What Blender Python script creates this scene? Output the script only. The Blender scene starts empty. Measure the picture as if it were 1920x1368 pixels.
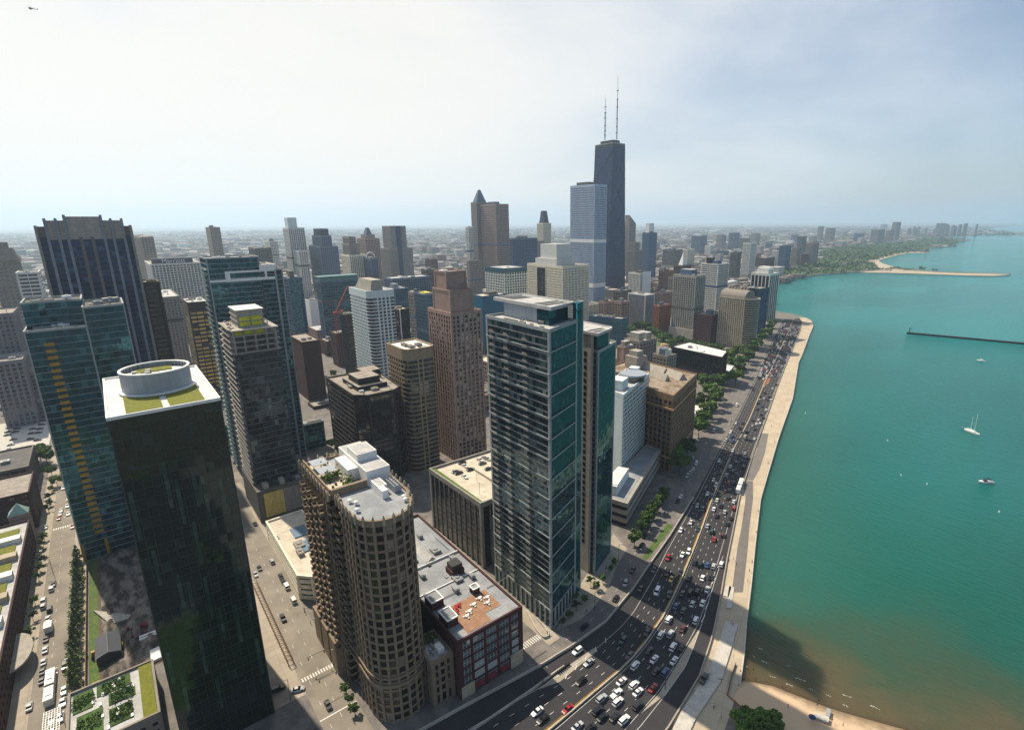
import bpy, bmesh, math, random
from math import sin, cos, pi, radians, atan2, hypot, sqrt
from mathutils import Vector, Matrix
random.seed(7)
SC = bpy.context.scene
COL = SC.collection

# ------------------------------------------------------------------ camera
H = 160.0                      # eye height above the street
FPX, PX, PY, YH, ROLL = 1000.0, 1030.0, 684.0, 416.0, -0.0063   # photograph pixels (1920 x 1368)
TH = math.atan((PY - YH) / FPX)
HEAD = radians(309.7)          # x = east, y = north
cam_d = bpy.data.cameras.new('camera')
cam = bpy.data.objects.new('camera', cam_d); COL.objects.link(cam)
cam_d.sensor_width = 36; cam_d.lens = FPX / 1920 * 36
cam_d.shift_x = -(PX - 960) / 1920
cam_d.clip_start = 1; cam_d.clip_end = 120000
cam.location = (0, 0, H)
cam.rotation_euler = (Matrix.Rotation(-HEAD, 3, 'Z') @ Matrix.Rotation(pi/2 - TH, 3, 'X') @ Matrix.Rotation(ROLL, 3, 'Z')).to_euler()
SC.camera = cam

# ------------------------------------------------------------------ sky, sun, exposure
SUN_AZ, SUN_EL = 261.0, 50.0
HAZE = 9.0e-5
world = bpy.data.worlds.new('World'); SC.world = world; world.use_nodes = True
wn, wl = world.node_tree.nodes, world.node_tree.links
wn.clear()
def wnode(t, **k):
    n = wn.new(t)
    for a, b in k.items(): setattr(n, a, b)
    return n
sky = wnode('ShaderNodeTexSky', sky_type='NISHITA', sun_disc=False)
sky.sun_elevation = radians(SUN_EL); sky.sun_rotation = radians(SUN_AZ)
sky.altitude = 200; sky.air_density = 1.0; sky.dust_density = 1.3; sky.ozone_density = 2.0
tc = wnode('ShaderNodeTexCoord')
mp = wnode('ShaderNodeMapping'); mp.inputs['Scale'].default_value = (1.0, 1.0, 2.6); mp.inputs['Rotation'].default_value = (0.25, 0.1, 0.6)
wl.new(tc.outputs['Generated'], mp.inputs['Vector'])
n1 = wnode('ShaderNodeTexNoise'); n1.inputs['Scale'].default_value = 1.7; n1.inputs['Detail'].default_value = 7; n1.inputs['Roughness'].default_value = 0.55; n1.inputs['Distortion'].default_value = 0.35
wl.new(mp.outputs['Vector'], n1.inputs['Vector'])
# thin cloud veil, thickest towards the sun
vd = wnode('ShaderNodeVectorMath', operation='DOT_PRODUCT')
se, sa = radians(12), radians(268)
vd.inputs[1].default_value = (sin(sa)*cos(se), cos(sa)*cos(se), sin(se))
wl.new(tc.outputs['Generated'], vd.inputs[0])
mr = wnode('ShaderNodeMapRange'); mr.inputs['From Min'].default_value = -0.30; mr.inputs['From Max'].default_value = 0.98
mr.inputs['To Min'].default_value = -0.34; mr.inputs['To Max'].default_value = 0.36
wl.new(vd.outputs['Value'], mr.inputs['Value'])
ad = wnode('ShaderNodeMath', operation='ADD'); wl.new(n1.outputs['Fac'], ad.inputs[0]); wl.new(mr.outputs['Result'], ad.inputs[1])
cr = wnode('ShaderNodeMapRange', interpolation_type='SMOOTHSTEP'); cr.inputs['From Min'].default_value = 0.30; cr.inputs['From Max'].default_value = 0.86
cr.inputs['To Min'].default_value = 0.12; cr.inputs['To Max'].default_value = 0.95
wl.new(ad.outputs['Value'], cr.inputs['Value'])
mx = wnode('ShaderNodeMix', data_type='RGBA')
wl.new(cr.outputs['Result'], mx.inputs['Factor']); wl.new(sky.outputs['Color'], mx.inputs['A'])
mx.inputs['B'].default_value = (8.55, 8.3, 7.8, 1)
mb_ = wnode('ShaderNodeMapRange'); mb_.inputs['From Min'].default_value = 0.1; mb_.inputs['From Max'].default_value = 0.9; wl.new(vd.outputs['Value'], mb_.inputs['Value'])
mc_ = wnode('ShaderNodeMix', data_type='RGBA'); wl.new(mb_.outputs['Result'], mc_.inputs['Factor']); mc_.inputs['A'].default_value = (6.9, 7.7, 8.6, 1); mc_.inputs['B'].default_value = (8.7, 8.4, 7.8, 1); wl.new(mc_.outputs['Result'], mx.inputs['B'])
bg = wnode('ShaderNodeBackground'); bg.inputs['Strength'].default_value = 0.084
wl.new(mx.outputs['Result'], bg.inputs['Color'])
wo = wnode('ShaderNodeOutputWorld'); wl.new(bg.outputs['Background'], wo.inputs['Surface'])

sd = bpy.data.lights.new('sun', 'SUN'); sd.energy = 5.0; sd.angle = radians(0.9); sd.color = (1.0, 0.87, 0.69)
sun = bpy.data.objects.new('sun', sd); COL.objects.link(sun)
sdir = Vector((sin(radians(SUN_AZ))*cos(radians(SUN_EL)), cos(radians(SUN_AZ))*cos(radians(SUN_EL)), sin(radians(SUN_EL))))
sun.rotation_euler = sdir.to_track_quat('Z', 'Y').to_euler()
vs = SC.view_settings
vs.view_transform = 'Standard'; vs.look = 'None'; vs.gamma = 1; vs.use_curve_mapping = False
vs.exposure = 0.44
SC.cycles.max_bounces = 6; SC.cycles.diffuse_bounces = 2; SC.cycles.glossy_bounces = 3; SC.cycles.transmission_bounces = 2
SC.cycles.volume_bounces = 1; SC.cycles.use_denoising = True
SC.cycles.sample_clamp_indirect = 4

# ------------------------------------------------------------------ measuring
def ray(x, y):
    u, v = x - PX, PY - y
    u, v = u*cos(ROLL) - v*sin(ROLL), u*sin(ROLL) + v*cos(ROLL)
    fw = FPX*cos(TH) + v*sin(TH); up = v*cos(TH) - FPX*sin(TH)
    return Vector((u*cos(HEAD) + fw*sin(HEAD), -u*sin(HEAD) + fw*cos(HEAD), up))
def at(x, y, z=0.0):
    r = ray(x, y); k = (z - H)/r.z
    return Vector((r.x*k, r.y*k, z))
def atd(x, y, d):
    r = ray(x, y); k = d/hypot(r.x, r.y)
    return Vector((r.x*k, r.y*k, H + r.z*k))
def proj(p):
    x, y, z = p[0], p[1], p[2] - H
    u = x*cos(HEAD) - y*sin(HEAD); fw = x*sin(HEAD) + y*cos(HEAD)
    dep = fw*cos(TH) - z*sin(TH); v = fw*sin(TH) + z*cos(TH)
    if dep < 1: return (-9999, -9999)
    u, v = u/dep*FPX, v/dep*FPX
    u, v = u*cos(-ROLL) - v*sin(-ROLL), u*sin(-ROLL) + v*cos(-ROLL)
    return (PX + u, PY - v)
def hv(deg): return Vector((sin(radians(deg)), cos(radians(deg))))
def pl(pts, z=0.0): return [at(x, y, z).xy for x, y in pts]

# ------------------------------------------------------------------ materials
MATS = {}
def newmat(name):
    m = bpy.data.materials.new(name); m.use_nodes = True
    nt = m.node_tree; nt.nodes.clear()
    o = nt.nodes.new('ShaderNodeOutputMaterial'); b = nt.nodes.new('ShaderNodeBsdfPrincipled')
    nt.links.new(b.outputs[0], o.inputs['Surface'])
    return m, nt, b
def N(nt, t, **k):
    n = nt.nodes.new(t)
    for a, v in k.items():
        if a.startswith('i_'): n.inputs[a[2:].replace('_', ' ')].default_value = v
        else: setattr(n, a, v)
    return n
WALLK = 1.0; SATK = 1.0
BRIGHT = ('white', 'cream', 'cool_white', 'roof', 'yellow', 'mustard', 'gold', 'blue_light', 'hanc')
def stone(name, col, rough=0.85, var=0.18, scale=0.35, streak=0.10, metal=0.0, bump=0.0):
    """wall, concrete or paint with blotches and vertical weather streaks"""
    if name in MATS: return MATS[name]
    lu = .3*col[0]+.55*col[1]+.15*col[2]; col = tuple(min(.85, max(.002, lu+(c-lu)*SATK)) for c in col[:3])
    if not name.startswith(BRIGHT): col = tuple(c*WALLK for c in col[:3])
    m, nt, b = newmat(name); L = nt.links
    g = N(nt, 'ShaderNodeNewGeometry')
    na = N(nt, 'ShaderNodeTexNoise', i_Scale=scale, i_Detail=6.0, i_Roughness=0.65)
    L.new(g.outputs['Position'], na.inputs['Vector'])
    mp = N(nt, 'ShaderNodeMapping'); mp.inputs['Scale'].default_value = (0.9, 0.9, 0.05)
    L.new(g.outputs['Position'], mp.inputs['Vector'])
    nb = N(nt, 'ShaderNodeTexNoise', i_Scale=1.0, i_Detail=3.0); L.new(mp.outputs[0], nb.inputs['Vector'])
    r1 = N(nt, 'ShaderNodeMapRange'); r1.inputs[1].default_value = 0.3; r1.inputs[2].default_value = 0.7; r1.inputs[3].default_value = 1 - var; r1.inputs[4].default_value = 1 + var
    r2 = N(nt, 'ShaderNodeMapRange'); r2.inputs[1].default_value = 0.3; r2.inputs[2].default_value = 0.7; r2.inputs[3].default_value = 1 - streak; r2.inputs[4].default_value = 1 + streak
    L.new(na.outputs['Fac'], r1.inputs[0]); L.new(nb.outputs['Fac'], r2.inputs[0])
    mu = N(nt, 'ShaderNodeMath', operation='MULTIPLY'); L.new(r1.outputs[0], mu.inputs[0]); L.new(r2.outputs[0], mu.inputs[1])
    vm = N(nt, 'ShaderNodeVectorMath', operation='SCALE'); vm.inputs[0].default_value = col[:3]; L.new(mu.outputs[0], vm.inputs['Scale'])
    L.new(vm.outputs[0], b.inputs['Base Color'])
    b.inputs['Roughness'].default_value = rough; b.inputs['Metallic'].default_value = metal
    b.inputs['Specular IOR Level'].default_value = 0.35
    if bump:
        bp = N(nt, 'ShaderNodeBump', i_Strength=bump, i_Distance=0.3); L.new(na.outputs['Fac'], bp.inputs['Height']); L.new(bp.outputs[0], b.inputs['Normal'])
    MATS[name] = m; return m
def paving(name, col, ang, wx, wy, joint=.72, var=.12):
    """slabs with darker joints, turned to the line of the walk"""
    m = stone(name, col, rough=.95, var=var, scale=.12, streak=0); nt = m.node_tree; L = nt.links; b = [n for n in nt.nodes if n.type == 'BSDF_PRINCIPLED'][0]
    src = b.inputs['Base Color'].links[0].from_socket; g = N(nt, 'ShaderNodeNewGeometry'); mp = N(nt, 'ShaderNodeMapping'); mp.inputs['Rotation'].default_value = (0, 0, ang); L.new(g.outputs['Position'], mp.inputs['Vector'])
    bt = N(nt, 'ShaderNodeTexBrick', offset=0.0); bt.inputs['Scale'].default_value = 1.0; bt.inputs['Brick Width'].default_value = wx; bt.inputs['Row Height'].default_value = wy; bt.inputs['Mortar Size'].default_value = .09; bt.inputs['Mortar Smooth'].default_value = .3
    bt.inputs['Color1'].default_value = (1, 1, 1, 1); bt.inputs['Color2'].default_value = (.86, .86, .86, 1); bt.inputs['Mortar'].default_value = (joint, joint, joint, 1); L.new(mp.outputs[0], bt.inputs['Vector'])
    v = N(nt, 'ShaderNodeVectorMath', operation='MULTIPLY'); L.new(src, v.inputs[0]); L.new(bt.outputs['Color'], v.inputs[1]); L.new(v.outputs[0], b.inputs['Base Color']); return m
def glass(name, dark, mid, light, pm=0.28, plt=0.08, refl=0.12, tint=(0.9, 0.95, 1.0), wob=0.012, rough=0.04, big=0.0):
    """pane glass: each pane gets its own tone and a slight tilt, so reflections break from pane to pane"""
    if name in MATS: return MATS[name]
    m = bpy.data.materials.new(name); m.use_nodes = True; nt = m.node_tree; nt.nodes.clear(); L = nt.links
    o = N(nt, 'ShaderNodeOutputMaterial')
    oi = N(nt, 'ShaderNodeObjectInfo'); g = N(nt, 'ShaderNodeNewGeometry')
    s = N(nt, 'ShaderNodeMath', operation='ADD'); L.new(oi.outputs['Random'], s.inputs[0]); L.new(g.outputs['Random Per Island'], s.inputs[1])
    fr = N(nt, 'ShaderNodeMath', operation='FRACT'); L.new(s.outputs[0], fr.inputs[0])
    rp = N(nt, 'ShaderNodeValToRGB'); rp.color_ramp.interpolation = 'CONSTANT'
    e = rp.color_ramp.elements
    e[0].position = 0; e[0].color = (*dark, 1); e[1].position = 1 - pm - plt; e[1].color = (*mid, 1)
    e2 = e.new(1 - plt); e2.color = (*light, 1)
    L.new(fr.outputs[0], rp.inputs[0])
    col = rp.outputs[0]
    if big:
        nz = N(nt, 'ShaderNodeTexNoise', i_Scale=0.05, i_Detail=4.0); L.new(g.outputs['Position'], nz.inputs['Vector'])
        mr_ = N(nt, 'ShaderNodeMapRange'); mr_.inputs[1].default_value = 0.35; mr_.inputs[2].default_value = 0.65; mr_.inputs[3].default_value = 1 - big; mr_.inputs[4].default_value = 1 + big
        L.new(nz.outputs[0], mr_.inputs[0])
        sc_ = N(nt, 'ShaderNodeVectorMath', operation='SCALE'); L.new(col, sc_.inputs[0]); L.new(mr_.outputs[0], sc_.inputs['Scale']); col = sc_.outputs[0]
    df = N(nt, 'ShaderNodeBsdfDiffuse'); L.new(col, df.inputs['Color'])
    gl = N(nt, 'ShaderNodeBsdfGlossy', i_Roughness=rough); gl.inputs['Color'].default_value = (*tint, 1)
    wn_ = N(nt, 'ShaderNodeTexWhiteNoise', noise_dimensions='1D'); L.new(fr.outputs[0], wn_.inputs['W'])
    sb = N(nt, 'ShaderNodeVectorMath', operation='SUBTRACT'); L.new(wn_.outputs['Color'], sb.inputs[0]); sb.inputs[1].default_value = (.5, .5, .5)
    nzw = N(nt, 'ShaderNodeTexNoise', i_Scale=0.22, i_Detail=1.0); L.new(g.outputs['Position'], nzw.inputs['Vector'])
    sb2 = N(nt, 'ShaderNodeVectorMath', operation='SUBTRACT'); L.new(nzw.outputs['Color'], sb2.inputs[0]); sb2.inputs[1].default_value = (.5, .5, .5)
    sa_ = N(nt, 'ShaderNodeVectorMath', operation='ADD'); L.new(sb.outputs[0], sa_.inputs[0]); L.new(sb2.outputs[0], sa_.inputs[1])
    sc2 = N(nt, 'ShaderNodeVectorMath', operation='SCALE'); L.new(sa_.outputs[0], sc2.inputs[0]); sc2.inputs['Scale'].default_value = wob*1.6
    ad_ = N(nt, 'ShaderNodeVectorMath', operation='ADD'); L.new(g.outputs['Normal'], ad_.inputs[0]); L.new(sc2.outputs[0], ad_.inputs[1])
    nm = N(nt, 'ShaderNodeVectorMath', operation='NORMALIZE'); L.new(ad_.outputs[0], nm.inputs[0]); L.new(nm.outputs[0], gl.inputs['Normal'])
    fz = N(nt, 'ShaderNodeFresnel', i_IOR=1.5)
    ma = N(nt, 'ShaderNodeMath', operation='ADD', use_clamp=True); L.new(fz.outputs[0], ma.inputs[0]); ma.inputs[1].default_value = refl
    mxs = N(nt, 'ShaderNodeMixShader'); L.new(ma.outputs[0], mxs.inputs[0]); L.new(df.outputs[0], mxs.inputs[1]); L.new(gl.outputs[0], mxs.inputs[2])
    L.new(mxs.outputs[0], o.inputs['Surface'])
    MATS[name] = m; return m
def paint(name, rough=0.3, metal=0.0):
    """vehicle or sheet paint; the colour is the object's own colour"""
    if name in MATS: return MATS[name]
    m, nt, b = newmat(name)
    oi = N(nt, 'ShaderNodeObjectInfo'); nt.links.new(oi.outputs['Color'], b.inputs['Base Color'])
    b.inputs['Roughness'].default_value = rough; b.inputs['Metallic'].default_value = metal
    b.inputs['Coat Weight'].default_value = 0.4
    MATS[name] = m; return m
def two(name, c1, c2, scale, rough=0.9, lo=0.42, hi=0.58, detail=6.0, stretch=(1, 1, 1), bump=0.0, bdist=0.3):
    """two tones mixed by noise (soil, roofs, sand, asphalt, grass)"""
    if name in MATS: return MATS[name]
    m, nt, b = newmat(name); L = nt.links
    g = N(nt, 'ShaderNodeNewGeometry'); mp = N(nt, 'ShaderNodeMapping'); mp.inputs['Scale'].default_value = stretch
    L.new(g.outputs['Position'], mp.inputs['Vector'])
    nz = N(nt, 'ShaderNodeTexNoise', i_Scale=scale, i_Detail=detail, i_Roughness=0.65); L.new(mp.outputs[0], nz.inputs['Vector'])
    r = N(nt, 'ShaderNodeMapRange'); r.inputs[1].default_value = lo; r.inputs[2].default_value = hi; L.new(nz.outputs[0], r.inputs[0])
    x = N(nt, 'ShaderNodeMix', data_type='RGBA'); L.new(r.outputs[0], x.inputs['Factor'])
    x.inputs['A'].default_value = (*c1, 1); x.inputs['B'].default_value = (*c2, 1)
    nf = N(nt, 'ShaderNodeTexNoise', i_Scale=2.3, i_Detail=4.0); L.new(g.outputs['Position'], nf.inputs['Vector'])
    if name.startswith('leaf'):
        oi = N(nt, 'ShaderNodeObjectInfo'); ma_ = N(nt, 'ShaderNodeMath', operation='ADD'); L.new(oi.outputs['Random'], ma_.inputs[0]); L.new(g.outputs['Random Per Island'], ma_.inputs[1])
        mr_ = N(nt, 'ShaderNodeMapRange'); mr_.inputs[1].default_value = 0.0; mr_.inputs[2].default_value = 2.0; mr_.inputs[3].default_value = .55; mr_.inputs[4].default_value = 1.6; L.new(ma_.outputs[0], mr_.inputs[0])
        vx = N(nt, 'ShaderNodeVectorMath', operation='SCALE'); L.new(x.outputs['Result'], vx.inputs[0]); L.new(mr_.outputs[0], vx.inputs['Scale'])
    r3 = N(nt, 'ShaderNodeMapRange'); r3.inputs[1].default_value = 0.3; r3.inputs[2].default_value = 0.7; r3.inputs[3].default_value = 0.86; r3.inputs[4].default_value = 1.14; L.new(nf.outputs[0], r3.inputs[0])
    v = N(nt, 'ShaderNodeVectorMath', operation='SCALE'); L.new(vx.outputs[0] if name.startswith('leaf') else x.outputs['Result'], v.inputs[0]); L.new(r3.outputs[0], v.inputs['Scale'])
    L.new(v.outputs[0], b.inputs['Base Color']); b.inputs['Roughness'].default_value = rough; b.inputs['Specular IOR Level'].default_value = 0.3
    if bump:
        bp = N(nt, 'ShaderNodeBump', i_Strength=bump, i_Distance=bdist); L.new(nf.outputs[0], bp.inputs['Height']); L.new(bp.outputs[0], b.inputs['Normal'])
    MATS[name] = m; return m
# ------------------------------------------------------------------ mesh helpers
OFF = {}
class MB:
    def __init__(s): s.v = []; s.f = []; s.m = []
    def poly(s, pts, mi=0):
        i = len(s.v); s.v += [tuple(p) for p in pts]; s.f.append(tuple(range(i, i+len(pts)))); s.m.append(mi)
    def hexa(s, a, mi=0, skip=''):
        """a: 8 points, bottom ring then top ring (counter-clockwise from above)"""
        i = len(s.v); s.v += [tuple(p) for p in a]
        F = {'b': (3, 2, 1, 0), 't': (4, 5, 6, 7), '0': (0, 1, 5, 4), '1': (1, 2, 6, 5), '2': (2, 3, 7, 6), '3': (3, 0, 4, 7)}
        for k, q in F.items():
            if k not in skip: s.f.append(tuple(i+j for j in q)); s.m.append(mi)
    def box(s, x0, x1, y0, y1, z0, z1, mi=0, skip=''):
        s.hexa([(x0, y0, z0), (x1, y0, z0), (x1, y1, z0), (x0, y1, z0), (x0, y0, z1), (x1, y0, z1), (x1, y1, z1), (x0, y1, z1)], mi, skip)
    def obox(s, c, t, hl, hw, z0, z1, mi=0, skip=''):
        """box centred on c (2D) along unit t, half length hl, half width hw"""
        n = Vector((-t.y, t.x)); c = Vector(c[:2])
        q = [c - t*hl - n*hw, c + t*hl - n*hw, c + t*hl + n*hw, c - t*hl + n*hw]
        s.hexa([(p.x, p.y, z0) for p in q] + [(p.x, p.y, z1) for p in q], mi, skip)
    def prism(s, poly, z0, z1, mi=0, top=True, bot=False, tmi=None):
        n = len(poly); i = len(s.v)
        s.v += [(p[0], p[1], z0) for p in poly] + [(p[0], p[1], z1) for p in poly]
        for k in range(n):
            j = (k+1) % n; s.f.append((i+k, i+j, i+n+j, i+n+k)); s.m.append(mi)
        if top: s.f.append(tuple(i+n+k for k in range(n))); s.m.append(mi if tmi is None else tmi)
        if bot: s.f.append(tuple(i+k for k in reversed(range(n)))); s.m.append(mi)
    def frus(s, p0, p1, z0, z1, mi=0, top=True):
        n = len(p0); i = len(s.v)
        s.v += [(p[0], p[1], z0) for p in p0] + [(p[0], p[1], z1) for p in p1]
        for k in range(n):
            j = (k+1) % n; s.f.append((i+k, i+j, i+n+j, i+n+k)); s.m.append(mi)
        if top: s.f.append(tuple(i+n+k for k in range(n))); s.m.append(mi)
    def ring(s, po, pi_, z0, z1, mi=0):
        n = len(po); i = len(s.v)
        for P, z in ((po, z0), (po, z1), (pi_, z1), (pi_, z0)): s.v += [(p[0], p[1], z) for p in P]
        for k in range(n):
            j = (k+1) % n
            for a, b in ((0, 1), (1, 2), (2, 3), (3, 0)):
                s.f.append((i+a*n+k, i+a*n+j, i+b*n+j, i+b*n+k)); s.m.append(mi)
    def cyl(s, c, r0, r1, z0, z1, n=10, mi=0, cap=True):
        a = [(c[0]+r0*cos(2*pi*k/n), c[1]+r0*sin(2*pi*k/n)) for k in range(n)]
        b = [(c[0]+r1*cos(2*pi*k/n), c[1]+r1*sin(2*pi*k/n)) for k in range(n)]
        s.frus(a, b, z0, z1, mi, cap)
    def tube(s, p, q, r, n=6, mi=0, r2=None):
        p, q = Vector(p), Vector(q); d = (q-p).normalized()
        a = d.orthogonal().normalized(); b = d.cross(a); i = len(s.v); r2 = r if r2 is None else r2
        for c, rr in ((p, r), (q, r2)): s.v += [tuple(c + (a*cos(2*pi*k/n) + b*sin(2*pi*k/n))*rr) for k in range(n)]
        for k in range(n):
            j = (k+1) % n; s.f.append((i+k, i+j, i+n+j, i+n+k)); s.m.append(mi)
        s.f.append(tuple(i+n+k for k in range(n))); s.m.append(mi)
        s.f.append(tuple(i+k for k in reversed(range(n)))); s.m.append(mi)
    def build(s, name, mats, parent=None, smooth=False, loc=None):
        if not s.f: return None
        off = OFF[parent.name] if parent else (Vector(loc) if loc else Vector((0, 0, 0)))
        me = bpy.data.meshes.new(name)
        me.from_pydata([(x-off.x, y-off.y, z-off.z) for x, y, z in s.v], [], s.f)
        if not isinstance(mats, (list, tuple)): mats = [mats]
        for m in mats: me.materials.append(m)
        me.polygons.foreach_set('material_index', s.m)
        if smooth: me.polygons.foreach_set('use_smooth', [True]*len(s.f))
        me.update()
        o = bpy.data.objects.new(name, me); COL.objects.link(o)
        OFF[o.name] = off
        if parent: o.parent = parent
        else: o.location = off
        return o
def tag(o, label=None, cat=None, group=None, kind=None):
    if label: o['label'] = label
    if cat: o['category'] = cat
    if group: o['group'] = group
    if kind: o['kind'] = kind
    return o
def empty(name, loc, label, cat, group=None):
    o = bpy.data.objects.new(name, None); COL.objects.link(o); o.location = loc; o.empty_display_size = 1
    OFF[o.name] = Vector(loc)
    return tag(o, label, cat, group)
def link_copy(o, parent=None, loc=None, rz=None, sc=None):
    c = o.copy(); COL.objects.link(c)
    if parent is not None: c.parent = parent
    if loc is not None: c.location = loc
    if rz is not None: c.rotation_euler = (0, 0, rz)
    if sc is not None: c.scale = sc
    return c
def ccw(p):
    p = [Vector(q[:2]) for q in p]
    a = sum(p[i].x*p[(i+1) % len(p)].y - p[(i+1) % len(p)].x*p[i].y for i in range(len(p)))
    return p if a > 0 else p[::-1]
def offset(poly, d):
    out = []; n = len(poly)
    for i in range(n):
        a, b, c = poly[i-1], poly[i], poly[(i+1) % n]
        t0 = (b-a).normalized(); t1 = (c-b).normalized()
        n0 = Vector((t0.y, -t0.x)); n1 = Vector((t1.y, -t1.x))
        m = n0+n1
        if m.length < 1e-4: out.append(b+n0*d); continue
        m.normalize(); out.append(b + m*(d/max(0.35, m.dot(n0))))
    return out
def arc(c, r, a0, a1, n):
    return [Vector((c[0]+r*cos(a0+(a1-a0)*k/n), c[1]+r*sin(a0+(a1-a0)*k/n))) for k in range(n+1)]
def rect(x0, x1, y0, y1): return [Vector((x0, y0)), Vector((x1, y0)), Vector((x1, y1)), Vector((x0, y1))]
def cast(c, deg, pix):
    """walk from ground point c in a compass heading until it lies under pixel pix"""
    t = hv(deg); r = ray(*pix); r = Vector((r.x, r.y))
    den = t.x*r.y - t.y*r.x
    k = -(c.x*r.y - c.y*r.x)/den
    return c + t*k
def foot(C, d, L=None, R=None, hL=270, hR=0, depth=None):
    """footprint from the roof pixels of its near corner C, left end L and right end R; d = distance or base pixel"""
    if isinstance(d, tuple): b = at(*d); d = hypot(b.x, b.y)
    c3 = atd(C[0], C[1], d); c = c3.xy
    l = cast(c, hL, L) if L else c + hv(hL)*depth
    r = cast(c, hR, R) if R else c + hv(hR)*depth
    return ccw([c, r, r+l-c, l]), c3.z

# ------------------------------------------------------------------ building maker
def style(wall, gl, fh=3.2, bw=3.2, bh=0.9, bd=0.25, pw=0.7, pd=0.35, top=1.5, base=0.0, corner=0.9, bandmat=None, piermat=None, mull=None, win=True, frame='frame_dark', split=1, blank=False, topmat=None, vpost=0):
    return dict(locals())
def S(st, **k): d = dict(st); d.update(k); return d
class Bld: pass
def building(name, label, poly, z1, st, z0=0.0, cat='building', group=None, est=None, roof='roof_gravel', wins=100, clutter=3, par=0.9, root=None, vis=None, seed=None):
    poly = ccw(poly); n = len(poly)
    B = Bld(); B.poly = poly; B.z1 = z1; B.z0 = z0
    c = sum(poly, Vector((0, 0)))/n
    if root is None: root = empty(name, (c.x, c.y, z0), label, cat, group)
    B.root = root; B.roofz = z1 - par
    est = est or {}
    parts = {}
    def mbf(nm, mat): return parts.setdefault((nm, mat), MB())
    core = MB(); core.prism(poly, z0, z1-par-0.05, 0, top=False)
    core.build('glazing', MATS[st['gl']], root)
    rf = MB(); rf.poly([(p.x, p.y, z1-par) for p in poly]); rf.build('roof', MATS[roof], root)
    W = []
    for i in range(n):
        e = est.get(i, st)
        if e is None: continue
        p0, p1 = poly[i], poly[(i+1) % n]; L = (p1-p0).length
        if L < 0.3: continue
        t = (p1-p0)/L; nn = Vector((t.y, -t.x)); mid = (p0+p1)/2
        seen = nn.dot(-mid) > 0
        wall = mbf('wall', e['wall']); bm_ = mbf('spandrel', e['bandmat']) if e['bandmat'] else wall
        pm_ = mbf('pier', e['piermat']) if e['piermat'] else wall
        def fbox(mb, u0, u1, za, zb, d, inn=0.0, skip='2b' if False else ''):
            a = p0+t*u0; b = p0+t*u1
            q = [a+nn*d, b+nn*d, b-nn*inn, a-nn*inn]
            mb.hexa([(x.x, x.y, za) for x in q] + [(x.x, x.y, zb) for x in q], 0, '2')
        if e['blank']:
            fbox(wall, 0.02, L-0.02, z0, z1-e['top'], 0.12); continue
        nb = max(1, round(L/e['bw'])); za = z0+e['base']; zt = z1-e['top']; nf = max(1, round((zt-za)/e['fh']))
        fh = (zt-za)/nf; bw = L/nb; bh = min(e['bh'], fh*0.9); pw = e['pw']
        if e['base'] > 0.4: fbox(bm_, 0.0, L, z0, z0+0.4, e['bd'])
        if bh > 0:
            for k in range(0 if e['base'] < 0.5 else 0, nf):
                fbox(bm_, 0.0, L, za+k*fh, za+k*fh+bh, e['bd'])
        for j in range(nb+1):
            w = pw if 0 < j < nb else 0
            if w <= 0: continue
            fbox(pm_, j*bw-w/2, j*bw+w/2, z0, zt, e['pd'])
        if e['win'] and seen:
            sp = e['split']; ow = (bw-pw)/sp
            for k in range(nf):
                for j in range(nb):
                    for q in range(sp):
                        u = j*bw+pw/2+(q+0.5)*ow; zc = za+k*fh+bh+(fh-bh)/2
                        cc = p0+t*u+nn*0.04
                        W.append([0, cc, zc, ow*0.985, (fh-bh)*0.985, t, nn, e])
    if st.get('vpost'):
        wall = mbf('wall', st['wall'])
        for i in range(n):
            a, b, c2 = poly[i-1], poly[i], poly[(i+1) % n]; t0 = (b-a).normalized(); t1 = (c2-b).normalized()
            if t0.x*t1.y-t0.y*t1.x > .6 or t0.x*t1.y-t0.y*t1.x < -.05: continue
            tt = (t0+t1).normalized(); wall.obox(b, tt, st['vpost']/2, st['pd'], z0, z1-st['top'], 0, 't')
    # corner posts and parapet
    if st['corner'] > 0:
        wall = mbf('wall', st['wall'])
        for i in range(n):
            a, b, c2 = poly[i-1], poly[i], poly[(i+1) % n]
            t0 = (b-a).normalized(); t1 = (c2-b).normalized()
            if t0.x*t1.y-t0.y*t1.x < 0.25: continue
            s_ = st['corner']/2; d = max(st['pd'], st['bd'])+0.03
            q = offset([b - t0*s_*2, b, b + t1*s_*2, b + t1*s_*2 - t0*s_*2], 0)
            o = Vector((t0.y, -t0.x))*d; o1 = Vector((t1.y, -t1.x))*d
            wall.prism([b-t0*s_*2+o, b+o+t0*0.0+o1, b+t1*s_*2+o1, b+t1*s_*2-t0*s_*2], z0, z1-st['top']+0.0, top=False)
    tp = mbf('wall' if not st['topmat'] else 'parapet', st['topmat'] or st['wall'])
    d = max(st['pd'], st['bd'])+0.06
    tp.ring(offset(poly, d), offset(poly, -0.35), z1-st['top'], z1)
    for (nm, mt), mb in parts.items(): mb.build(nm, MATS[mt], root)
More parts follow.
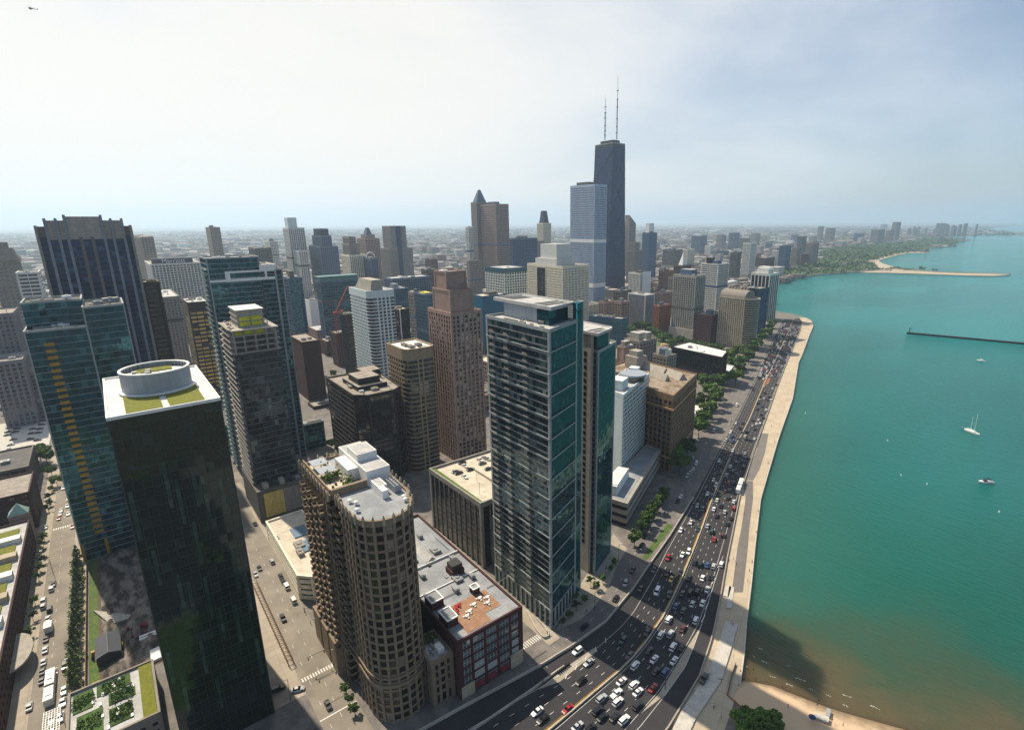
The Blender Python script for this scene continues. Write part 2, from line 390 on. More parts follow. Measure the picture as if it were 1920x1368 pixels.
    # windows: the largest in view one by one, the rest as one part
    if W:
        for w in W:
            p = proj((w[1].x, w[1].y, w[2])); dist = sqrt(w[1].x**2+w[1].y**2+(w[2]-H)**2)
            ca = w[6].dot(-w[1])/dist
            w[0] = w[3]*w[4]*ca*(FPX/dist)**2 if -10 < p[0] < 1930 and -10 < p[1] < 1378 else 0
        W.sort(key=lambda w: -w[0])
        cache = {}
        keep = [w for w in W[:wins] if w[0] > 9]
        for w in keep:
            _, cc, zc, ww, hh, t, nn, e = w
            key = (round(ww, 2), round(hh, 2), e['gl'], e['mull'])
            if key not in cache:
                mb = MB(); pane(mb, Vector((0, 0)), 0, ww, hh, Vector((1, 0)), Vector((0, -1)), e['mull'])
                me = bpy.data.meshes.new('window'); me.from_pydata(mb.v, [], mb.f)
                me.materials.append(MATS[e['gl']]); me.materials.append(MATS[e['frame']])
                me.polygons.foreach_set('material_index', mb.m); cache[key] = me
            o = bpy.data.objects.new('window', cache[key]); COL.objects.link(o); o.parent = root
            o.location = (cc.x-root.location.x, cc.y-root.location.y, zc-root.location.z); o.rotation_euler = (0, 0, atan2(t.y, t.x))
        groups = {}
        for w in W[len(keep):]:
            e = w[7]; mb = groups.setdefault((e['gl'], e['frame']), MB())
            pane(mb, w[1], w[2], w[3], w[4], w[5], w[6], e['mull'] if w[0] > 25 else None)
        for (gl, fr), mb in groups.items():
            o = mb.build('window', [MATS[gl], MATS[fr]], root)
            if o: o['kind'] = 'stuff'
    if clutter >= 2 and par > 0 and (c.length < 420):
        rr = random.Random(int(abs(c.x*5+c.y*3))); a, b = poly[0], poly[1]; t = (b-a).normalized(); nn = Vector((-t.y, t.x)); Lm = (b-a).length
        for k in range(3):
            p = c + t*rr.uniform(-.3, .3)*Lm + nn*rr.uniform(-.25, .25)*Lm*.6; q = p + (t if k % 2 else nn)*rr.uniform(4, min(14, Lm*.3)); mb = MB(); mb.tube((p.x, p.y, B.roofz+.35), (q.x, q.y, B.roofz+.35), .16, 6); mb.build('roof_pipe', MATS['metal_grey'], root)
        for k in range(4):
            p = c + t*rr.uniform(-.34, .34)*Lm + nn*rr.uniform(-.3, .3)*Lm*.6; mb = MB(); mb.obox(p, t, rr.uniform(.5, 1.6), rr.uniform(.4, 1.0), B.roofz, B.roofz+rr.uniform(.3, .9)); mb.build('roof_hatch', MATS[rr.choice(['conc_mid', 'metal_grey', 'frame_dark'])], root)
    if clutter:
        rr = random.Random(seed or int(abs(c.x*13+c.y*7))+n)
        xs = [p.x for p in poly]; ys = [p.y for p in poly]
        for k in range(clutter):
            u = 0.25+0.5*rr.random(); v = 0.25+0.5*rr.random()
            a, b = poly[0], poly[1]; dd = poly[-1]
            p = a+(b-a)*u+(dd-a)*v if n == 4 else c + Vector((rr.uniform(-.3, .3)*(max(xs)-min(xs)), rr.uniform(-.3, .3)*(max(ys)-min(ys))))
            t = (b-a).normalized()
            mb = MB()
            if rr.random() < 0.6:
                w, l, h = rr.uniform(.9, 2.2), rr.uniform(1.5, 4), rr.uniform(1, 2.2)
                mb.obox(p, t, l, w, B.roofz, B.roofz+h, 0, 'b')
                mb.cyl((p.x, p.y), w*.55, w*.55, B.roofz+h, B.roofz+h+.35, 10)
                mb.build('air_handler', MATS[rr.choice(['metal_grey', 'white_paint', 'conc_mid'])], root)
            else:
                mb.cyl((p.x, p.y), .35, .35, B.roofz, B.roofz+1.3, 8); mb.cyl((p.x, p.y), .7, .5, B.roofz+1.3, B.roofz+1.9, 8)
                mb.build('vent', MATS[rr.choice(['white_paint', 'metal_grey'])], root)
    return B
def pane(mb, c, zc, w, h, t, nn, mull):
    a = c - t*w/2; b = c + t*w/2; z0, z1 = zc-h/2, zc+h/2
    mb.poly([(a.x, a.y, z0), (b.x, b.y, z0), (b.x, b.y, z1), (a.x, a.y, z1)], 0)
    if mull:
        nx, nz, th = mull; o = nn*0.05
        def bar(u0, u1, v0, v1):
            p, q = a+t*u0+o, a+t*u1+o
            mb.poly([(p.x, p.y, v0), (q.x, q.y, v0), (q.x, q.y, v1), (p.x, p.y, v1)], 1)
        for k in range(1, nx): bar(w*k/nx-th/2, w*k/nx+th/2, z0, z1)
        o = nn*0.06
        for k in range(1, nz): bar(0, w, z0+h*k/nz-th/2, z0+h*k/nz+th/2)
        o = nn*0.07
        bar(0, th, z0, z1); bar(w-th, w, z0, z1)
def tier(B, poly, z1, st, z0=None, roof='roof_gravel', clutter=1, **k):
    """a further block of the same building (setback, penthouse) under the same root"""
    return building(None, None, poly, z1, st, z0=B.roofz if z0 is None else z0, root=B.root, roof=roof, clutter=clutter, **k)
def block(B, poly, z0, z1, mat, name='penthouse', over=0.0, roofmat=None):
    poly = ccw(poly); mb = MB(); mb.prism(poly, z0, z1, 0, True, False, 1)
    if over: mb.prism(offset(poly, over), z1+0.004, z1+0.5, 0, True, True)
    return mb.build(name, [MATS[mat], MATS[roofmat or 'roof_light']], B.root)
def sub(poly, u0, u1, v0, v1):
    """part of a 4-corner footprint in fractions"""
    a, b, c, d = poly
    f = lambda u, v: a*(1-u)*(1-v)+b*u*(1-v)+c*u*v+d*(1-u)*v
    return [f(u0, v0), f(u1, v0), f(u1, v1), f(u0, v1)]
# ------------------------------------------------------------------ palette
WALLK = .70; SATK = 1.25
stone('cream', (.70, .65, .53)); stone('white_conc', (.62, .62, .58), var=.10); stone('cool_white', (.62, .68, .68), var=.08)
stone('beige', (.37, .295, .21)); stone('beige_light', (.52, .46, .36)); stone('tan', (.30, .24, .18)); stone('brown', (.28, .19, .13))
stone('pink_brown', (.42, .31, .27)); stone('dark_brown', (.035, .026, .022)); stone('black_metal', (.016, .017, .021), rough=.5)
stone('red_brick', (.085, .036, .036), scale=.8); stone('dark_brick', (.06, .022, .02), scale=.8); stone('orange_brick', (.32, .145, .085), scale=.6)
stone('maroon', (.052, .020, .019)); stone('conc_mid', (.34, .32, .29)); stone('conc_dark', (.15, .14, .125)); stone('conc_light', (.46, .43, .38))
stone('grey_stone', (.31, .28, .25)); stone('blue_grey', (.12, .17, .24)); stone('steel_blue', (.022, .038, .075), rough=.5); stone('metal_grey', (.33, .34, .35), rough=.45, metal=.3)
stone('white_paint', (.74, .74, .72), rough=.6, var=.06, streak=.05); stone('frame_dark', (.03, .03, .03), rough=.5); stone('frame_tan', (.19, .15, .11)); stone('frame_white', (.6, .6, .58), rough=.6)
stone('slab_white', (.42, .455, .45), var=.08); stone('teal_panel', (.012, .09, .12), rough=.3); stone('pale_teal', (.18, .30, .30)); stone('yellow_tarp', (.62, .58, .04), rough=.7, var=.3, scale=1.5)
stone('mustard', (.33, .20, .055), rough=.6); stone('gold', (.5, .30, .09), rough=.4, var=.4, scale=1.2); stone('screen_grey', (.40, .44, .49), rough=.5, var=.06); stone('navy', (.02, .035, .06), rough=.4)
stone('hanc', (.012, .026, .075), rough=.7); stone('white_blue', (.40, .47, .58), var=.08); stone('sign_dark', (.05, .055, .07), rough=.5); stone('blue_light', (.10, .32, .52), rough=.5)
two('roof_gravel', (.23, .20, .17), (.32, .29, .25), .25); two('roof_light', (.36, .36, .35), (.46, .46, .45), .2); two('roof_white', (.70, .69, .65), (.58, .56, .52), .25)
two('roof_brown', (.16, .11, .07), (.30, .25, .19), .14, lo=.40, hi=.60); two('roof_grey', (.22, .235, .25), (.30, .315, .33), .12); two('roof_dark', (.08, .08, .08), (.13, .12, .11), .2)
two('roof_green', (.17, .17, .012), (.11, .13, .018), .9, lo=.4, hi=.6, bump=.6, bdist=.3); two('roof_cream', (.56, .50, .40), (.46, .41, .32), .2); two('deck_wood', (.27, .15, .09), (.33, .20, .125), .5)
two('lawn', (.05, .10, .02), (.09, .13, .03), .4, bump=.4)
glass('gl_dark', (.008, .010, .014), (.020, .026, .032), (.16, .155, .14), .3, .05, refl=.03)
glass('gl_black', (.006, .007, .009), (.014, .016, .02), (.05, .05, .05), .3, .05, refl=.03)
glass('gl_brown', (.010, .008, .007), (.022, .018, .015), (.24, .21, .17), .3, .05, refl=.02)
glass('gl_blue', (.004, .015, .055), (.010, .035, .105), (.05, .11, .20), .4, .08, refl=.02, tint=(.25, .5, 1))
glass('gl_teal', (.002, .018, .028), (.004, .040, .054), (.035, .11, .125), .40, .08, refl=.07, tint=(.20, .66, .84), wob=.02)
glass('gl_qs', (.008, .014, .018), (.022, .040, .046), (.08, .11, .115), .45, .12, refl=.05, tint=(.6, .85, .95), wob=.02)
glass('gl_night', (.003, .006, .011), (.008, .015, .024), (.06, .07, .08), .35, .06, refl=.03, tint=(.55, .75, .95), wob=.025)
glass('gl_teal_flat', (.004, .026, .034), (.007, .040, .048), (.03, .075, .085), .45, .10, refl=.05, tint=(.32, .66, .72), big=.3, wob=.02)
glass('gl_green', (.002, .005, .005), (.004, .009, .009), (.016, .026, .025), .30, .06, refl=.08, tint=(.46, .62, .62), wob=.016, big=.4)
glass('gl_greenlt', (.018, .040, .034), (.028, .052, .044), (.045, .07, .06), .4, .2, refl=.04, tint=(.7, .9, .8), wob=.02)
glass('gl_bluegrey', (.05, .07, .09), (.09, .12, .15), (.18, .22, .25), .4, .15, refl=.10)
glass('gl_gold_reflection', (.72, .46, .14), (.50, .30, .09), (.02, .014, .01), .3, .12, refl=.06, tint=(1, .8, .5))  # gold reflection painted into the diffuse colour of the panes
glass('gl_clear', (.07, .10, .11), (.14, .18, .19), (.40, .43, .42), .4, .25, refl=.06)

WALLK = 1.0; SATK = 1.15
# ------------------------------------------------------------------ facades
ST = {}
ST['cyl'] = style('tan', 'gl_brown', fh=3.0, bw=3.15, bh=.85, bd=.25, pw=.85, pd=.45, top=2.0, mull=(2, 2, .08), frame='frame_dark', corner=1.0)
stone('frame_grey', (.040, .046, .045), rough=.5)
ST['greencurtain'] = style('frame_grey', 'gl_green', fh=2.9, bw=2.05, bh=.14, bd=.06, pw=.09, pd=.09, top=.9, corner=.2, topmat='white_paint')
ST['tealslab'] = style('slab_white', 'gl_teal', fh=3.05, bw=2.0, bh=.17, bd=.22, pw=.08, pd=.08, top=1.0, corner=.3, piermat='frame_dark')
ST['tealslab2'] = style('slab_white', 'gl_teal', fh=3.0, bw=1.7, bh=.30, bd=.3, pw=.10, pd=.12, top=1.2, corner=.4, piermat='teal_panel')
ST['punch_cream'] = style('cream', 'gl_dark', fh=3.3, bw=3.0, bh=1.0, pw=.9, top=2.5)
ST['grid_white'] = style('white_conc', 'gl_black', fh=3.0, bw=3.0, bh=1.0, bd=.5, pw=.9, pd=.5, top=2.5)
def quick(key, wall, gl, fh, bw, bh, pw, **k): ST[key] = style(wall, gl, fh=fh, bw=bw, bh=bh, pw=pw, **k)
quick('river', 'steel_blue', 'gl_blue', 3.0, 3.1, .9, .35, bd=.12, pd=.15, top=.3, piermat='steel_blue', corner=0)
quick('darkoffice', 'dark_brown', 'gl_black', 3.4, 3.4, .85, .16, bd=.12, pd=.22, top=2.2)
quick('darkband', 'dark_brown', 'gl_dark', 3.4, 2.4, 1.2, .14, bd=.3, pd=.1, top=2.0)
quick('beige_round', 'beige', 'gl_black', 3.0, 3.4, .8, 1.0, bd=.55, pd=.6, top=7.5)
quick('white_round', 'cool_white', 'gl_black', 2.95, 3.6, .95, 1.3, bd=.55, pd=.6, top=6.5)
glass('gl_pink', (.012, .010, .010), (.04, .032, .028), (.38, .34, .29), .3, .18, refl=.03)
quick('pinktower', 'pink_brown', 'gl_pink', 2.9, 3.2, .9, 1.2, bd=.3, pd=.5, top=2.5, split=1)
quick('hotelwhite', 'cool_white', 'gl_black', 2.75, 2.9, .80, .85, bd=.12, pd=.14, top=2.2)
quick('brown_classic', 'brown', 'gl_black', 3.6, 3.8, 1.1, 1.4, bd=.16, pd=.3, top=4.5, split=1)
quick('bluegrid', 'navy', 'gl_blue', 3.4, 3.2, .5, .25, bd=.08, pd=.14, top=1.2)
quick('far_grid', 'grey_stone', 'gl_bluegrey', 4.0, 4.0, 1.6, 1.4, bd=.3, pd=.45, top=4, win=False)
quick('far_white', 'white_conc', 'gl_dark', 4.0, 4.0, 1.5, 1.3, bd=.3, pd=.45, top=4, win=False)
quick('far_cream', 'cream', 'gl_dark', 3.6, 3.6, 1.3, 1.2, bd=.3, pd=.45, top=4, win=False)
quick('far_brown', 'pink_brown', 'gl_dark', 4.0, 3.6, 1.6, 1.2, bd=.3, pd=.35, top=4, win=False)
quick('far_dark', 'conc_dark', 'gl_dark', 4.0, 4.0, 1.3, 1.0, bd=.3, pd=.45, top=4, win=False)
quick('far_blue', 'blue_grey', 'gl_blue', 4.0, 4.0, 1.2, .8, bd=.3, pd=.35, top=4, win=False)
quick('far_teal', 'blue_grey', 'gl_teal', 3.6, 3.0, .8, .4, bd=.2, pd=.25, top=2, win=False)
quick('far_brick', 'orange_brick', 'gl_dark', 3.6, 3.6, 1.6, 1.6, bd=.3, pd=.35, top=3, win=False)
quick('far_redbrick', 'red_brick', 'gl_dark', 3.6, 3.6, 1.6, 1.6, bd=.3, pd=.35, top=3, win=False)
quick('marriott', 'white_conc', 'gl_black', 3.4, 4.2, 1.1, 1.1, bd=.5, pd=.6, top=2.5)
quick('whiteband', 'white_conc', 'gl_dark', 3.6, 7.5, 1.5, .5, bd=.5, pd=.4, top=2.0)
quick('watertower', 'white_blue', 'gl_black', 4.1, 3.1, 1.35, 1.15, bd=.3, pd=.5, top=4.5)
quick('hancock', 'hanc', 'gl_blue', 3.9, 3.4, .9, .55, bd=.2, pd=.3, top=6, win=False)
quick('slabtower', 'cool_white', 'gl_dark', 3.0, 2.6, 1.0, .12, bd=.35, pd=.1, top=2)
quick('tealface', 'slab_white', 'gl_teal_flat', 2.75, 1.45, .10, .05, bd=.05, pd=.03, top=1.3, base=8.25, bandmat='navy', piermat='teal_panel', corner=1.0)
stone('q_band', (.17, .175, .175))
quick('qsouth', 'slab_white', 'gl_qs', 2.75, 2.0, .55, .10, bd=.08, pd=.05, top=1.3, base=8.25, bandmat='q_band', piermat='navy', corner=1.0)
quick('blankbeige', 'conc_mid', 'gl_dark', 3, 3, 0, 0, blank=True, win=False, top=1)
quick('blankwhite', 'white_paint', 'gl_dark', 3, 3, 0, 0, blank=True, win=False, top=1)
quick('blankgrey', 'screen_grey', 'gl_dark', 3, 3, 0, 0, blank=True, win=False, top=1)
quick('blankpink', 'pink_brown', 'gl_dark', 3, 3, 0, 0, blank=True, win=False, top=1)
quick('blankcool', 'cool_white', 'gl_dark', 3, 3, 0, 0, blank=True, win=False, top=1)
quick('blankmaroon', 'maroon', 'gl_dark', 3, 3, 0, 0, blank=True, win=False, top=1)
quick('whitepunch', 'cream', 'gl_black', 3.8, 2.9, 1.6, 1.3, bd=.4, pd=.45, top=4)
quick('bluewhite', 'white_conc', 'gl_teal', 4.4, 5.2, 1.3, 1.3, bd=.4, pd=.45, top=8, topmat='teal_panel')
quick('stripes', 'white_conc', 'gl_black', 3.2, 3.2, 1.5, .2, bd=.4, pd=.2, top=2)
quick('vstripes', 'white_conc', 'gl_black', 3.2, 6.0, .3, 1.5, bd=.1, pd=.7, top=4, bandmat='black_metal')
quick('whiteframe', 'white_conc', 'gl_blue', 3.2, 2.2, .5, .4, bd=.12, pd=.3, top=1.5, bandmat='conc_dark')
quick('greenish', 'conc_light', 'gl_teal', 3.0, 3.6, 1.1, 1.0, bd=.3, pd=.4, top=4)
quick('ornate', 'beige_light', 'gl_black', 3.0, 3.0, 1.1, 1.1, bd=.35, pd=.4, top=2)
quick('moderndark', 'navy', 'gl_blue', 3.0, 3.0, .7, .3, bd=.3, pd=.2, top=2, bandmat='steel_blue')
quick('garage', 'conc_mid', 'gl_black', 3.2, 4.6, .5, .35, bd=.05, pd=.55, top=2.6, bandmat='black_metal', base=7)
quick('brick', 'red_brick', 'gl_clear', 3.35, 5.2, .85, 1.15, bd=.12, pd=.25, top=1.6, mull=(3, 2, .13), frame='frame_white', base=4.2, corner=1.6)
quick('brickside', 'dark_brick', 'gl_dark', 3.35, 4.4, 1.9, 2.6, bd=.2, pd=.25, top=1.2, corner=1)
quick('darkpanel', 'black_metal', 'gl_black', 3.6, 2.1, .35, .22, bd=.05, pd=.3, top=1.6)
quick('horizwhite', 'cream', 'gl_black', 3.0, 6.0, 1.6, .0, bd=.5, pd=.2, top=1.2)
quick('goldreflect', 'dark_brown', 'gl_gold_reflection', 3.5, 6.0, 1.5, .5, bd=.25, pd=.2, top=9)
quick('smallpunch', 'grey_stone', 'gl_black', 3.0, 3.2, 1.5, 1.8, bd=.25, pd=.28, top=3)
stone('grey_dark', (.17, .165, .185))
quick('gothic_dark', 'grey_dark', 'gl_black', 3.5, 3.4, 1.3, 1.5, bd=.2, pd=.5, top=3)
quick('gothic', 'grey_stone', 'gl_dark', 3.5, 4.0, 1.2, 2.0, bd=.2, pd=.7, top=3)

def hb(key, name, label, C, d, L=None, R=None, hL=270, hR=0, depth=25, **k):
    poly, z = foot(C, d, L, R, hL, hR, depth)
    B = building(name, label, poly, z, ST[key], **k)
    rq = random.Random(int(abs(poly[0].x*3+poly[0].y)))
    if key.startswith('far_') or key in ('smallpunch', 'marriott', 'greenish', 'stripes'):
        d_ = max(ST[key]['pd'], ST[key]['bd'])
        if z > 50: mb = MB(); mb.ring(offset(poly, d_+.35), offset(poly, .1), 0, 8); mb.build('base_course', MATS['conc_mid'], B.root)
        if z > 70 and rq.random() < .6: zz = z*rq.uniform(.4, .75); mb = MB(); mb.ring(offset(poly, d_+.1), offset(poly, .1), zz, zz+3.6); mb.build('plant_band', MATS[rq.choice(['conc_dark', 'frame_dark', 'blue_grey'])], B.root)
        if rq.random() < .65 and poly[0].length < 3000: u0, v0 = rq.uniform(.15, .4), rq.uniform(.15, .4); mb = MB(); mb.prism(ccw(sub(poly, u0, u0+rq.uniform(.25, .45), v0, v0+rq.uniform(.25, .45))), B.roofz, z+rq.uniform(2.5, 6)); mb.build('plant_room', MATS[rq.choice(['conc_mid', 'conc_dark', 'metal_grey', 'blue_grey'])], B.root)
    return B
# ================================================================== foreground buildings
V = Vector
# --- round-ended beige tower at the bottom
arcp = arc((-149, 54.9), 9.1, -pi/2, pi/2, 10)
cyp = [V((-196, 44.6)), V((-166, 44.6)), V((-166, 46.6)), V((-161, 46.6)), V((-161, 45.8))] + arcp + [V((-153, 65.6)), V((-196, 66.5))]
CY = building('round_ended_tower', 'tall brown concrete tower with rounded end, balconies and a grey gravel roof, over the avenue', cyp, 75, S(ST['cyl'], corner=0, vpost=.85), clutter=0, wins=100, roof='roof_grey', est={2: None, 3: None})
r = CY.root; rz = CY.roofz
fin = MB()
po = offset(CY.poly, .55); np_ = len(po)
for i in range(np_):
    a, b = po[i], po[(i+1) % np_]; L = (b-a).length; k = max(1, round(L/3.4))
    for j in range(k):
        p = a+(b-a)*(j/k); t = (b-a).normalized(); fin.obox(p, t, .32, .3, 73.2, 76.1); fin.obox(p, t, .18, .17, 76.1, 76.7)
fin.build('finial', MATS['beige_light'], r)['kind'] = 'stuff'
# balconies on the long avenue side
bal = MB(); k = 0
for u in (-192.5, -186.0, -179.5, -173.0):
    for f in range(4, 24):
        z = 3.0*f - .6; mb = MB()
        y0, y1 = 42.55, 44.25
        mb.box(u-1.7, u+1.7, y0, y1, z, z+.18); mb.box(u-1.7, u+1.7, y0, y0+.1, z+.18, z+1.1); mb.box(u-1.7, u-1.6, y0+.1, y1, z+.18, z+1.1); mb.box(u+1.6, u+1.7, y0+.1, y1, z+.18, z+1.1)
        mb.build('balcony', MATS['tan'], r)
for f in range(5, 24):
    z = 3.0*f-.6; mb = MB(); mb.box(-165.6, -161.4, 44.9, 46.2, z, z+.2); mb.box(-165.6, -161.4, 44.8, 44.9, z, z+1.1); mb.build('balcony', MATS['tan'], r)
led = MB(); led.ring(offset(CY.poly, .95), offset(CY.poly, .5), 14.2, 15.4); led.ring(offset(CY.poly, .9), offset(CY.poly, .5), 17.6, 18.3); led.build('ledge', MATS['tan'], r)
bs = MB()
for (a, b) in ((-198, -190), (-188, -181), (-179, -172.5)): bs.box(a, b, 41.9, 44.2, 0, 14.0)
bs.build('podium', MATS['tan'], r)
mb = MB(); mb.box(-192, -165, 57, 65.2, rz, rz+5.5); mb.box(-186, -173, 53.5, 56.99, rz, rz+4.2); mb.box(-184, -174, 57.5, 64.5, rz+5.5, rz+8.3)
mb.build('penthouse', [MATS['white_paint']], r)
mb = MB(); mb.poly([(-191.7, 57.3, rz+5.53), (-184.3, 57.3, rz+5.53), (-184.3, 64.9, rz+5.53), (-191.7, 64.9, rz+5.53)]); mb.poly([(-173.7, 57.3, rz+5.53), (-165.3, 57.3, rz+5.53), (-165.3, 64.9, rz+5.53), (-173.7, 64.9, rz+5.53)]); mb.poly([(-183.7, 57.8, rz+8.33), (-174.3, 57.8, rz+8.33), (-174.3, 64.2, rz+8.33), (-183.7, 64.2, rz+8.33)])
mb.build('penthouse_roof', MATS['roof_light'], r)
mb = MB(); mb.box(-164.98, -157, 57.4, 60.6, rz, rz+3.0); mb.box(-157, -153.4, 57.4, 59.4, rz, rz+2.9); mb.build('stair_block', MATS['white_paint'], r)
mb = MB(); mb.box(-164.6, -157.4, 57.8, 60.2, rz+3.02, rz+3.05); mb.build('stair_roof', MATS['roof_light'], r)
wb = MB(); wb.box(-166.2, -164.99, 45.2, 57, rz, rz+2.6); wb.box(-196, -166.2, 44.95, 45.4, rz, rz+2.4); wb.build('terrace_wall', MATS['tan'], r)
mb = MB(); mb.poly([(-195.5, 45.6, rz+.02), (-166.4, 45.6, rz+.02), (-166.4, 53.3, rz+.02), (-195.5, 53.3, rz+.02)]); mb.build('terrace', MATS['roof_cream'], r)
ac = MB(); ac.box(-161.5, -154.5, 62.0, 64.4, rz+.4, rz+2.6)
for i in range(5):
    for j in range(2): ac.cyl((-160.8+i*1.4, 62.6+j*1.2), .48, .48, rz+2.6, rz+2.75, 10, 1)
ac.build('air_handler', [MATS['screen_grey'], MATS['frame_dark']], r)
for x, y in ((-158, 48.5), (-155.6, 49.6), (-151, 48.2), (-147.5, 62.4), (-149.5, 62.9)):
    mb = MB(); mb.cyl((x, y), .28, .28, rz, rz+.7, 8); mb.cyl((x, y), .75, .75, rz+.7, rz+1.2, 10); mb.cyl((x, y), .75, .3, rz+1.2, rz+1.5, 10); mb.build('vent', MATS['white_paint'], r)
for i in range(9):
    mb = MB(); x = -171+random.uniform(-9, 3.5); y = random.uniform(47.4, 52.4); mb.cyl((x, y), .4, .4, rz+.02, rz+.75, 8); mb.build('terrace_table', MATS['frame_dark'], r)
mb = MB()
for x in (-190, -182):
    mb.box(x-3, x+3, 46.2, 51.6, rz+2.5, rz+2.65)
    for dx in (-2.8, 2.8):
        for y in (46.4, 51.3): mb.box(x+dx-.1, x+dx+.1, y-.1, y+.1, rz, rz+2.5)
mb.build('pergola', MATS['screen_grey'], r)
gx = MB()
for i in range(330):
    c = random.choice([(-186, 50), (-177.8, 48.4), (-178.6, 51.3), (-171, 52.6)]); s = random.uniform(.25, .55)
    p = V((c[0]+random.gauss(0, .9), c[1]+random.gauss(0, .9), rz+.7+abs(random.gauss(0, 1.1))))
    a = V((random.gauss(0, 1), random.gauss(0, 1), random.gauss(0, 1))).normalized()*s; b = a.orthogonal().normalized()*s
    gx.poly([p-a, p+b, p+a, p-b])
LEAF = two('leaf_bright', (.095, .165, .022), (.060, .115, .018), .8)
two('leaf_dark', (.032, .066, .014), (.058, .105, .022), .5); two('leaf_mid', (.048, .095, .016), (.080, .145, .026), .5); two('leaf_conifer', (.075, .105, .036), (.13, .165, .06), .5); stone('bark', (.08, .055, .035))
gx.build('terrace_planting', LEAF, r)['kind'] = 'stuff'
# low annex with the planted terrace beside it
zA = atd(845, 1220, 155).z
AN = building('annex', 'low beige stone block with planted roof terrace between round tower and brick building', rect(-151, -138.2, 62.8, 70.2), zA, S(ST['cyl'], fh=3.2, bw=2.5, pw=.9, bh=1.0, base=4, top=1.8), wins=60, clutter=2, roof='roof_light')
g2 = MB()
for i in range(240):
    p = V((random.uniform(-150, -147), random.uniform(64, 69.5), zA-.5+abs(random.gauss(0, .9)))); s = random.uniform(.2, .5)
    a = V((random.gauss(0, 1), random.gauss(0, 1), random.gauss(0, 1))).normalized()*s; b = a.orthogonal().normalized()*s; g2.poly([p-a, p+b, p+a, p-b])
g2.build('roof_planting', MATS['leaf_mid'], AN.root)['kind'] = 'stuff'
# --- brick building
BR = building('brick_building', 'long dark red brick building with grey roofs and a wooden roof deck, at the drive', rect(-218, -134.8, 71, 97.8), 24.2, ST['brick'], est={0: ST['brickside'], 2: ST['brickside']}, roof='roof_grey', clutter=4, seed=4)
r = BR.root; rz = BR.roofz
mb = MB(); mb.poly([(-152, 76, rz+.12), (-136.5, 76, rz+.12), (-136.5, 86, rz+.12), (-141, 86, rz+.12), (-141, 93, rz+.12), (-152, 93, rz+.12)]); mb.build('roof_deck', MATS['deck_wood'], r)
for (a, b, c, d, h) in ((-149, -142.6, 71.8, 75.9, 3.2), (-160, -154, 71.8, 76.5, 3.4), (-154.5, -151.5, 87.8, 90.6, 2.6)):
    mb = MB(); mb.box(a, b, c, d, rz, rz+h); mb.ring(ccw(rect(a-.2, b+.2, c-.2, d+.2)), ccw(rect(a+.3, b-.3, c+.3, d-.3)), rz+h, rz+h+.35, 1); mb.poly([(a, c, rz+h+.02), (b, c, rz+h+.02), (b, d, rz+h+.02), (a, d, rz+h+.02)], 2)
    mb.build('stair_block', [MATS['red_brick'], MATS['white_paint'], MATS['roof_grey']], r)
for x, y, c in ((-149.5, 79, 'red'), (-147.8, 78.2, 'red'), (-150.4, 80.6, 'red'), (-145, 82, 'w'), (-143.5, 80, 'w'), (-147, 85, 'w'), (-144.5, 89.5, 'w'), (-148.5, 88.5, 'w'), (-147, 91, 'w')):
    mb = MB(); mb.cyl((x, y), .7, .7, rz+.8, rz+.9, 10); mb.cyl((x, y), .08, .08, rz+.13, rz+.8, 6)
    for q in range(3): mb.box(x+1.1*cos(q*2.1)-.3, x+1.1*cos(q*2.1)+.3, y+1.1*sin(q*2.1)-.3, y+1.1*sin(q*2.1)+.3, rz+.13, rz+.6)
    o = mb.build('deck_table', stone('red_plastic', (.30, .03, .035)) if c == 'red' else MATS['white_paint'], r)
for (x0, y0) in ((-205, 80), (-190, 86)):     # glazed roof monitors
    mb = MB(); mb.hexa([(x0-9, y0-2.4, rz), (x0+9, y0-2.4, rz), (x0+9, y0+2.4, rz), (x0-9, y0+2.4, rz), (x0-9, y0-.1, rz+2.2), (x0+9, y0-.1, rz+2.2), (x0+9, y0+.1, rz+2.2), (x0-9, y0+.1, rz+2.2)]); mb.build('skylight', MATS['roof_light'], r)
mb = MB(); mb.box(-171.5, -166, 87, 92.5, rz, rz+2.4); mb.box(-171, -166.5, 87.5, 92, rz+2.4, rz+4.6, 1); mb.build('cooling_tower', [MATS['red_brick'], MATS['frame_dark']], r)
for xk, hk_ in ((-180, .9), (-164, .5)): mb = MB(); mb.box(xk-.2, xk+.2, 71.4, 97.4, rz, rz+hk_); mb.build('roof_curb', MATS['white_paint'], r)
for x, y in ((-158, 84), (-174, 78), (-161, 93), (-200, 90), (-186, 76), (-176, 93)):
    mb = MB(); mb.box(x-1.3, x+1.3, y-.9, y+.9, rz+.3, rz+1.7); mb.cyl((x+.5, y), .6, .6, rz+1.7, rz+1.9, 10); mb.box(x-3.4, x-1.3, y-.3, y+.3, rz+.3, rz+.8); mb.build('air_handler', MATS['metal_grey'], r)
st_ = MB(); st_.box(-134.3, -133.95, 71.2, 76.4, 0, 5.2); st_.box(-134.3, -133.9, 92, 97.6, 0, 6); st_.build('stone_portal', MATS['beige_light'], r)
aw = MB()
for y in (78.4, 83.6, 88.9): aw.hexa([(-134.2, y-1.9, 2.6), (-133.1, y-1.9, 2.5), (-133.1, y+1.9, 2.5), (-134.2, y+1.9, 2.6), (-134.2, y-1.9, 3.6), (-133.1, y-1.9, 2.6), (-133.1, y+1.9, 2.6), (-134.2, y+1.9, 3.6)])
aw.build('awning', stone('awning_red', (.14, .018, .024)), r)
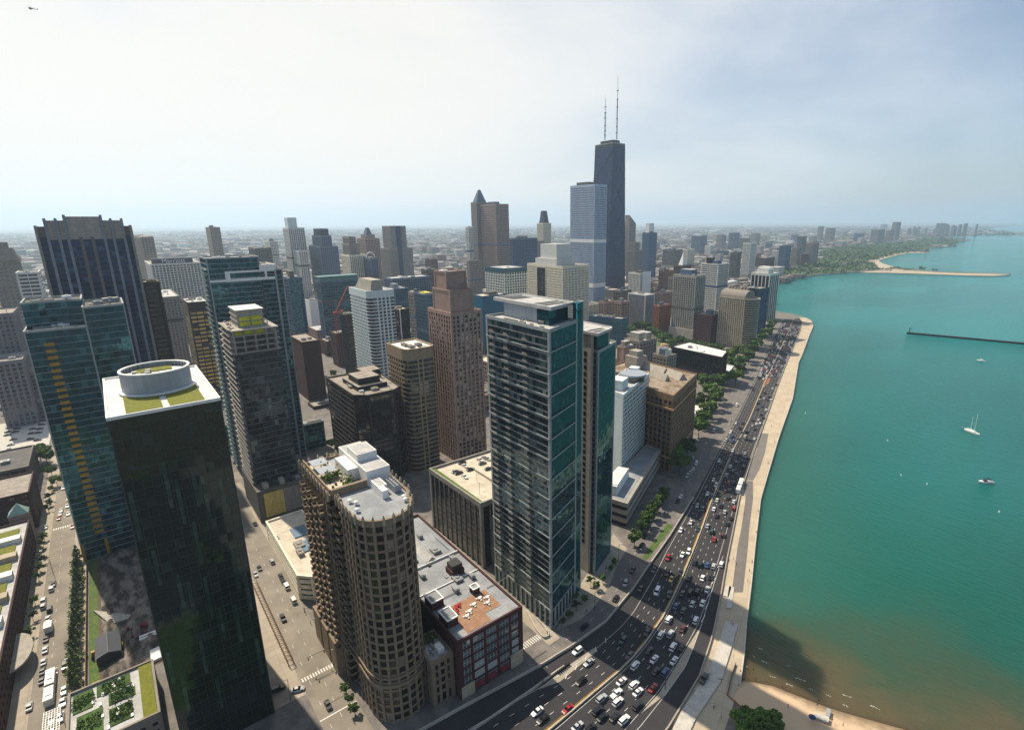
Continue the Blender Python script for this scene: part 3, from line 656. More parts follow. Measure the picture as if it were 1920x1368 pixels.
# --- twin glass towers
QP = [V((-140.2, 116.5)), V((-148.2, 137)), V((-180.2, 137)), V((-180.2, 116.5))]
q_s = ST['qsouth']; q_e = ST['tealface']
Q = building('glass_tower', 'tallest near glass tower: slatted grey front, flat teal side, thin overhanging roof slab', QP, 124, q_s, est={0: q_e, 1: q_s, 2: q_s, 3: q_s}, roof='roof_light', clutter=2, wins=100)
r = Q.root; rz = Q.roofz
gp = S(q_s, win=False)
mb = MB()   # white slab lines every third storey and their balconies
for f in range(0, 15):
    z = 8.25*f+.02
    mb.box(-180.3, -140.4, 116.15, 116.4, z, z+.42)
    mb.hexa([(-139.75+.0, 116.6, z), (-139.55, 116.6, z), (-147.75, 137, z), (-147.95, 137, z), (-139.75, 116.6, z+.5), (-139.55, 116.6, z+.5), (-147.75, 137, z+.5), (-147.95, 137, z+.5)])
mb.build('slab_line', MATS['slab_white'], r)
for ub in (-175.5, -165.8, -153.8):
    for f in range(3, 44):
        z = 2.745*f; m2 = MB(); m2.box(ub-1.3, ub+1.3, 115.5, 116.2, z, z+.12); m2.box(ub-1.3, ub+1.3, 115.46, 115.5, z+.12, z+.9, 0); m2.build('balcony', MATS['conc_mid'], r)
mb = MB(); mb.prism(ccw([(-149.5, 124), (-153.2, 136), (-178, 136), (-178, 124)]), rz, 128.9); mb.build('penthouse', MATS['screen_grey'], r)
mb = MB(); mb.prism(ccw([(-148.9, 123.6), (-152.6, 136.2), (-158, 136.2), (-156, 123.6)]), rz+.02, 128.6); mb.build('penthouse_glass', MATS['gl_teal_flat'], r)
mb = MB(); sl = ccw([(-146.6, 122.6), (-151.4, 138.6), (-184.8, 138.6), (-183.6, 122.6)]); mb.prism(sl, 129, 129.9, 0, True, True)
mb.ring(sl, offset(sl, -.9), 129.9, 130.3); mb.build('roof_slab', MATS['roof_light'], r)
mb = MB()
for x in (-153.4, -156.4, -159.4): mb.box(x-.9, x+.9, 125, 136.6, 129.93, 130.0)
mb.box(-182, -174, 126, 135.5, 129.93, 130.0); mb.build('roof_opening', MATS['frame_dark'], r)
mb = MB(); mb.prism(ccw([(-147.7, 136), (-149.9, 141.4), (-153, 141.4), (-150.6, 137.02), (-148.1, 137.02)]), 0, 130.1); mb.build('fin_wall', MATS['gl_teal_flat'], r)
mb = MB(); mb.prism(ccw([(-149.85, 141.42), (-150.2, 142.3), (-154, 142.3), (-153.2, 141.42)]), 0, 130.3); mb.build('fin_edge', MATS['slab_white'], r)
for i in range(26):
    mb = MB(); x = random.uniform(-170, -146); mb.box(x-.4, x+.4, 118.2, 119.0, rz, rz+.7); mb.build('terrace_table', MATS['frame_dark'], r)
RP = [V((-153.7, 154.3)), V((-161.6, 173.4)), V((-190, 173.4)), V((-188, 154.3))]
cl = MB()
for k in range(13): cl.box(-179.9+k*3.28, -179.3+k*3.28, 115.95, 116.5, 0, 8.3)
for k in range(1, 8): cl.box(-140.2-8*k/7.6+.1, -140.2-8*k/7.6+.75, 116.5+20.5*k/7.6-.3, 116.5+20.5*k/7.6+.3, 0, 8.3)
cl.build('colonnade', MATS['slab_white'], r)
R2 = building('glass_tower', 'shorter glass tower just behind the tallest, teal side with a blank beige wall', RP, 108, S(ST['tealface']), est={0: q_e, 1: q_s, 2: q_s, 3: S(ST['qsouth'], gl='gl_teal')}, roof='roof_light', clutter=1, wins=100)
r = R2.root
mb = MB(); mb.box(-188, -156.2, 152.4, 154.0, 0, 114.6); mb.box(-186, -158.5, 154.31, 166, R2.roofz, 114.6); mb.build('core_wall', MATS['conc_light'], r)
for xw in (-164.2, -159.6):
    for f in range(5, 36):
        m2 = MB(); m2.box(xw-.8, xw+.8, 152.3, 152.4, f*3.0, f*3.0+1.9); m2.build('window', MATS['gl_black'], r)
mb = MB(); mb.prism(ccw([(-154.8, 154.4), (-158.4, 165), (-158.48, 165), (-158.48, 154.4)]), R2.roofz, 114.4); mb.build('penthouse_glass', MATS['gl_teal_flat'], r)
mb = MB(); sl = ccw([(-151.6, 151.6), (-155.6, 163.4), (-158, 167), (-188.6, 167), (-188.6, 151.6)]); mb.prism(sl, 114.7, 115.5, 0, True, True); mb.ring(sl, offset(sl, -.8), 115.5, 115.9); mb.build('roof_slab', MATS['roof_light'], r)
mb = MB()
for x in (-156, -159.5): mb.box(x-1, x+1, 153.5, 162.5, 115.53, 115.58)
mb.build('roof_opening', MATS['frame_dark'], r)
# --- white hotel slab with terraced podium
SP = [V((-200.8, 222.9)), V((-220.7, 269.6)), V((-238, 266)), V((-219, 223.6))]
SH = building('hotel_tower', 'white hotel slab with a rounded rooftop lounge and a striped terraced podium', SP, 62.4, ST['hotelwhite'], est={3: ST['blankcool'], 1: ST['blankcool']}, roof='roof_light', clutter=2)
r = SH.root; rz = SH.roofz
mb = MB(); c = V((-219, 252)); mb.cyl(c, 7.6, 7.6, rz, rz+3.4, 28); mb.build('lounge', MATS['gl_dark'], r)
mb = MB(); mb.cyl(c, 8.3, 8.3, rz+3.4, rz+4.6, 28); mb.build('lounge_roof', MATS['screen_grey'], r)
for ph_ in (((-213, 232), 5, 4.2, 6.2), ((-227, 262), 3, 3, 5)): mb = MB(); mb.obox(ph_[0], hv(337), ph_[1], ph_[2], rz, rz+ph_[3]); mb.build('penthouse', MATS['cool_white'], r)
zp = atd(1176, 957, 252).z
pd_ = [V((-170.5, 195.2)), V((-204, 264.6)), V((-216, 264)), V((-188, 190))]
for k in range(6):
    z0 = k*zp/6; mb = MB(); p = offset(ccw(pd_), -.8 if k % 2 == 0 else 0); mb.prism(p, z0+.002, (k+1)*zp/6, 0); mb.build('podium_band', MATS['frame_dark' if k % 2 == 0 else 'conc_light'], r)
mb = MB(); mb.prism(offset(ccw(pd_), -2), zp, zp+.1); mb.build('podium_roof', MATS['roof_grey'], r)
mb = MB(); mb.prism(ccw([(-180, 197), (-191, 219), (-197, 216), (-188, 194)]), zp+.1, zp+5.5); mb.build('podium_block', MATS['cool_white'], r)
mb = MB(); mb.prism(ccw([(-180.6, 198), (-190.6, 218), (-196.4, 215.4), (-188, 195.4)]), zp+5.5, zp+5.9); mb.build('podium_block_roof', MATS['roof_white'], r)
# --- brown classic block on the drive
TP = [V((-196.5, 264.8)), V((-216.8, 318)), V((-275, 318)), V((-272, 266))]
T = building('apartment_block', 'brown masonry block with stained flat roof and long gabled skylights', TP, 53.8, ST['brown_classic'], roof='roof_brown', clutter=3)
r = T.root; rz = T.roofz
mb = MB(); mb.ring(offset(T.poly, .9), offset(T.poly, .3), 43.6, 44.7); mb.ring(offset(T.poly, .9), offset(T.poly, .3), 10, 11); mb.build('cornice', stone('tan_warm', (.40, .26, .14)), r)
def gable(mb, c, t, hl, hw, z, h):
    n = V((-t.y, t.x)); a = [c-t*hl-n*hw, c+t*hl-n*hw, c+t*hl+n*hw, c-t*hl+n*hw]
    b = [c-t*hl-n*.05, c+t*hl-n*.05, c+t*hl+n*.05, c-t*hl+n*.05]
    mb.hexa([(p.x, p.y, z) for p in a]+[(p.x, p.y, z+h) for p in b])
for (ga, gb, gw) in (((1187, 674), (1249, 694), 3.6), ((1253, 694), (1281, 704), 3.6), ((1222, 696), (1252, 706), 2.4)):
    ga, gb = at(*ga, rz+3).xy, at(*gb, rz+3).xy
    mb = MB(); gable(mb, (ga+gb)/2, (gb-ga).normalized(), (gb-ga).length/2, gw, rz, 4.5); mb.build('skylight', MATS['conc_light'], r)
mb = MB(); mb.box(-266, -254, 296, 307, rz, rz+9); mb.box(-264, -256, 298, 305, rz+9, rz+13); mb.build('penthouse', MATS['conc_light'], r)
mb = MB(); mb.box(-270, -262, 270, 278, rz, rz+14); mb.box(-269, -263, 271, 277, rz+14, rz+18); mb.build('stair_tower', MATS['brown'], r)
# --- dark low box with white roof
building('office_block', 'long black low office block with white roof beside the drive trees', [V((-284.3, 458.3)), V((-296, 486)), V((-348, 492)), V((-346.5, 458.5))], 30, ST['darkpanel'], roof='roof_white', clutter=4, seed=11)
# --- parking garage
gp_ = [V((-191.5, 117.2)), V((-191.3, 150)), V((-238.2, 154)), V((-239, 116.2))]
GA = building('parking_garage', 'grey concrete garage with tall fins and cars parked on its roof', gp_, 34.8, ST['garage'], roof='roof_cream', clutter=0, par=1.2)
mb = MB(); mb.box(-190.8, -181, 122, 133, 0, 26); mb.build('side_block', MATS['screen_grey'], GA.root)
mb = MB(); mb.box(-190.6, -181.2, 122.2, 132.8, 26, 26.4); mb.build('side_roof', MATS['lawn'], GA.root)
mb = MB(); mb.box(-238, -192.5, 117.0, 118.6, GA.roofz, GA.roofz+.9); mb.build('planter', MATS['leaf_bright'], GA.root)
mb = MB(); mb.box(-226, -194, 133.6, 134.1, GA.roofz, GA.roofz+1.1); mb.build('ramp_wall', MATS['conc_light'], GA.root)
for x, y in ((-200, 122), (-212, 128), (-205, 140)):
    mb = MB(); mb.tube((x, y, GA.roofz), (x, y, GA.roofz+6), .09); mb.box(x-.7, x+.7, y-.1, y+.1, GA.roofz+5.9, GA.roofz+6.05); mb.build('lamp_post', MATS['metal_grey'], GA.root)
# --- beige tower with rounded corners
op = [V((-332, 137))] + [V((-309.5, 137))] + arc((-308.8, 141.5), 4.3, -pi/2+.3, 0, 4) + [V((-304.5, 151))] + arc((-308.5, 153), 4, 0, pi/2, 4)[1:] + [V((-333, 157))]
O = building('beige_tower', 'beige tower with rounded corners and a bright white roof behind the garage', op, 83.9, S(ST['beige_round'], corner=0), roof='roof_white', clutter=3)
# --- brown-pink stepped tower
PP, pz = foot((900, 580), (912, 852), None, None, depth=10)
d_ = hypot(-299, 189)
P = building('stepped_tower', 'pinkish brown tower rising in steps to a blank windowless top', [V((-299, 167)), V((-299, 189)), V((-329, 189)), V((-329, 167))], 104.5, ST['pinktower'], clutter=2, roof='roof_gravel')
tier(P, rect(-322, -299.4, 167.4, 184), 118.6, S(ST['blankpink'], top=1)); tier(P, rect(-320, -304.5, 168.2, 182.5), 130, S(ST['blankpink'], top=1), z0=100)
# --- dark office block
mp_ = [V((-361, 104.8)), V((-311.5, 104.6)), V((-305.5, 111.4)), V((-305.5, 128)), V((-310.5, 134)), V((-361, 138))]
M = building('office_block', 'near black office block with chamfered corners and brown gravel roof', mp_, 60, ST['darkoffice'], roof='roof_gravel', clutter=10, est={0: ST['darkband']}, seed=5)
block(M, rect(-352, -340, 122, 134), M.roofz, M.roofz+6, 'black_metal', roofmat='roof_gravel'); block(M, rect(-339, -322, 112, 126), M.roofz, M.roofz+7, 'black_metal', roofmat='roof_gravel'); block(M, rect(-345, -318, 110, 129), M.roofz, M.roofz+3, 'dark_brown', roofmat='roof_gravel')
# --- dark glass tower with the green roof (bottom left)
A = building('green_roof_tower', 'dark glass tower with grass roof and round white screen wall on top', rect(-218, -171, -5.2, 20), 112.4, ST['greencurtain'], roof='roof_white', clutter=0, par=.5)
r = A.root; rz = A.roofz
for a, b, c, d in ((-206, -172.4, -1.2, 6.9), (-206, -172.4, 8.4, 16.6), (-214.5, -206.05, -1.2, 16.6)):
    mb = MB(); mb.box(a, b, c, d, rz+.01, rz+.35); mb.build('grass_panel', MATS['roof_green'], r)
cx, cy, R_ = -195.0, 7.6, 8.7
sc = MB(); sc.ring(arc((cx, cy), R_, 0, 2*pi, 48)[:-1], arc((cx, cy), R_-.35, 0, 2*pi, 48)[:-1], rz+.3, rz+6.4); sc.build('screen_wall', MATS['screen_grey'], r)
sc = MB(); sc.ring(arc((cx, cy), R_+.15, 0, 2*pi, 48)[:-1], arc((cx, cy), R_-.5, 0, 2*pi, 48)[:-1], rz+6.4, rz+6.75); sc.ring(arc((cx, cy), R_+.9, 0, 2*pi, 48)[:-1], arc((cx, cy), R_+.05, 0, 2*pi, 48)[:-1], rz+.36, rz+.8); sc.build('screen_rim', MATS['white_paint'], r)
sc = MB()
for k in range(40):
    a = 2*pi*k/40; sc.obox((cx+(R_-.55)*cos(a), cy+(R_-.55)*sin(a)), V((-sin(a), cos(a))), .12, .14, rz+.4, rz+6.3)
sc.build('screen_post', MATS['metal_grey'], r)
mb = MB(); mb.prism(arc((cx, cy), R_-.8, 0, 2*pi, 40)[:-1], rz+.36, rz+5.0); mb.build('plant_roof', MATS['white_paint'], r)
mb = MB(); mb.box(-201.5, -196.5, 3, 12, rz+5.0, rz+5.3); mb.box(-194, -190, 8.5, 13, rz+5.0, rz+5.3); mb.box(-189.4, -188, 4, 11, rz+5.0, rz+5.3); mb.build('grass_panel', MATS['roof_green'], r)
mb = MB()
for x, y in ((-195.5, 2.6), (-193.5, 1.2), (-191.6, 3.4), (-196, 6), (-193, 5.6)): mb.box(x-.8, x+.8, y-.6, y+.6, rz+5.0, rz+6.1)
mb.build('air_handler', MATS['metal_grey'], r)
mb = MB()
for k in range(6): mb.box(-195, -190, 7.2+k*.25-.08, 7.2+k*.25, rz+5.0, rz+5.5)
mb.build('pipe_rack', MATS['frame_dark'], r)
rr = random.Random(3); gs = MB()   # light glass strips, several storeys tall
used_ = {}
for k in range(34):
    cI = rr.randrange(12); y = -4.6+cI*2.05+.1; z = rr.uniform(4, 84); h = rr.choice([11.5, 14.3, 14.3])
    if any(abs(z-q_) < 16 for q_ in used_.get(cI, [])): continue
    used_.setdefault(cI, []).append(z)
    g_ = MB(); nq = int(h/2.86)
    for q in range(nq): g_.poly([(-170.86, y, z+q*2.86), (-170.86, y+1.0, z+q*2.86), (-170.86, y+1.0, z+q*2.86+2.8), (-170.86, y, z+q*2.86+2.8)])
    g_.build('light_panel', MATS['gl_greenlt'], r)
# low glass-and-grass wing at its foot, roof garden
RG = building('garden_terrace', 'low block with roof garden, paved squares and white pergola under the dark glass tower', rect(-213.5, -186, -32, -9.5), 9, ST['smallpunch'], roof='roof_light', clutter=0, wins=30)
r = RG.root; rz = RG.roofz
mb = MB(); mb.box(-213, -186.5, -13.6, -10, rz, rz+.5); mb.build('grass_strip', MATS['roof_green'], r)
mb = MB()
for a, b, c, d in ((-212, -206.5, -25, -16), (-205.5, -200, -22, -15), (-212, -203, -31, -26), (-201, -190, -30, -23.5), (-198, -190, -22, -16)): mb.box(a, b, c, d, rz, rz+.3)
mb.build('planting_bed', MATS['leaf_dark'], r)
mb = MB()
for i in range(1500):
    c = random.choice([(-209.2, -20.5), (-202.8, -18.5), (-207.5, -28.4), (-195.5, -27), (-194.5, -19)]); p = V((c[0]+random.uniform(-3, 3), c[1]+random.uniform(-3, 3), rz+.3+abs(random.gauss(0, .5)))); s = random.uniform(.15, .4)
    a = V((random.gauss(0, 1), random.gauss(0, 1), random.gauss(0, 1))).normalized()*s; b = a.orthogonal().normalized()*s; mb.poly([p-a, p+b, p+a, p-b])
mb.build('shrubs', MATS['leaf_mid'], r)['kind'] = 'stuff'
mb = MB()
for i in range(16): mb.box(-206+i*1.1, -205.8+i*1.1, -37.5, -33.4, rz+3, rz+3.15)
for j in range(7): mb.box(-206, -189.3, -37.5+j*.66, -37.36+j*.66, rz+3.16, rz+3.3)
for x in (-205.5, -189.6):
    for y in (-37.3, -33.6): mb.box(x-.15, x+.15, y-.15, y+.15, 0, rz+3)
mb.build('pergola', MATS['white_paint'], r)
for i in range(14):
    mb = MB(); x = random.uniform(-212, -188); y = random.uniform(-31, -15); mb.box(x-.7, x+.7, y-.35, y+.35, rz, rz+.5); mb.build('bench', MATS['white_paint'], r)
# --- teal tower with mustard balconies
bp, bz = foot((44, 621), (165, 1050), None, (118, 602), depth=14)
c = bp[0]
B1 = building('teal_tower', 'curved teal glass tower with a ladder of mustard yellow balcony panels', [c, c+V((0, 21)), c+V((-16, 21)), c+V((-16, 0))], bz, ST['tealslab'], roof='roof_light', clutter=4, base=0) if False else building('teal_tower', 'curved teal glass tower with a ladder of mustard yellow balcony panels', [c, c+V((0, 21)), c+V((-16, 21)), c+V((-16, 0))], bz, ST['tealslab'], roof='roof_light', clutter=4)
zu = atd(44, 567, 334).z
cc = c+V((-13, 0)); cr_ = []
for k in range(9):   # shallow concave front
    u = k/8; cr_.append(V((c.x-9.5-2.2*sin(pi*u), c.y+0.5+20.5*u)))
tier(B1, cr_ + [V((c.x-30, c.y+21)), V((c.x-30, c.y+.5))], zu, S(ST['tealslab'], corner=0), z0=0, roof='roof_dark', clutter=4, wins=40)
tier(B1, [c+V((-.6, 21.05)), c+V((-3.5, 36)), c+V((-30, 36)), c+V((-30, 21.05))], atd(152, 566, 345).z, ST['tealslab'], z0=0, roof='roof_dark', clutter=3, wins=60)
nf = int(bz/3.05)
for k in range(4, nf-1):
    mb = MB(); z = k*3.05+.9; y = c.y+5.4+ (nf-k)*.03; mb.box(c.x+.25, c.x+.62, y, y+3.4, z, z+1.5); mb.build('balcony_panel', MATS['mustard'], B1.root)
mb = MB(); mb.box(c.x-.5, c.x+.9, c.y-.1, c.y+1.1, 0, 9); mb.box(c.x-.5, c.x+.9, c.y+9, c.y+10.2, 0, 9); mb.build('column', MATS['mustard'], B1.root)
stone('rib_grey', (.20, .215, .25)); stone('crown_grey', (.30, .275, .255)); stone('rib_brown', (.135, .122, .115))
# --- tall dark tower with concrete ribs and a stepped crown
cp = atd(66, 425, 430); ce = cast(cp.xy, 0, (246, 423)); w = (ce-cp.xy).length
zc_ = cp.z; c = cp.xy
C1 = building('ribbed_tower', 'tallest dark blue tower at left with pale concrete ribs and stepped crown', [c, c+V((0, w)), c+V((-26, w)), c+V((-26, 0))], zc_, S(ST['river'], top=6, topmat='rib_brown'), roof='roof_gravel', clutter=2)
for (u0, u1, dz, dx) in ((.10, .90, 3.4, .6), (.30, .68, 5.6, 1.2)):
    mb = MB(); mb.box(c.x-20, c.x+dx, c.y+w*u0, c.y+w*u1, zc_-7.5, zc_+dz); mb.build('crown', MATS['crown_grey'], C1.root)
for i, u in enumerate((.0, .10, .21, .30, .43, .55, .68, .78, .90, .985)):
    mb = MB(); wd = 1.3 if i not in (4, 5) else 1.6; top = zc_+(4.6 if 0 < i < 9 else .6)+(2 if i in (3, 6) else 0)
    if i in (4, 5): top = zc_-6
    mb.box(c.x+.05, c.x+1.7, c.y+w*u-wd/2, c.y+w*u+wd/2, 0, top); mb.build('rib', MATS['conc_mid' if i in (0, 9) else 'rib_grey' if i not in (4, 5) else 'rib_brown'], C1.root)
mb = MB()
for z in (zc_-60, zc_-73): mb.box(c.x+.1, c.x+1.1, c.y+w*.32, c.y+w*.72, z, z+1.2)
mb.build('cross_band', MATS['conc_mid'], C1.root)
t2 = tier(C1, [c+V((-3, w+.3)), c+V((-3, w+8)), c+V((-24, w+8)), c+V((-24, w+.3))], zc_-35, S(ST['darkoffice'], fh=3, bd=.9), z0=0, wins=60)
# --- big teal residential slab
jp, jz = foot((386, 484), (447, 890), None, (484, 482), depth=24)
c = jp[0]; jl = (jp[1]-jp[0]).length
J = building('teal_slab', 'wide teal glass slab with white floor lines and a white framed top', jp, jz, S(ST['tealslab2'], top=.8), roof='roof_light', clutter=2)
e2 = cast(c, 0, (515, 495)); l2 = (e2-c).length; z2 = atd(515, 495, hypot(e2.x, e2.y)).z
tier(J, [c+V((0, jl+.05)), V((c.x, c.y+l2)), V((c.x-24, c.y+l2)), c+V((-24, jl+.05))], z2, S(ST['tealslab2'], top=3.2, topmat='white_paint'), z0=0, wins=80)
e3 = cast(c, 0, (526, 500)); l3 = (e3-c).length
tier(J, [V((c.x-2, c.y+l2+.1)), V((c.x-2, c.y+l3+1)), V((c.x-22, c.y+l3+1)), V((c.x-22, c.y+l2+.1))], z2-3, ST['tealslab2'], z0=0, wins=30)
mb = MB(); mb.box(c.x-.2, c.x+.9, c.y+l2-1.0, c.y+l2, 0, z2-3.4); mb.build('pilaster', MATS['slab_white'], J.root)
mb = MB()
for (u0, u1, v0, v1) in ((.30*jl, l2-.2, z2-4.2, z2-3.0), (.30*jl, l2-.2, z2-9.4, z2-7.6), (.0, .30*jl, z2-9.2, z2-7.8), (.30*jl, .30*jl+2.6, z2-7.6, z2-4.2), (l2-6.6, l2-5.4, z2-7.6, z2-4.2)): mb.box(c.x+.05, c.x+.75, c.y+u0, c.y+u1, v0, v1)
mb.build('top_frame', MATS['white_paint'], J.root)
for f in range(2, 44):
    z = f*3.1; mb = MB(); mb.box(c.x-20, c.x-1, c.y-1.9, c.y-.5, z, z+.25); mb.box(c.x-20, c.x-1, c.y-1.9, c.y-1.8, z+.25, z+1.1, 1); mb.build('balcony', [MATS['slab_white'], MATS['pale_teal']], J.root)
# --- tower under construction
kp, kz = foot((432, 606), (487, 968), (410, 585), (516, 592), depth=20)
kz -= 1.5
zg = kz-15
Kb = building('unfinished_tower', 'unfinished dark glass tower with bare concrete top floors and yellow sheeting', kp, zg, S(ST['tealslab'], gl='gl_night', fh=3.2, bd=.2, bh=.14, wall='sign_dark', bandmat='conc_mid'), roof='roof_gravel', clutter=0)
r = Kb.root
k0 = Kb.poly
for f in range(5):
    z = zg+f*3.0; mb = MB(); mb.prism(offset(k0, .7), z, z+.45, 0, True, True); mb.build('floor_slab', MATS['conc_light'], r)
a, b, c3, d3 = k0
mb = MB()
for u in (0.03, .25, .5, .75, .97):
    for v in (.04, .5, .96):
        p = a*(1-u)*(1-v)+b*u*(1-v)+c3*u*v+d3*(1-u)*v; mb.obox(p, V((1, 0)), .45, .45, zg+.45, zg+12.2)
mb.build('column', MATS['conc_light'], r)
mb = MB(); e = sub(k0, .08, .72, .06, .5); mb.prism(e, zg+9.5, zg+11.9, 0, False); mb.build('yellow_sheet', MATS['yellow_tarp'], r)
mb = MB(); mb.prism(sub(k0, .05, .95, .12, .9), zg+.45, zg+9, 0, False); mb.build('dark_core', MATS['conc_dark'], r)
ph = sub(k0, .22, .80, .25, .85); zt = zg+12.45
mb = MB(); mb.prism(ph, zt, zt+8.6); mb.build('core_house', MATS['conc_light'], r)
phc = ccw(ph)
for k_, (e0, e1) in enumerate(((.06, .45), (.52, .93))):
    for f in range(2):
        p0, p1 = phc[0].lerp(phc[1], e0), phc[0].lerp(phc[1], e1); nn_ = Vector(((p1-p0).normalized().y, -(p1-p0).normalized().x)); mb = MB(); mb.prism([p0+nn_*.02, p0+nn_*.3, p1+nn_*.3, p1+nn_*.02], zt+.6+f*2.8, zt+2.7+f*2.8); mb.build('yellow_sheet', MATS['yellow_tarp'], r)
for f in range(4):
    mb = MB(); mb.prism(offset(ccw(ph), .5), zt+2.8*f+.01, zt+2.8*f+.5, 0, True, True); mb.build('core_slab', MATS['conc_light'], r)
mb = MB(); mb.prism(offset(ccw(ph), .6), zt+8.92, zt+9.3, 0); mb.build('core_roof', MATS['roof_white'], r)
rr = random.Random(8)
mb = MB()
for i in range(60):
    u, v = rr.random(), rr.random(); p = a*(1-u)*(1-v)+b*u*(1-v)+c3*u*v+d3*(1-u)*v; s = rr.uniform(.3, .9); mb.box(p.x-s, p.x+s, p.y-s*.6, p.y+s*.6, zt, zt+rr.uniform(.3, 1.3))
mb.build('building_materials', MATS['conc_light'], r)
for f in range(34):
    z = 14+f*3.2
    if z < zg+13: mb = MB(); mb.prism([d3+V((.5, -1.6)), a+V((-.8, -1.6)), a+V((-.8, -.4)), d3+V((.5, -.4))], z, z+.3, 0, True, True); mb.build('balcony', MATS['conc_mid'], r)
pd3 = rect(a.x-30, a.x+9, a.y-2, a.y+30)
mb = MB(); mb.prism(ccw(pd3), 0, 19, 0); mb.build('podium', MATS['conc_dark'], r)
mb = MB(); mb.box(a.x+9.05, a.x+9.3, a.y+1, a.y+11, 3, 17); mb.build('yellow_wall', stone('pale_yellow', (.55, .42, .16)), r)
mb = MB(); mb.box(a.x+9.05, a.x+9.25, a.y+11.2, a.y+29.5, 3, 17); mb.build('grey_wall', MATS['conc_mid'], r)
for i in range(7):
    mb = MB(); y = a.y+2+i*4.2; mb.box(a.x+3, a.x+6+rr.random()*2, y, y+2.4, 19, 19.8+rr.random()*2); mb.build('building_materials', MATS[rr.choice(['conc_light', 'blue_light', 'frame_dark', 'metal_grey'])], r)
# --- low podium with two long skylights on the avenue
PL = building('podium_building', 'low cream podium with two dark blue rooftop skylights and banded sides', [V((-282, 44)), V((-225.5, 43.8)), V((-220.5, 48.5)), V((-220.5, 61)), V((-282, 61))], 12, S(ST['horizwhite'], fh=3, bh=1.7), roof='roof_cream', clutter=2, wins=40)
mb = MB()
for x in (-262, -247): mb.box(x-5, x+5, 51, 58, PL.roofz, PL.roofz+.6)
mb.build('skylight', stone('slate_blue', (.10, .16, .22), rough=.4), PL.root)
# ================================================================== the other buildings, near to far
hb('blankmaroon', 'maroon_tower', 'plain dark maroon brick tower beside the wide teal slab', (566, 641), 523, (542, 630), (599, 637), clutter=3)
hb('darkband', 'low_building', 'low dark building with pale roof at the foot of the maroon tower', (588, 762), 495, (577, 748), (640, 745), depth=25)
hb('tealslab', 'office_building', 'low teal office block with grass patches on its roof behind the unfinished tower', (551, 800), 400, (545, 775), (607, 797), roof='roof_green', clutter=1, wins=60)
hb('goldreflect', 'gold_reflecting_block', 'dark office block with a gold reflection painted on its window bands', (351, 567), 560, (340, 561), (391, 564), roof='roof_light', clutter=5)
hb('smallpunch', 'hotel_building', 'slim beige hotel with tiny square windows left of the gold reflecting block', (302, 557), 700, (290, 552), (335, 552), roof='roof_light')
MA = hb('marriott', 'hotel_building', 'broad white gridded hotel with a dark lettered sign box on its roof', (282, 495), 960, (273, 494), (374, 490), clutter=0)
p = MA.poly; z = MA.z1
a = cast(p[0], 0, (361, 484)); e = MA.root
zs = atd(361, 483, hypot(a.x, a.y)).z
mb = MB(); mb.box(p[0].x-9, p[0].x-1.0, p[0].y+2, a.y, MA.roofz, z+7.0); mb.build('sign_box', MATS['sign_dark'], e)
cu = bpy.data.curves.new('sign_text', 'FONT'); cu.body = 'Marriott'; cu.size = 8.4; cu.extrude = .15; cu.align_x = 'CENTER'
tx = bpy.data.objects.new('sign_text', cu); COL.objects.link(tx); bpy.context.view_layer.update()
me = bpy.data.meshes.new_from_object(tx.evaluated_get(bpy.context.evaluated_depsgraph_get())); bpy.data.objects.remove(tx)
me.materials.clear(); me.materials.append(MATS['white_paint'])
tx = bpy.data.objects.new('sign_text', me); COL.objects.link(tx); tx.parent = e
tx.matrix_local = Matrix.Translation(Vector((p[0].x-.7, (p[0].y+a.y)/2+2, z+.6)) - OFF[e.name]) @ Matrix.Rotation(pi/2, 4, 'Z') @ Matrix.Rotation(pi/2, 4, 'X')
hb('far_grid', 'slab_tower', 'grey slab tower just right of the dark ribbed tower', (263, 444), 1150, (250, 446), (287, 444))
hb('smallpunch', 'slim_tower', 'slim beige tower with dark cap standing alone above the teal slab', (393, 426), 1500, (385, 425), (412, 426), wins=0)
hb('whiteband', 'office_tower', 'white banded office tower at the left edge with grey rooftop plant room', (30, 511), 720, None, (70, 508), depth=30, hR=0)
b_ = hb('far_grid', 'crowned_tower', 'pale ribbed tower at the far left with rounded crown', (-20, 488), 820, None, (31, 486), depth=30)
mb = MB(); x, y = b_.root.location.x, b_.root.location.y; mb.cyl((x+6, y), 15, 11, b_.roofz, b_.roofz+7, 24); mb.cyl((x+6, y), 11, 9, b_.roofz+7, b_.roofz+13, 24); mb.cyl((x+6, y), 6, 6, b_.roofz+13, b_.roofz+19, 12); mb.build('crown', MATS['grey_stone'], b_.root)
b_ = hb('gothic_dark', 'stone_tower', 'grey stone tower with vertical piers at the lower left edge', (-30, 590), 640, None, (22, 584), depth=40, wins=60)
hb('gothic_dark', 'stone_block', 'lower grey stone block stepping down behind the teal tower', (-20, 680), 600, None, (40, 672), depth=40, wins=60)
hb('gothic_dark', 'stone_block', 'grey stone wing with stepped roof ending beside the mustard panels', (30, 700), 610, None, (60, 680), depth=30, wins=40)
hb('far_teal', 'curtain_wall_tower', 'dark green glass tower with cream top right of the teal slab', (540, 521), 620, (526, 512), (566, 522), roof='roof_cream')
b_ = hb('far_teal', 'curtain_wall_tower', 'dark teal tower with pale flat canopy roof behind the red crane', (600, 529), 720, (592, 528), (670, 522))
block(b_, sub(b_.poly, .0, 1, .0, .8), b_.z1, b_.z1+6, 'pale_teal', name='roof_canopy', over=2)
b_ = hb('far_white', 'white_tower', 'tall slim white tower with a square cap over the skyline', (540, 427), 1300, (530, 426), (570, 426))
block(b_, sub(b_.poly, .1, .65, .2, .8), b_.roofz, b_.z1+21, 'cool_white')
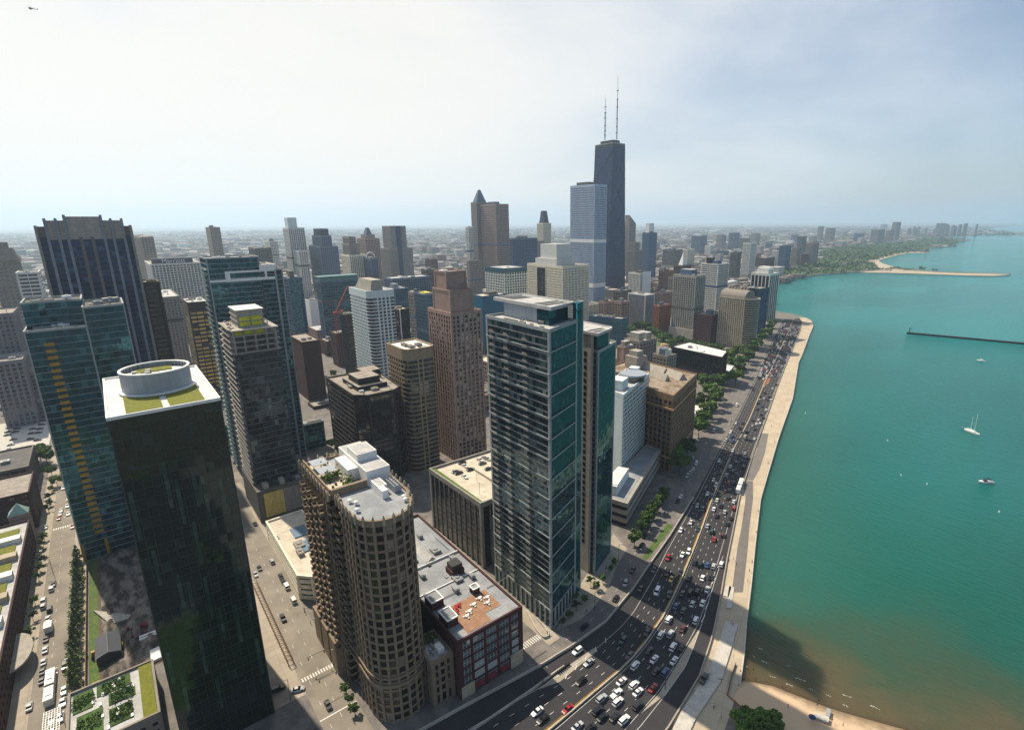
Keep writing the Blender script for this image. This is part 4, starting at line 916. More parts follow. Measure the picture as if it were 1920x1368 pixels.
hb('far_white', 'white_slab', 'pale slab wing along the foot of the slim white tower', (560, 470), 1260, (548, 470), (577, 476))
b_ = hb('far_blue', 'stepped_tower', 'blue grey tower stepping up to a flat crown', (600, 462), 1250, (580, 468), (634, 468)); tier(b_, sub(b_.poly, .18, .75, .1, .9), b_.z1+22, ST['far_blue']); tier(b_, sub(b_.poly, .25, .68, .2, .8), b_.z1+36, S(ST['far_blue'], wall='navy'))
b_ = hb('far_cream', 'stepped_tower', 'pale stone tower with stepped white top left of the pyramid cap', (655, 478), 1080, (640, 476), (686, 478)); tier(b_, sub(b_.poly, .1, .7, .1, .9), b_.z1+20, ST['far_grid']); tier(b_, sub(b_.poly, .15, .5, .1, .9), b_.z1+33, ST['far_grid'])
b_ = hb('far_brown', 'capped_tower', 'brown grey tower with a small pyramid cap', (685, 447), 1350, (669, 446), (711, 447)); tier(b_, sub(b_.poly, .2, .8, .2, .8), b_.z1+9, ST['far_grid'])
mb = MB(); s_ = sub(b_.poly, .3, .7, .3, .7); c_ = sum(s_, Vector((0, 0)))/4; mb.frus(s_, [c_+(q-c_)*.4 for q in s_], b_.z1+8, b_.z1+24); mb.build('pyramid_cap', MATS['blue_grey'], b_.root)
b_ = hb('far_blue', 'domed_tower', 'short dark blue tower with a white curved fin', (695, 484), 1050, (682, 484), (708, 484))
mb = MB(); q = b_.root.location; pts = [(cos(pi*k/10), sin(pi*k/10)) for k in range(11)]
for k in range(10): mb.tube((q.x, q.y+8*pts[k][0], b_.z1+10*pts[k][1]), (q.x, q.y+8*pts[k+1][0], b_.z1+10*pts[k+1][1]), 1.0)
mb.build('curved_fin', MATS['white_paint'], b_.root)
b_ = hb('far_grid', 'shouldered_tower', 'broad grey tower with shoulders and a dark central stripe', (730, 466), 1250, (714, 466), (773, 465)); tier(b_, sub(b_.poly, .12, .78, .05, .95), b_.z1+48, ST['far_grid'])
mb = MB(); s_ = sub(b_.poly, .36, .54, -.02, .1); mb.prism(s_, 0, b_.z1+48); mb.build('dark_stripe', MATS['gl_blue'], b_.root)
hb('far_dark', 'dark_tower', 'small dark tower seen over the wide teal slab', (478, 465), 1250, (466, 464), (508, 464)); hb('far_white', 'white_slab', 'faint white slab tower behind the small dark tower', (505, 452), 1700, (496, 451), (520, 452))
hb('far_blue', 'blue_building', 'long low blue glass hospital building with pale curved roof', (735, 522), 900, (720, 518), (806, 521), roof='roof_light', clutter=8); hb('far_teal', 'blue_building', 'teal glass wing with white roof under the long hospital', (740, 541), 760, (724, 531), (765, 541), roof='roof_light')
hb('far_dark', 'dark_building', 'dark building with pale blue rooftop box left of brown stepped tower', (800, 505), 980, (790, 503), (820, 504)); hb('far_redbrick', 'brick_building', 'dull red brick tower far behind the long hospital', (810, 486), 1400, (797, 484), (820, 486))
# white rounded tower
np0, nz = foot((690, 546), 480, (655, 535), (736, 541))
c = np0[0]; x0 = np0[3].x; y1 = np0[1].y
nw = [V((x0, c.y)), V((c.x-4, c.y))] + arc((c.x-4, c.y+4), 4, -pi/2, 0, 4)[1:] + [V((c.x, y1)), V((x0, y1))]
NW = building('white_tower', 'white concrete tower with rounded corner and sloping rooftop screen', nw, nz, S(ST['white_round'], corner=0), roof='roof_light')
mb = MB(); X0, X1, Y0, Y1 = x0+5, c.x-2, c.y+3, y1-8; zr = NW.roofz
mb.hexa([(X0, Y0, zr), (X1, Y0, zr), (X1, Y1, zr), (X0, Y1, zr), (X0+7, Y0+2, zr+9.5), (X1-1, Y0+2, zr+9.5), (X1-1, Y1, zr+9.5), (X0+7, Y1, zr+9.5)]); mb.build('sloped_screen', MATS['conc_light'], NW.root)
hb('darkoffice', 'dark_tower', 'near black tower with pale roof left of the white rounded tower', (650, 590), 560, (637, 585), (672, 590), roof='roof_cream', wins=40)
b_ = hb('darkoffice', 'dark_tower', 'dark slab with a thin white stripe right of the white rounded tower', (746, 580), 560, (733, 577), (766, 577), roof='roof_cream', wins=40)
mb = MB(); q = b_.poly[0]; mb.box(q.x+.5, q.x+1.2, q.y+1, q.y+2.2, 0, b_.z1); mb.build('white_stripe', MATS['white_paint'], b_.root)
hb('far_grid', 'narrow_building', 'narrow grey building with balconies between the dark slab and steel-blue block', (775, 548), 640, (766, 545), (792, 548))
b_ = hb('far_teal', 'steel_blue_block', 'steel blue glass block with a yellow patch on its roof', (800, 552), 540, (777, 546), (818, 552), roof='roof_cream')
mb = MB(); q = sub(b_.poly, .4, .9, .3, .8); mb.prism(q, b_.roofz, b_.roofz+1.5); mb.build('yellow_patch', MATS['yellow_tarp'], b_.root)
hb('far_redbrick', 'brick_building', 'pinkish brick low block right of the crane foot', (630, 625), 640, (619, 619), (655, 620))
hb('far_white', 'white_box', 'blank pale lavender wall block between two green glass towers', (580, 564), 900, (571, 562), (598, 565), win=False) if False else hb('blankwhite', 'white_box', 'blank pale block between two green glass towers', (580, 564), 900, (571, 562), (598, 565))
for i, (C_, d, L_, R_, k, lb) in enumerate([((600, 575), 1000, (580, 574), (640, 577), 'far_brown', 'low brown roofs behind the blank pale block'), ((612, 640), 700, (600, 636), (640, 642), 'far_redbrick', 'low dull red block under the crane arm')]):
    hb(k, 'low_building', lb, C_, d, L_, R_)
# blue-teal block behind the brown tower
b_ = hb('far_teal', 'flat_teal_block', 'flat deep teal block with cream roof right of brown stepped tower', (905, 555), 650, (886, 556), (950, 553), roof='roof_cream')
mb = MB(); q = b_.poly; t_ = (q[1]-q[0]).normalized(); mb.prism([q[0]+V((.6, 0)), q[1]+V((.6, 0)), q[1]+V((.3, 0)), q[0]+V((.3, 0))], 0, b_.z1-1); mb.prism([q[3]+V((0, -.6)), q[0]+V((0, -.6)), q[0]+V((0, -.3)), q[3]+V((0, -.3))], 0, b_.z1-1); mb.build('teal_wall', stone('deep_teal', (.008, .10, .17), rough=.4, var=.08), b_.root)
hb('bluewhite', 'hospital_tower', 'white gridded hospital tower with deep blue top band', (945, 503), 880, (910, 497), (987, 496), clutter=2, roof='roof_light')
b_ = hb('whitepunch', 'cream_tower', 'cream tower with patterned dark windows and a white stepped penthouse', (1055, 499), 777, (989, 490), (1104, 489))
block(b_, sub(b_.poly, .05, .75, .2, .8), b_.roofz, b_.z1+9, 'white_conc'); block(b_, sub(b_.poly, .12, .68, .25, .7), b_.z1+9.01, b_.z1+30, 'white_conc')
mb = MB(); q = b_.poly
for u0, u1 in ((.30, .52),): mb.prism([q[3]+(q[0]-q[3])*u0+V((0, -1.0)), q[3]+(q[0]-q[3])*u1+V((0, -1.0)), q[3]+(q[0]-q[3])*u1+V((0, -.5)), q[3]+(q[0]-q[3])*u0+V((0, -.5))], 0, b_.z1-5)
mb.build('dark_bay', MATS['gl_black'], b_.root)
# 900-type brown pair
b_ = hb('far_brown', 'brown_slab', 'massive flat topped brown granite tower', (929, 382), 1250, (901, 383), (953, 380), wins=0)
b2 = hb('far_grid', 'pyramid_tower', 'slim grey tower with a dark pyramid top behind the brown granite slab', (893, 379), 1300, (883, 380), (915, 379)); mb = MB(); s_ = sub(b2.poly, .1, .9, .1, .9); c_ = sum(s_, Vector((0, 0)))/4; mb.frus(s_, [c_+(q-c_)*.2 for q in s_], b2.z1, b2.z1+28); mb.build('pyramid_cap', MATS['blue_grey'], b2.root)
hb('far_white', 'white_slab', 'slim white slab at the left side of the brown granite tower', (878, 425), 1200, (873, 425), (886, 425)); hb('smallpunch', 'white_block', 'white block with windowed side under the brown granite tower', (880, 489), 1000, (875, 488), (902, 488), wins=0)
hb('far_blue', 'blue_slab', 'wide blue grey office slab behind the hospital tower', (960, 447), 1150, (955, 446), (1007, 446)); 
b_ = hb('far_cream', 'slim_tower', 'slender stone tower with a tapering blue hat', (1018, 418), 1500, (1007, 417), (1033, 417)); s_ = sub(b_.poly, .15, .85, .15, .85); c_ = sum(s_, Vector((0, 0)))/4; mb = MB(); mb.frus(s_, [c_+(q-c_)*.6 for q in s_], b_.z1, b_.z1+32); mb.build('tapered_hat', MATS['steel_blue'], b_.root)
hb('far_grid', 'stone_tower', 'pale stone tower stepping down beside the slender hatted tower', (1005, 452), 1350, (998, 450), (1020, 452))
# white gridded high-rise and the tapering black giant
wt = hb('watertower', 'white_gridded_tower', 'very tall white gridded tower in front of the tapering black giant', (1115, 345), 1021, (1070, 346), (1138, 344), clutter=0, wins=0)
block(wt, sub(wt.poly, .1, .6, .3, .8), wt.roofz, wt.z1+5, 'conc_dark')
mb = MB(); mb.ring(offset(wt.poly, .75), offset(wt.poly, .55), wt.z1-104, wt.z1-98); mb.ring(offset(wt.poly, .75), offset(wt.poly, .55), wt.z1-187, wt.z1-179); mb.build('white_band', MATS['white_paint'], wt.root)
base_c = at(1141, 552); dH = hypot(base_c.x, base_c.y)
hz = atd(1145, 268, dH+15).z
top_c = atd(1143, 268, dH); tl = cast(top_c.xy, 270, (1110, 270)); tr = cast(top_c.xy, 0, (1165, 267))
bc = base_c.xy; bl = cast(bc, 270, (1105, 548)); br = cast(bc, 0, (1171, 546))
HT = [top_c.xy, tr, tr+tl-top_c.xy, tl]; HB = [bc, br, br+bl-bc, bl]
cb = sum(HB, Vector((0, 0)))/4; ct = sum(HT, Vector((0, 0)))/4
HT = [cb + (q-ct) for q in HT]
hk = empty('tapered_tower', (cb.x, cb.y, 0), 'tapering black tower with crossed braces and two tall antennas', 'building')
mb = MB(); mb.frus(HB, HT, 0, hz); mb.build('glazing', MATS['gl_blue'], hk)
fl = MB(); bz_ = MB(); co = MB()
def lerp_poly(z): 
    u = z/hz; return [a*(1-u)+b*u for a, b in zip(HB, HT)]
nfl = 92
for k in range(nfl):
    z = hz*k/nfl; fl.ring(offset(lerp_poly(z), .35), offset(lerp_poly(z), .02), z, z+1.5)
for i in range(4):
    nb = 14 if i in (1, 3) else 9
    for j in range(nb+1):
        u = j/nb
        p0 = HB[i]*(1-u)+HB[(i+1) % 4]*u; p1 = HT[i]*(1-u)+HT[(i+1) % 4]*u
        r_ = .85 if j in (0, nb) else .38
        co.tube((p0.x, p0.y, 0), (p1.x, p1.y, hz), r_, 4)
    for s_ in range(5):
        za, zb = hz*s_/5.2, hz*(s_+1)/5.2
        A_, B_ = lerp_poly(za), lerp_poly(zb); n_ = offset(A_, .6), offset(B_, .6)
        bz_.tube((*n_[0][i], za), (*n_[1][(i+1) % 4], zb), .8, 4); bz_.tube((*n_[0][(i+1) % 4], za), (*n_[1][i], zb), .8, 4)
fl.build('spandrel', MATS['hanc'], hk); co.build('column', MATS['hanc'], hk); bz_.build('cross_brace', MATS['hanc'], hk)
mb = MB(); mb.prism(offset(ccw(HT), .5), hz-8, hz-1.5, 0); mb.build('top_band', MATS['black_metal'], hk); mb = MB(); mb.ring(offset(ccw(HT), .7), offset(ccw(HT), .1), hz-1.5, hz+.3); mb.build('light_band', MATS['slab_white'], hk)
mb = MB(); mb.prism(sub(ccw(HT), .2, .8, .15, .85), hz-1.5, hz+7); mb.build('plant_room', MATS['black_metal'], hk)
for (px_, py_, wv) in ((1134, 181, 0), (1156, 140, 1)):
    zt = atd(px_, py_, dH+15).z; s_ = sub(ccw(HT), .5, .5, .3, .3)[0] if wv == 0 else sub(ccw(HT), .5, .5, .7, .7)[0]
    rr_ = ray(px_, 262); k_ = (dH+15)/hypot(rr_.x, rr_.y); s_ = Vector((rr_.x*k_, rr_.y*k_))
    mb = MB(); L_ = zt-hz
    for (f0, f1, r0, r1) in ((0, .32, 1.7, 1.7), (.32, .62, 1.15, 1.0), (.62, .85, .75, .6), (.85, 1, .4, .25)): mb.cyl(s_, r0, r1, hz+6+(L_-6)*f0, hz+6+(L_-6)*f1, 8, 0 if f0 in (0, .62) else 1)
    for f0 in (.1, .2, .32, .5, .62, .75): mb.cyl(s_, 2.2, 2.2, hz+6+(L_-6)*f0, hz+7.5+(L_-6)*f0, 8, 1)
    mb.build('antenna', [MATS['white_paint'], MATS['metal_grey']], hk)
b_ = hb('far_grid', 'slant_roof_tower', 'grey tower with a slanting roof at the right of the black giant', (1180, 420), 1550, (1172, 420), (1192, 421)); q = b_.poly; mb = MB(); mb.hexa([(*q[3], b_.z1), (*q[0], b_.z1), (*q[1], b_.z1), (*q[2], b_.z1), (q[3].x, q[3].y, b_.z1+24), (q[0].x, q[0].y, b_.z1+24), (q[1].x, q[1].y, b_.z1+2), (q[2].x, q[2].y, b_.z1+2)]); mb.build('slanted_roof', MATS['grey_stone'], b_.root)
b_ = hb('far_grid', 'stepped_tower', 'grey limestone tower with setbacks at the foot of the slanting roof', (1190, 470), 1350, (1176, 468), (1203, 470)); tier(b_, sub(b_.poly, .1, .75, .1, .9), b_.z1+20, ST['far_grid'])
b_ = hb('far_blue', 'capped_tower', 'slim dark tower with a white cube on its roof', (1216, 436), 1500, (1205, 435), (1232, 436)); block(b_, sub(b_.poly, .2, .75, .2, .8), b_.roofz, b_.z1+24, 'white_paint')
b_ = hb('far_white', 'ribbed_block', 'low pale ribbed block with a blank white end', (1200, 512), 1150, (1179, 507), (1220, 513)); 
mb = MB(); q = b_.poly; mb.box(q[0].x+.7, q[0].x+1.2, q[0].y+8, q[1].y, 0, b_.z1+2); mb.build('blank_end', MATS['white_paint'], b_.root)
hb('far_dark', 'old_block', 'dark old block with stepped cap left of the white framed tower', (1165, 545), 900, (1151, 543), (1183, 545)); hb('far_brown', 'gothic_block', 'stone gothic block with a crown of piers under the white gridded tower', (1135, 566), 830, (1123, 562), (1152, 563)); hb('far_brown', 'old_block', 'brown old block with flat roof right of the gothic block', (1165, 566), 790, (1152, 563), (1180, 564))
hb('whiteframe', 'white_framed_tower', 'low white framed tower with dark blue bays above the park trees', (1210, 553), 807, (1178, 549), (1227, 549), roof='roof_light')
hb('far_brick', 'brick_slab', 'orange brick apartment block beside the greenish tower', (1236, 573), 770, (1226, 571), (1258, 570)); hb('far_brown', 'old_block', 'dull brown block behind the orange brick slab', (1240, 548), 950, (1228, 547), (1262, 549))
hb('far_brick', 'pink_block', 'pink stone block far behind the orange brick slab', (1245, 508), 1200, (1236, 506), (1262, 507)); hb('far_grid', 'grey_block', 'grey block left of the tall greenish tower', (1262, 520), 1000, (1254, 518), (1275, 520))
b_ = hb('greenish', 'greenish_tower', 'tall greenish stone tower with teal bay windows and low stone base', (1305, 517), 746, (1264, 511), (1323, 513), roof='roof_light'); block(b_, sub(b_.poly, .2, .8, .3, .8), b_.roofz, b_.z1+7, 'blue_grey')
mb = MB(); mb.ring(offset(b_.poly, 2.5), offset(b_.poly, .8), 0, 16); mb.build('stone_base', MATS['conc_light'], b_.root)
b_ = hb('stripes', 'striped_tower', 'white and black striped tower behind the tall greenish tower', (1347, 495), 900, (1315, 495), (1367, 492)); block(b_, sub(b_.poly, .3, .6, .6, .9), b_.roofz, b_.z1+9, 'black_metal')
hb('far_redbrick', 'balcony_block', 'red brick block with white balconies between two beige towers', (1335, 591), 730, (1305, 587), (1348, 590), roof='roof_light', clutter=6)
ob = hb('ornate', 'barrel_roof_tower', 'cream tower with a grey barrel roof by the drive', (1397, 560), 715, (1350, 556), (1416, 556))
q = ob.poly; mb = MB(); ax0, ax1 = (q[3]+q[2])/2, (q[0]+q[1])/2; half = (q[1]-q[0]).length/2; tdir = (ax1-ax0).normalized(); nd = Vector((-tdir.y, tdir.x))
sec = [(cos(pi*k/10)*half, sin(pi*k/10)*9.5) for k in range(11)]
for k in range(10):
    (a0, h0), (a1, h1) = sec[k], sec[k+1]; p0, p1, p2, p3 = ax0+nd*a0, ax1+nd*a0, ax1+nd*a1, ax0+nd*a1
    mb.poly([(p0.x, p0.y, ob.z1+h0), (p1.x, p1.y, ob.z1+h0), (p2.x, p2.y, ob.z1+h1), (p3.x, p3.y, ob.z1+h1)])
for e_ in (ax0, ax1): mb.poly([(e_.x+nd.x*a, e_.y+nd.y*a, ob.z1+h) for a, h in sec])
mb.build('barrel_roof', MATS['grey_stone'], ob.root)
mb = MB()
for k in range(7): p_ = ax0+(ax1-ax0)*(.15+k*.12); mb.cyl(p_, 1.2, 1.2, ob.z1+9, ob.z1+12.2, 8)
mb.build('chimney', MATS['beige_light'], ob.root)
rbp = arc(((q[0]+q[1])/2), half*.98, atan2(tdir.y, tdir.x)-pi/2, atan2(tdir.y, tdir.x)+pi/2, 10)
tier(ob, rbp, ob.z1, S(ST['ornate'], corner=0, bd=.8, pw=.4), z0=0, wins=40, clutter=0)
hb('moderndark', 'dark_modern_block', 'dark blue modern block behind the barrel roofed tower', (1424, 541), 800, (1392, 535), (1442, 537), clutter=6)
vb = hb('vstripes', 'striped_tower', 'black and white vertically striped tower nearest the lake', (1444, 513), 939, (1410, 508), (1461, 511), roof='roof_white'); block(vb, sub(vb.poly, .2, .8, .2, .8), vb.roofz, vb.z1+7, 'white_conc')
# glass clinic behind the twin towers, campus blocks
hb('far_teal', 'grey_glass_block', 'low grey glass block with cream roof behind the twin glass towers', (1165, 597), 620, (1104, 602), (1176, 592), hL=255, roof='roof_cream', clutter=8) 
b_ = hb('gothic', 'campus_building', 'pale gothic campus building with several roof levels', (1200, 640), 520, (1172, 632), (1230, 630), wins=60, clutter=6, roof='roof_cream'); block(b_, sub(b_.poly, .1, .4, .2, .8), b_.roofz, b_.z1+7, 'conc_light'); block(b_, sub(b_.poly, .6, .9, .2, .8), b_.roofz, b_.z1+6, 'conc_light')
b_ = hb('blankpink', 'stone_tower', 'square tan stone tower with a small lantern behind the hotel', (1170, 651), 420, (1158, 648), (1187, 646)); block(b_, sub(b_.poly, .2, .8, .2, .8), b_.roofz, b_.z1+4, 'beige')
b_ = hb('smallpunch', 'white_block', 'cream stepped block behind the brown masonry roof', (1250, 668), 430, (1225, 662), (1268, 660), wins=20, roof='roof_cream'); block(b_, sub(b_.poly, .2, .8, .2, .8), b_.roofz, b_.z1+4, 'cream')
hb('blankcool', 'pavilion', 'small white roofed pavilion among trees behind the brown masonry block', (1303, 788), at(1303, 788, 7).xy.length, None, (1327, 770), hR=337, depth=15, roof='roof_white', clutter=1)
hb('blankcool', 'pavilion', 'small white roofed pavilion beside the black office block', (1362, 704), at(1362, 704, 8).xy.length, None, (1374, 695), hR=337, depth=9, roof='roof_white', clutter=1)
# skyline beyond, right
FT = [(1297, 442, 1326, 478, 'far_blue', 'pale blue slab with white flank, far centre'), (1344, 440, 1362, 468, 'far_grid', 'grey tower left of its blue grey neighbour on the skyline'), (1367, 436, 1387, 470, 'far_blue', 'blue grey tower with light stripe on the skyline'), (1409, 437, 1426, 463, 'far_grid', 'grey twin shaft tower standing apart on the skyline'),
 (1394, 455, 1419, 520, 'far_white', 'pale blue slab tower rising behind the striped tower'), (1496, 443, 1513, 480, 'far_dark', 'dark slab tower with a white cap by the park'), (1462, 460, 1484, 510, 'far_blue', 'dark blue tower among red blocks near the shore'), (1449, 469, 1465, 505, 'far_white', 'white topped block left of the dark blue shore tower'),
 (1485, 464, 1503, 502, 'far_grid', 'beige tower right of the dark blue shore tower'), (1512, 455, 1536, 500, 'far_grid', 'grey slab closest to the park trees'), (1417, 483, 1452, 507, 'far_redbrick', 'low red brick block near the shore towers'), (1503, 476, 1520, 500, 'far_redbrick', 'small red block beside the grey park slab'),
 (1534, 424, 1545, 453, 'far_grid', 'thin dark tower north of the park'), (1549, 427, 1567, 455, 'far_grid', 'slab tower right of the thin dark tower'), (1602, 437, 1621, 455, 'far_blue', 'low blue slab beyond the park'), (1634, 430, 1660, 457, 'far_grid', 'broad grey slab beyond the beach'), (1662, 431, 1677, 455, 'far_brown', 'dark slab right of the broad grey slab'),
 (1652, 420, 1665, 431, 'far_blue', 'small blue tower top behind the broad grey slab'), (1674, 416, 1690, 452, 'far_grid', 'tallest grey slab beyond the beach'), (1243, 468, 1280, 502, 'far_dark', 'dark green slab left of the pyramid roofed hotel'), (1273, 467, 1303, 497, 'far_cream', 'cream roofed block behind the pyramid roof'),
 (1343, 470, 1367, 490, 'far_teal', 'teal topped block above the striped tower'), (1370, 473, 1390, 525, 'far_dark', 'dark grey tower behind the striped tower'), (1484, 440, 1497, 455, 'far_blue', 'faint blue tower left of the white capped slab'), (1517, 443, 1532, 456, 'far_grid', 'faint pale tower right of the white capped slab'),
 (1322, 460, 1340, 480, 'far_white', 'low white apartment block on the far centre skyline'), (1387, 446, 1407, 468, 'far_dark', 'grey block between two skyline shafts'), (1436, 455, 1448, 470, 'far_blue', 'small blue block left of the shore towers')]
for x1, yt, x2, yb, k, lb in FT:
    g_ = at(x1, yb); d = hypot(g_.x, g_.y); xc = x1+(x2-x1)*.55
    hb(k, 'high_rise', lb, (xc, yt+.3), d, (x1, yt), (x2, yt), wins=0, clutter=2 if d < 3000 else 0)
b_ = hb('far_dark', 'pyramid_hotel', 'old hotel with a white pyramid roof left of the greenish tower', (1280, 497), 1000, (1264, 495), (1296, 496)); s_ = sub(b_.poly, .25, .75, .25, .75); c_ = sum(s_, Vector((0, 0)))/4; mb = MB(); mb.frus(s_, [c_+(q-c_)*.05 for q in s_], b_.roofz, b_.z1+21); mb.build('pyramid_roof', MATS['white_paint'], b_.root)
# left foreground brick blocks
zl = 15
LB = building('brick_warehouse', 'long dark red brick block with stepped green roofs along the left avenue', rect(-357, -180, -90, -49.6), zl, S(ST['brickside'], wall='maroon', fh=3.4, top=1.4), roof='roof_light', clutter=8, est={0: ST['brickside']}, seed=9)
for i in range(9):
    x = -350+i*18; mb = MB(); mb.box(x, x+11, -66, -52.5, LB.roofz, LB.roofz+.5); mb.build('grass_panel', MATS['roof_green'], LB.root)
    mb = MB(); mb.box(x+12, x+16.5, -70, -51, LB.roofz, LB.roofz+2.6); mb.build('stair_block', MATS['beige_light' if i % 2 else 'white_paint'], LB.root)
mb = MB(); pts = [(-256+12*cos(pi*k/10), -49.4+5.5*sin(pi*k/10)) for k in range(11)]; mb.prism(ccw(pts), 5, 5.7, 0, True, True); mb.build('entrance_canopy', MATS['conc_light'], LB.root)
building('brick_warehouse', 'taller dark red brick block with gravel roof by the river road', rect(-412, -380, -100, -50), 21.5, S(ST['brickside'], wall='maroon'), roof='roof_gravel', clutter=5, seed=3)
mb = MB(); b = building('corner_tower', 'small tan stair tower with a pale green tent roof beside the green roofed brick block', rect(-368, -362, -57, -50.2), 17, ST['blankpink'], clutter=0); mb.frus(ccw(rect(-368.5, -361.5, -57.5, -49.7)), ccw(rect(-365.2, -364.8, -53.7, -53.3)), 17, 22); mb.build('tent_roof', stone('verdigris', (.25, .36, .32)), b.root)
# ================================================================== ground, water, roads
WL = -1.5
WE = [(1387, 1283), (1391, 1255), (1395, 1228), (1400, 1163), (1409, 1090), (1415, 1028), (1426, 935), (1440, 887), (1460, 820), (1486, 747), (1497, 680), (1505, 662), (1517, 630), (1525, 610), (1521, 601), (1510, 595), (1490, 589), (1460, 584)]
FAR = [(1440, 574), (1442, 545), (1456, 532), (1490, 522), (1540, 514), (1610, 510), (1665, 511), (1752, 514), (1815, 516), (1865, 517), (1890, 515.5), (1896, 513.5), (1860, 511.5), (1765, 509), (1715, 505), (1677, 500), (1655, 494), (1647, 489), (1657, 485), (1680, 479), (1702, 474.5), (1740, 474), (1743, 472), (1735, 467), (1752, 465), (1790, 462), (1787, 457), (1810, 452.5), (1822, 452), (1800, 449), (1775, 446), (1790, 442.5), (1840, 441.5), (1900, 441), (1960, 441.5), (1975, 437), (1835, 432.5), (1838, 429)]
INL = [(1387, 1284), (1362, 1300), (1400, 1332), (1445, 1347), (1480, 1400), (1600, 1470), (1900, 1560), (2300, 1640)]
land = [at(*p).xy for p in INL[::-1]] + [at(*p).xy for p in WE] + [at(*p).xy for p in FAR]
land += [V((-3200, 24000)), V((-52000, 24000)), V((-52000, -24000)), V((900, -24000)), V((700, -900)), V((78, -320)), V((78, 30))]
land = ccw(land)
g, nt, b = newmat('ground'); MATS['ground'] = g; L = nt.links
ge = N(nt, 'ShaderNodeNewGeometry')
na = N(nt, 'ShaderNodeTexNoise', i_Scale=.011, i_Detail=8.0, i_Roughness=.7); L.new(ge.outputs['Position'], na.inputs['Vector'])
nb2 = N(nt, 'ShaderNodeTexNoise', i_Scale=.16, i_Detail=6.0, i_Roughness=.7); L.new(ge.outputs['Position'], nb2.inputs['Vector'])
r1 = N(nt, 'ShaderNodeValToRGB'); e = r1.color_ramp.elements; e[0].position = .38; e[0].color = (.12, .112, .105, 1); e[1].position = .62; e[1].color = (.21, .19, .17, 1)
L.new(nb2.outputs[0], r1.inputs[0])
r2 = N(nt, 'ShaderNodeMapRange'); r2.inputs[1].default_value = .52; r2.inputs[2].default_value = .60; r2.inputs[4].default_value = .8; L.new(na.outputs[0], r2.inputs[0])
ln = N(nt, 'ShaderNodeVectorMath', operation='LENGTH'); L.new(ge.outputs['Position'], ln.inputs[0])
r3 = N(nt, 'ShaderNodeMapRange'); r3.inputs[1].default_value = 900; r3.inputs[2].default_value = 1600; L.new(ln.outputs['Value'], r3.inputs[0])
mm = N(nt, 'ShaderNodeMath', operation='MULTIPLY'); L.new(r2.outputs[0], mm.inputs[0]); L.new(r3.outputs[0], mm.inputs[1])
x_ = N(nt, 'ShaderNodeMix', data_type='RGBA'); L.new(mm.outputs[0], x_.inputs['Factor']); L.new(r1.outputs[0], x_.inputs['A']); x_.inputs['B'].default_value = (.055, .085, .04, 1)
r5 = mrange0 = N(nt, 'ShaderNodeMapRange'); r5.inputs[1].default_value = 1500; r5.inputs[2].default_value = 4500; L.new(ln.outputs['Value'], r5.inputs[0])
x2_ = N(nt, 'ShaderNodeMix', data_type='RGBA'); L.new(r5.outputs[0], x2_.inputs['Factor']); L.new(x_.outputs['Result'], x2_.inputs['A']); x2_.inputs['B'].default_value = (.075, .095, .062, 1)
L.new(x2_.outputs['Result'], b.inputs['Base Color']); b.inputs['Roughness'].default_value = .95; b.inputs['Specular IOR Level'].default_value = .2
mb = MB(); mb.prism(land, -3.0, 0.0); tag(mb.build('ground', g), 'city ground beside the lake', kind='structure')

wm, nt, b = newmat('water'); MATS['water'] = wm; L = nt.links
ge = N(nt, 'ShaderNodeNewGeometry')
def lin(nt, L, src, v, off):
    d = N(nt, 'ShaderNodeVectorMath', operation='DOT_PRODUCT'); L.new(src, d.inputs[0]); d.inputs[1].default_value = v
    a = N(nt, 'ShaderNodeMath', operation='ADD'); L.new(d.outputs['Value'], a.inputs[0]); a.inputs[1].default_value = off
    return a.outputs[0]
def mrange(nt, L, src, a, b_, c=0.0, d=1.0, smooth=True):
    m = N(nt, 'ShaderNodeMapRange'); m.inputs[1].default_value = a; m.inputs[2].default_value = b_; m.inputs[3].default_value = c; m.inputs[4].default_value = d
    if smooth: m.interpolation_type = 'SMOOTHSTEP'
    L.new(src, m.inputs[0]); return m.outputs[0]
def mixc(nt, L, f, a, b_):
    x = N(nt, 'ShaderNodeMix', data_type='RGBA'); L.new(f, x.inputs['Factor'])
    for s, v in (('A', a), ('B', b_)):
        if isinstance(v, tuple): x.inputs[s].default_value = (*v, 1)
        else: L.new(v, x.inputs[s])
    return x.outputs['Result']
b0, b1 = at(1440, 1282).xy, at(1565, 1331).xy      # the beach shoreline
tb = (b1-b0).normalized(); nbv = Vector((-tb.y, tb.x))
if nbv.dot(at(1600, 1100).xy-b0) < 0: nbv = -nbv
w0, w1 = at(1415, 1028).xy, at(1497, 680).xy      # the promenade wall
tw = (w1-w0).normalized(); nwv = Vector((tw.y, -tw.x))
dB = lin(nt, L, ge.outputs['Position'], (nbv.x, nbv.y, 0), -nbv.dot(b0))
dW = lin(nt, L, ge.outputs['Position'], (nwv.x, nwv.y, 0), -nwv.dot(w0))
nz = N(nt, 'ShaderNodeTexNoise', i_Scale=.028, i_Detail=5.0, i_Roughness=.6); L.new(ge.outputs['Position'], nz.inputs['Vector'])
nn_ = mrange(nt, L, nz.outputs[0], .3, .7, -16, 16, False)
aB = N(nt, 'ShaderNodeMath', operation='ADD'); L.new(dB, aB.inputs[0]); L.new(nn_, aB.inputs[1])
c1 = mixc(nt, L, mrange(nt, L, aB.outputs[0], -4, 44), (.118, .092, .045), (.044, .082, .042))
c2 = mixc(nt, L, mrange(nt, L, aB.outputs[0], 30, 88), c1, (.003, .102, .074))
c2b = mixc(nt, L, mrange(nt, L, aB.outputs[0], 60, 260), c2, (.003, .138, .128))
wv = mrange(nt, L, dW, 0, 70, .75, 0)
c3 = mixc(nt, L, wv, c2b, (.034, .128, .092))
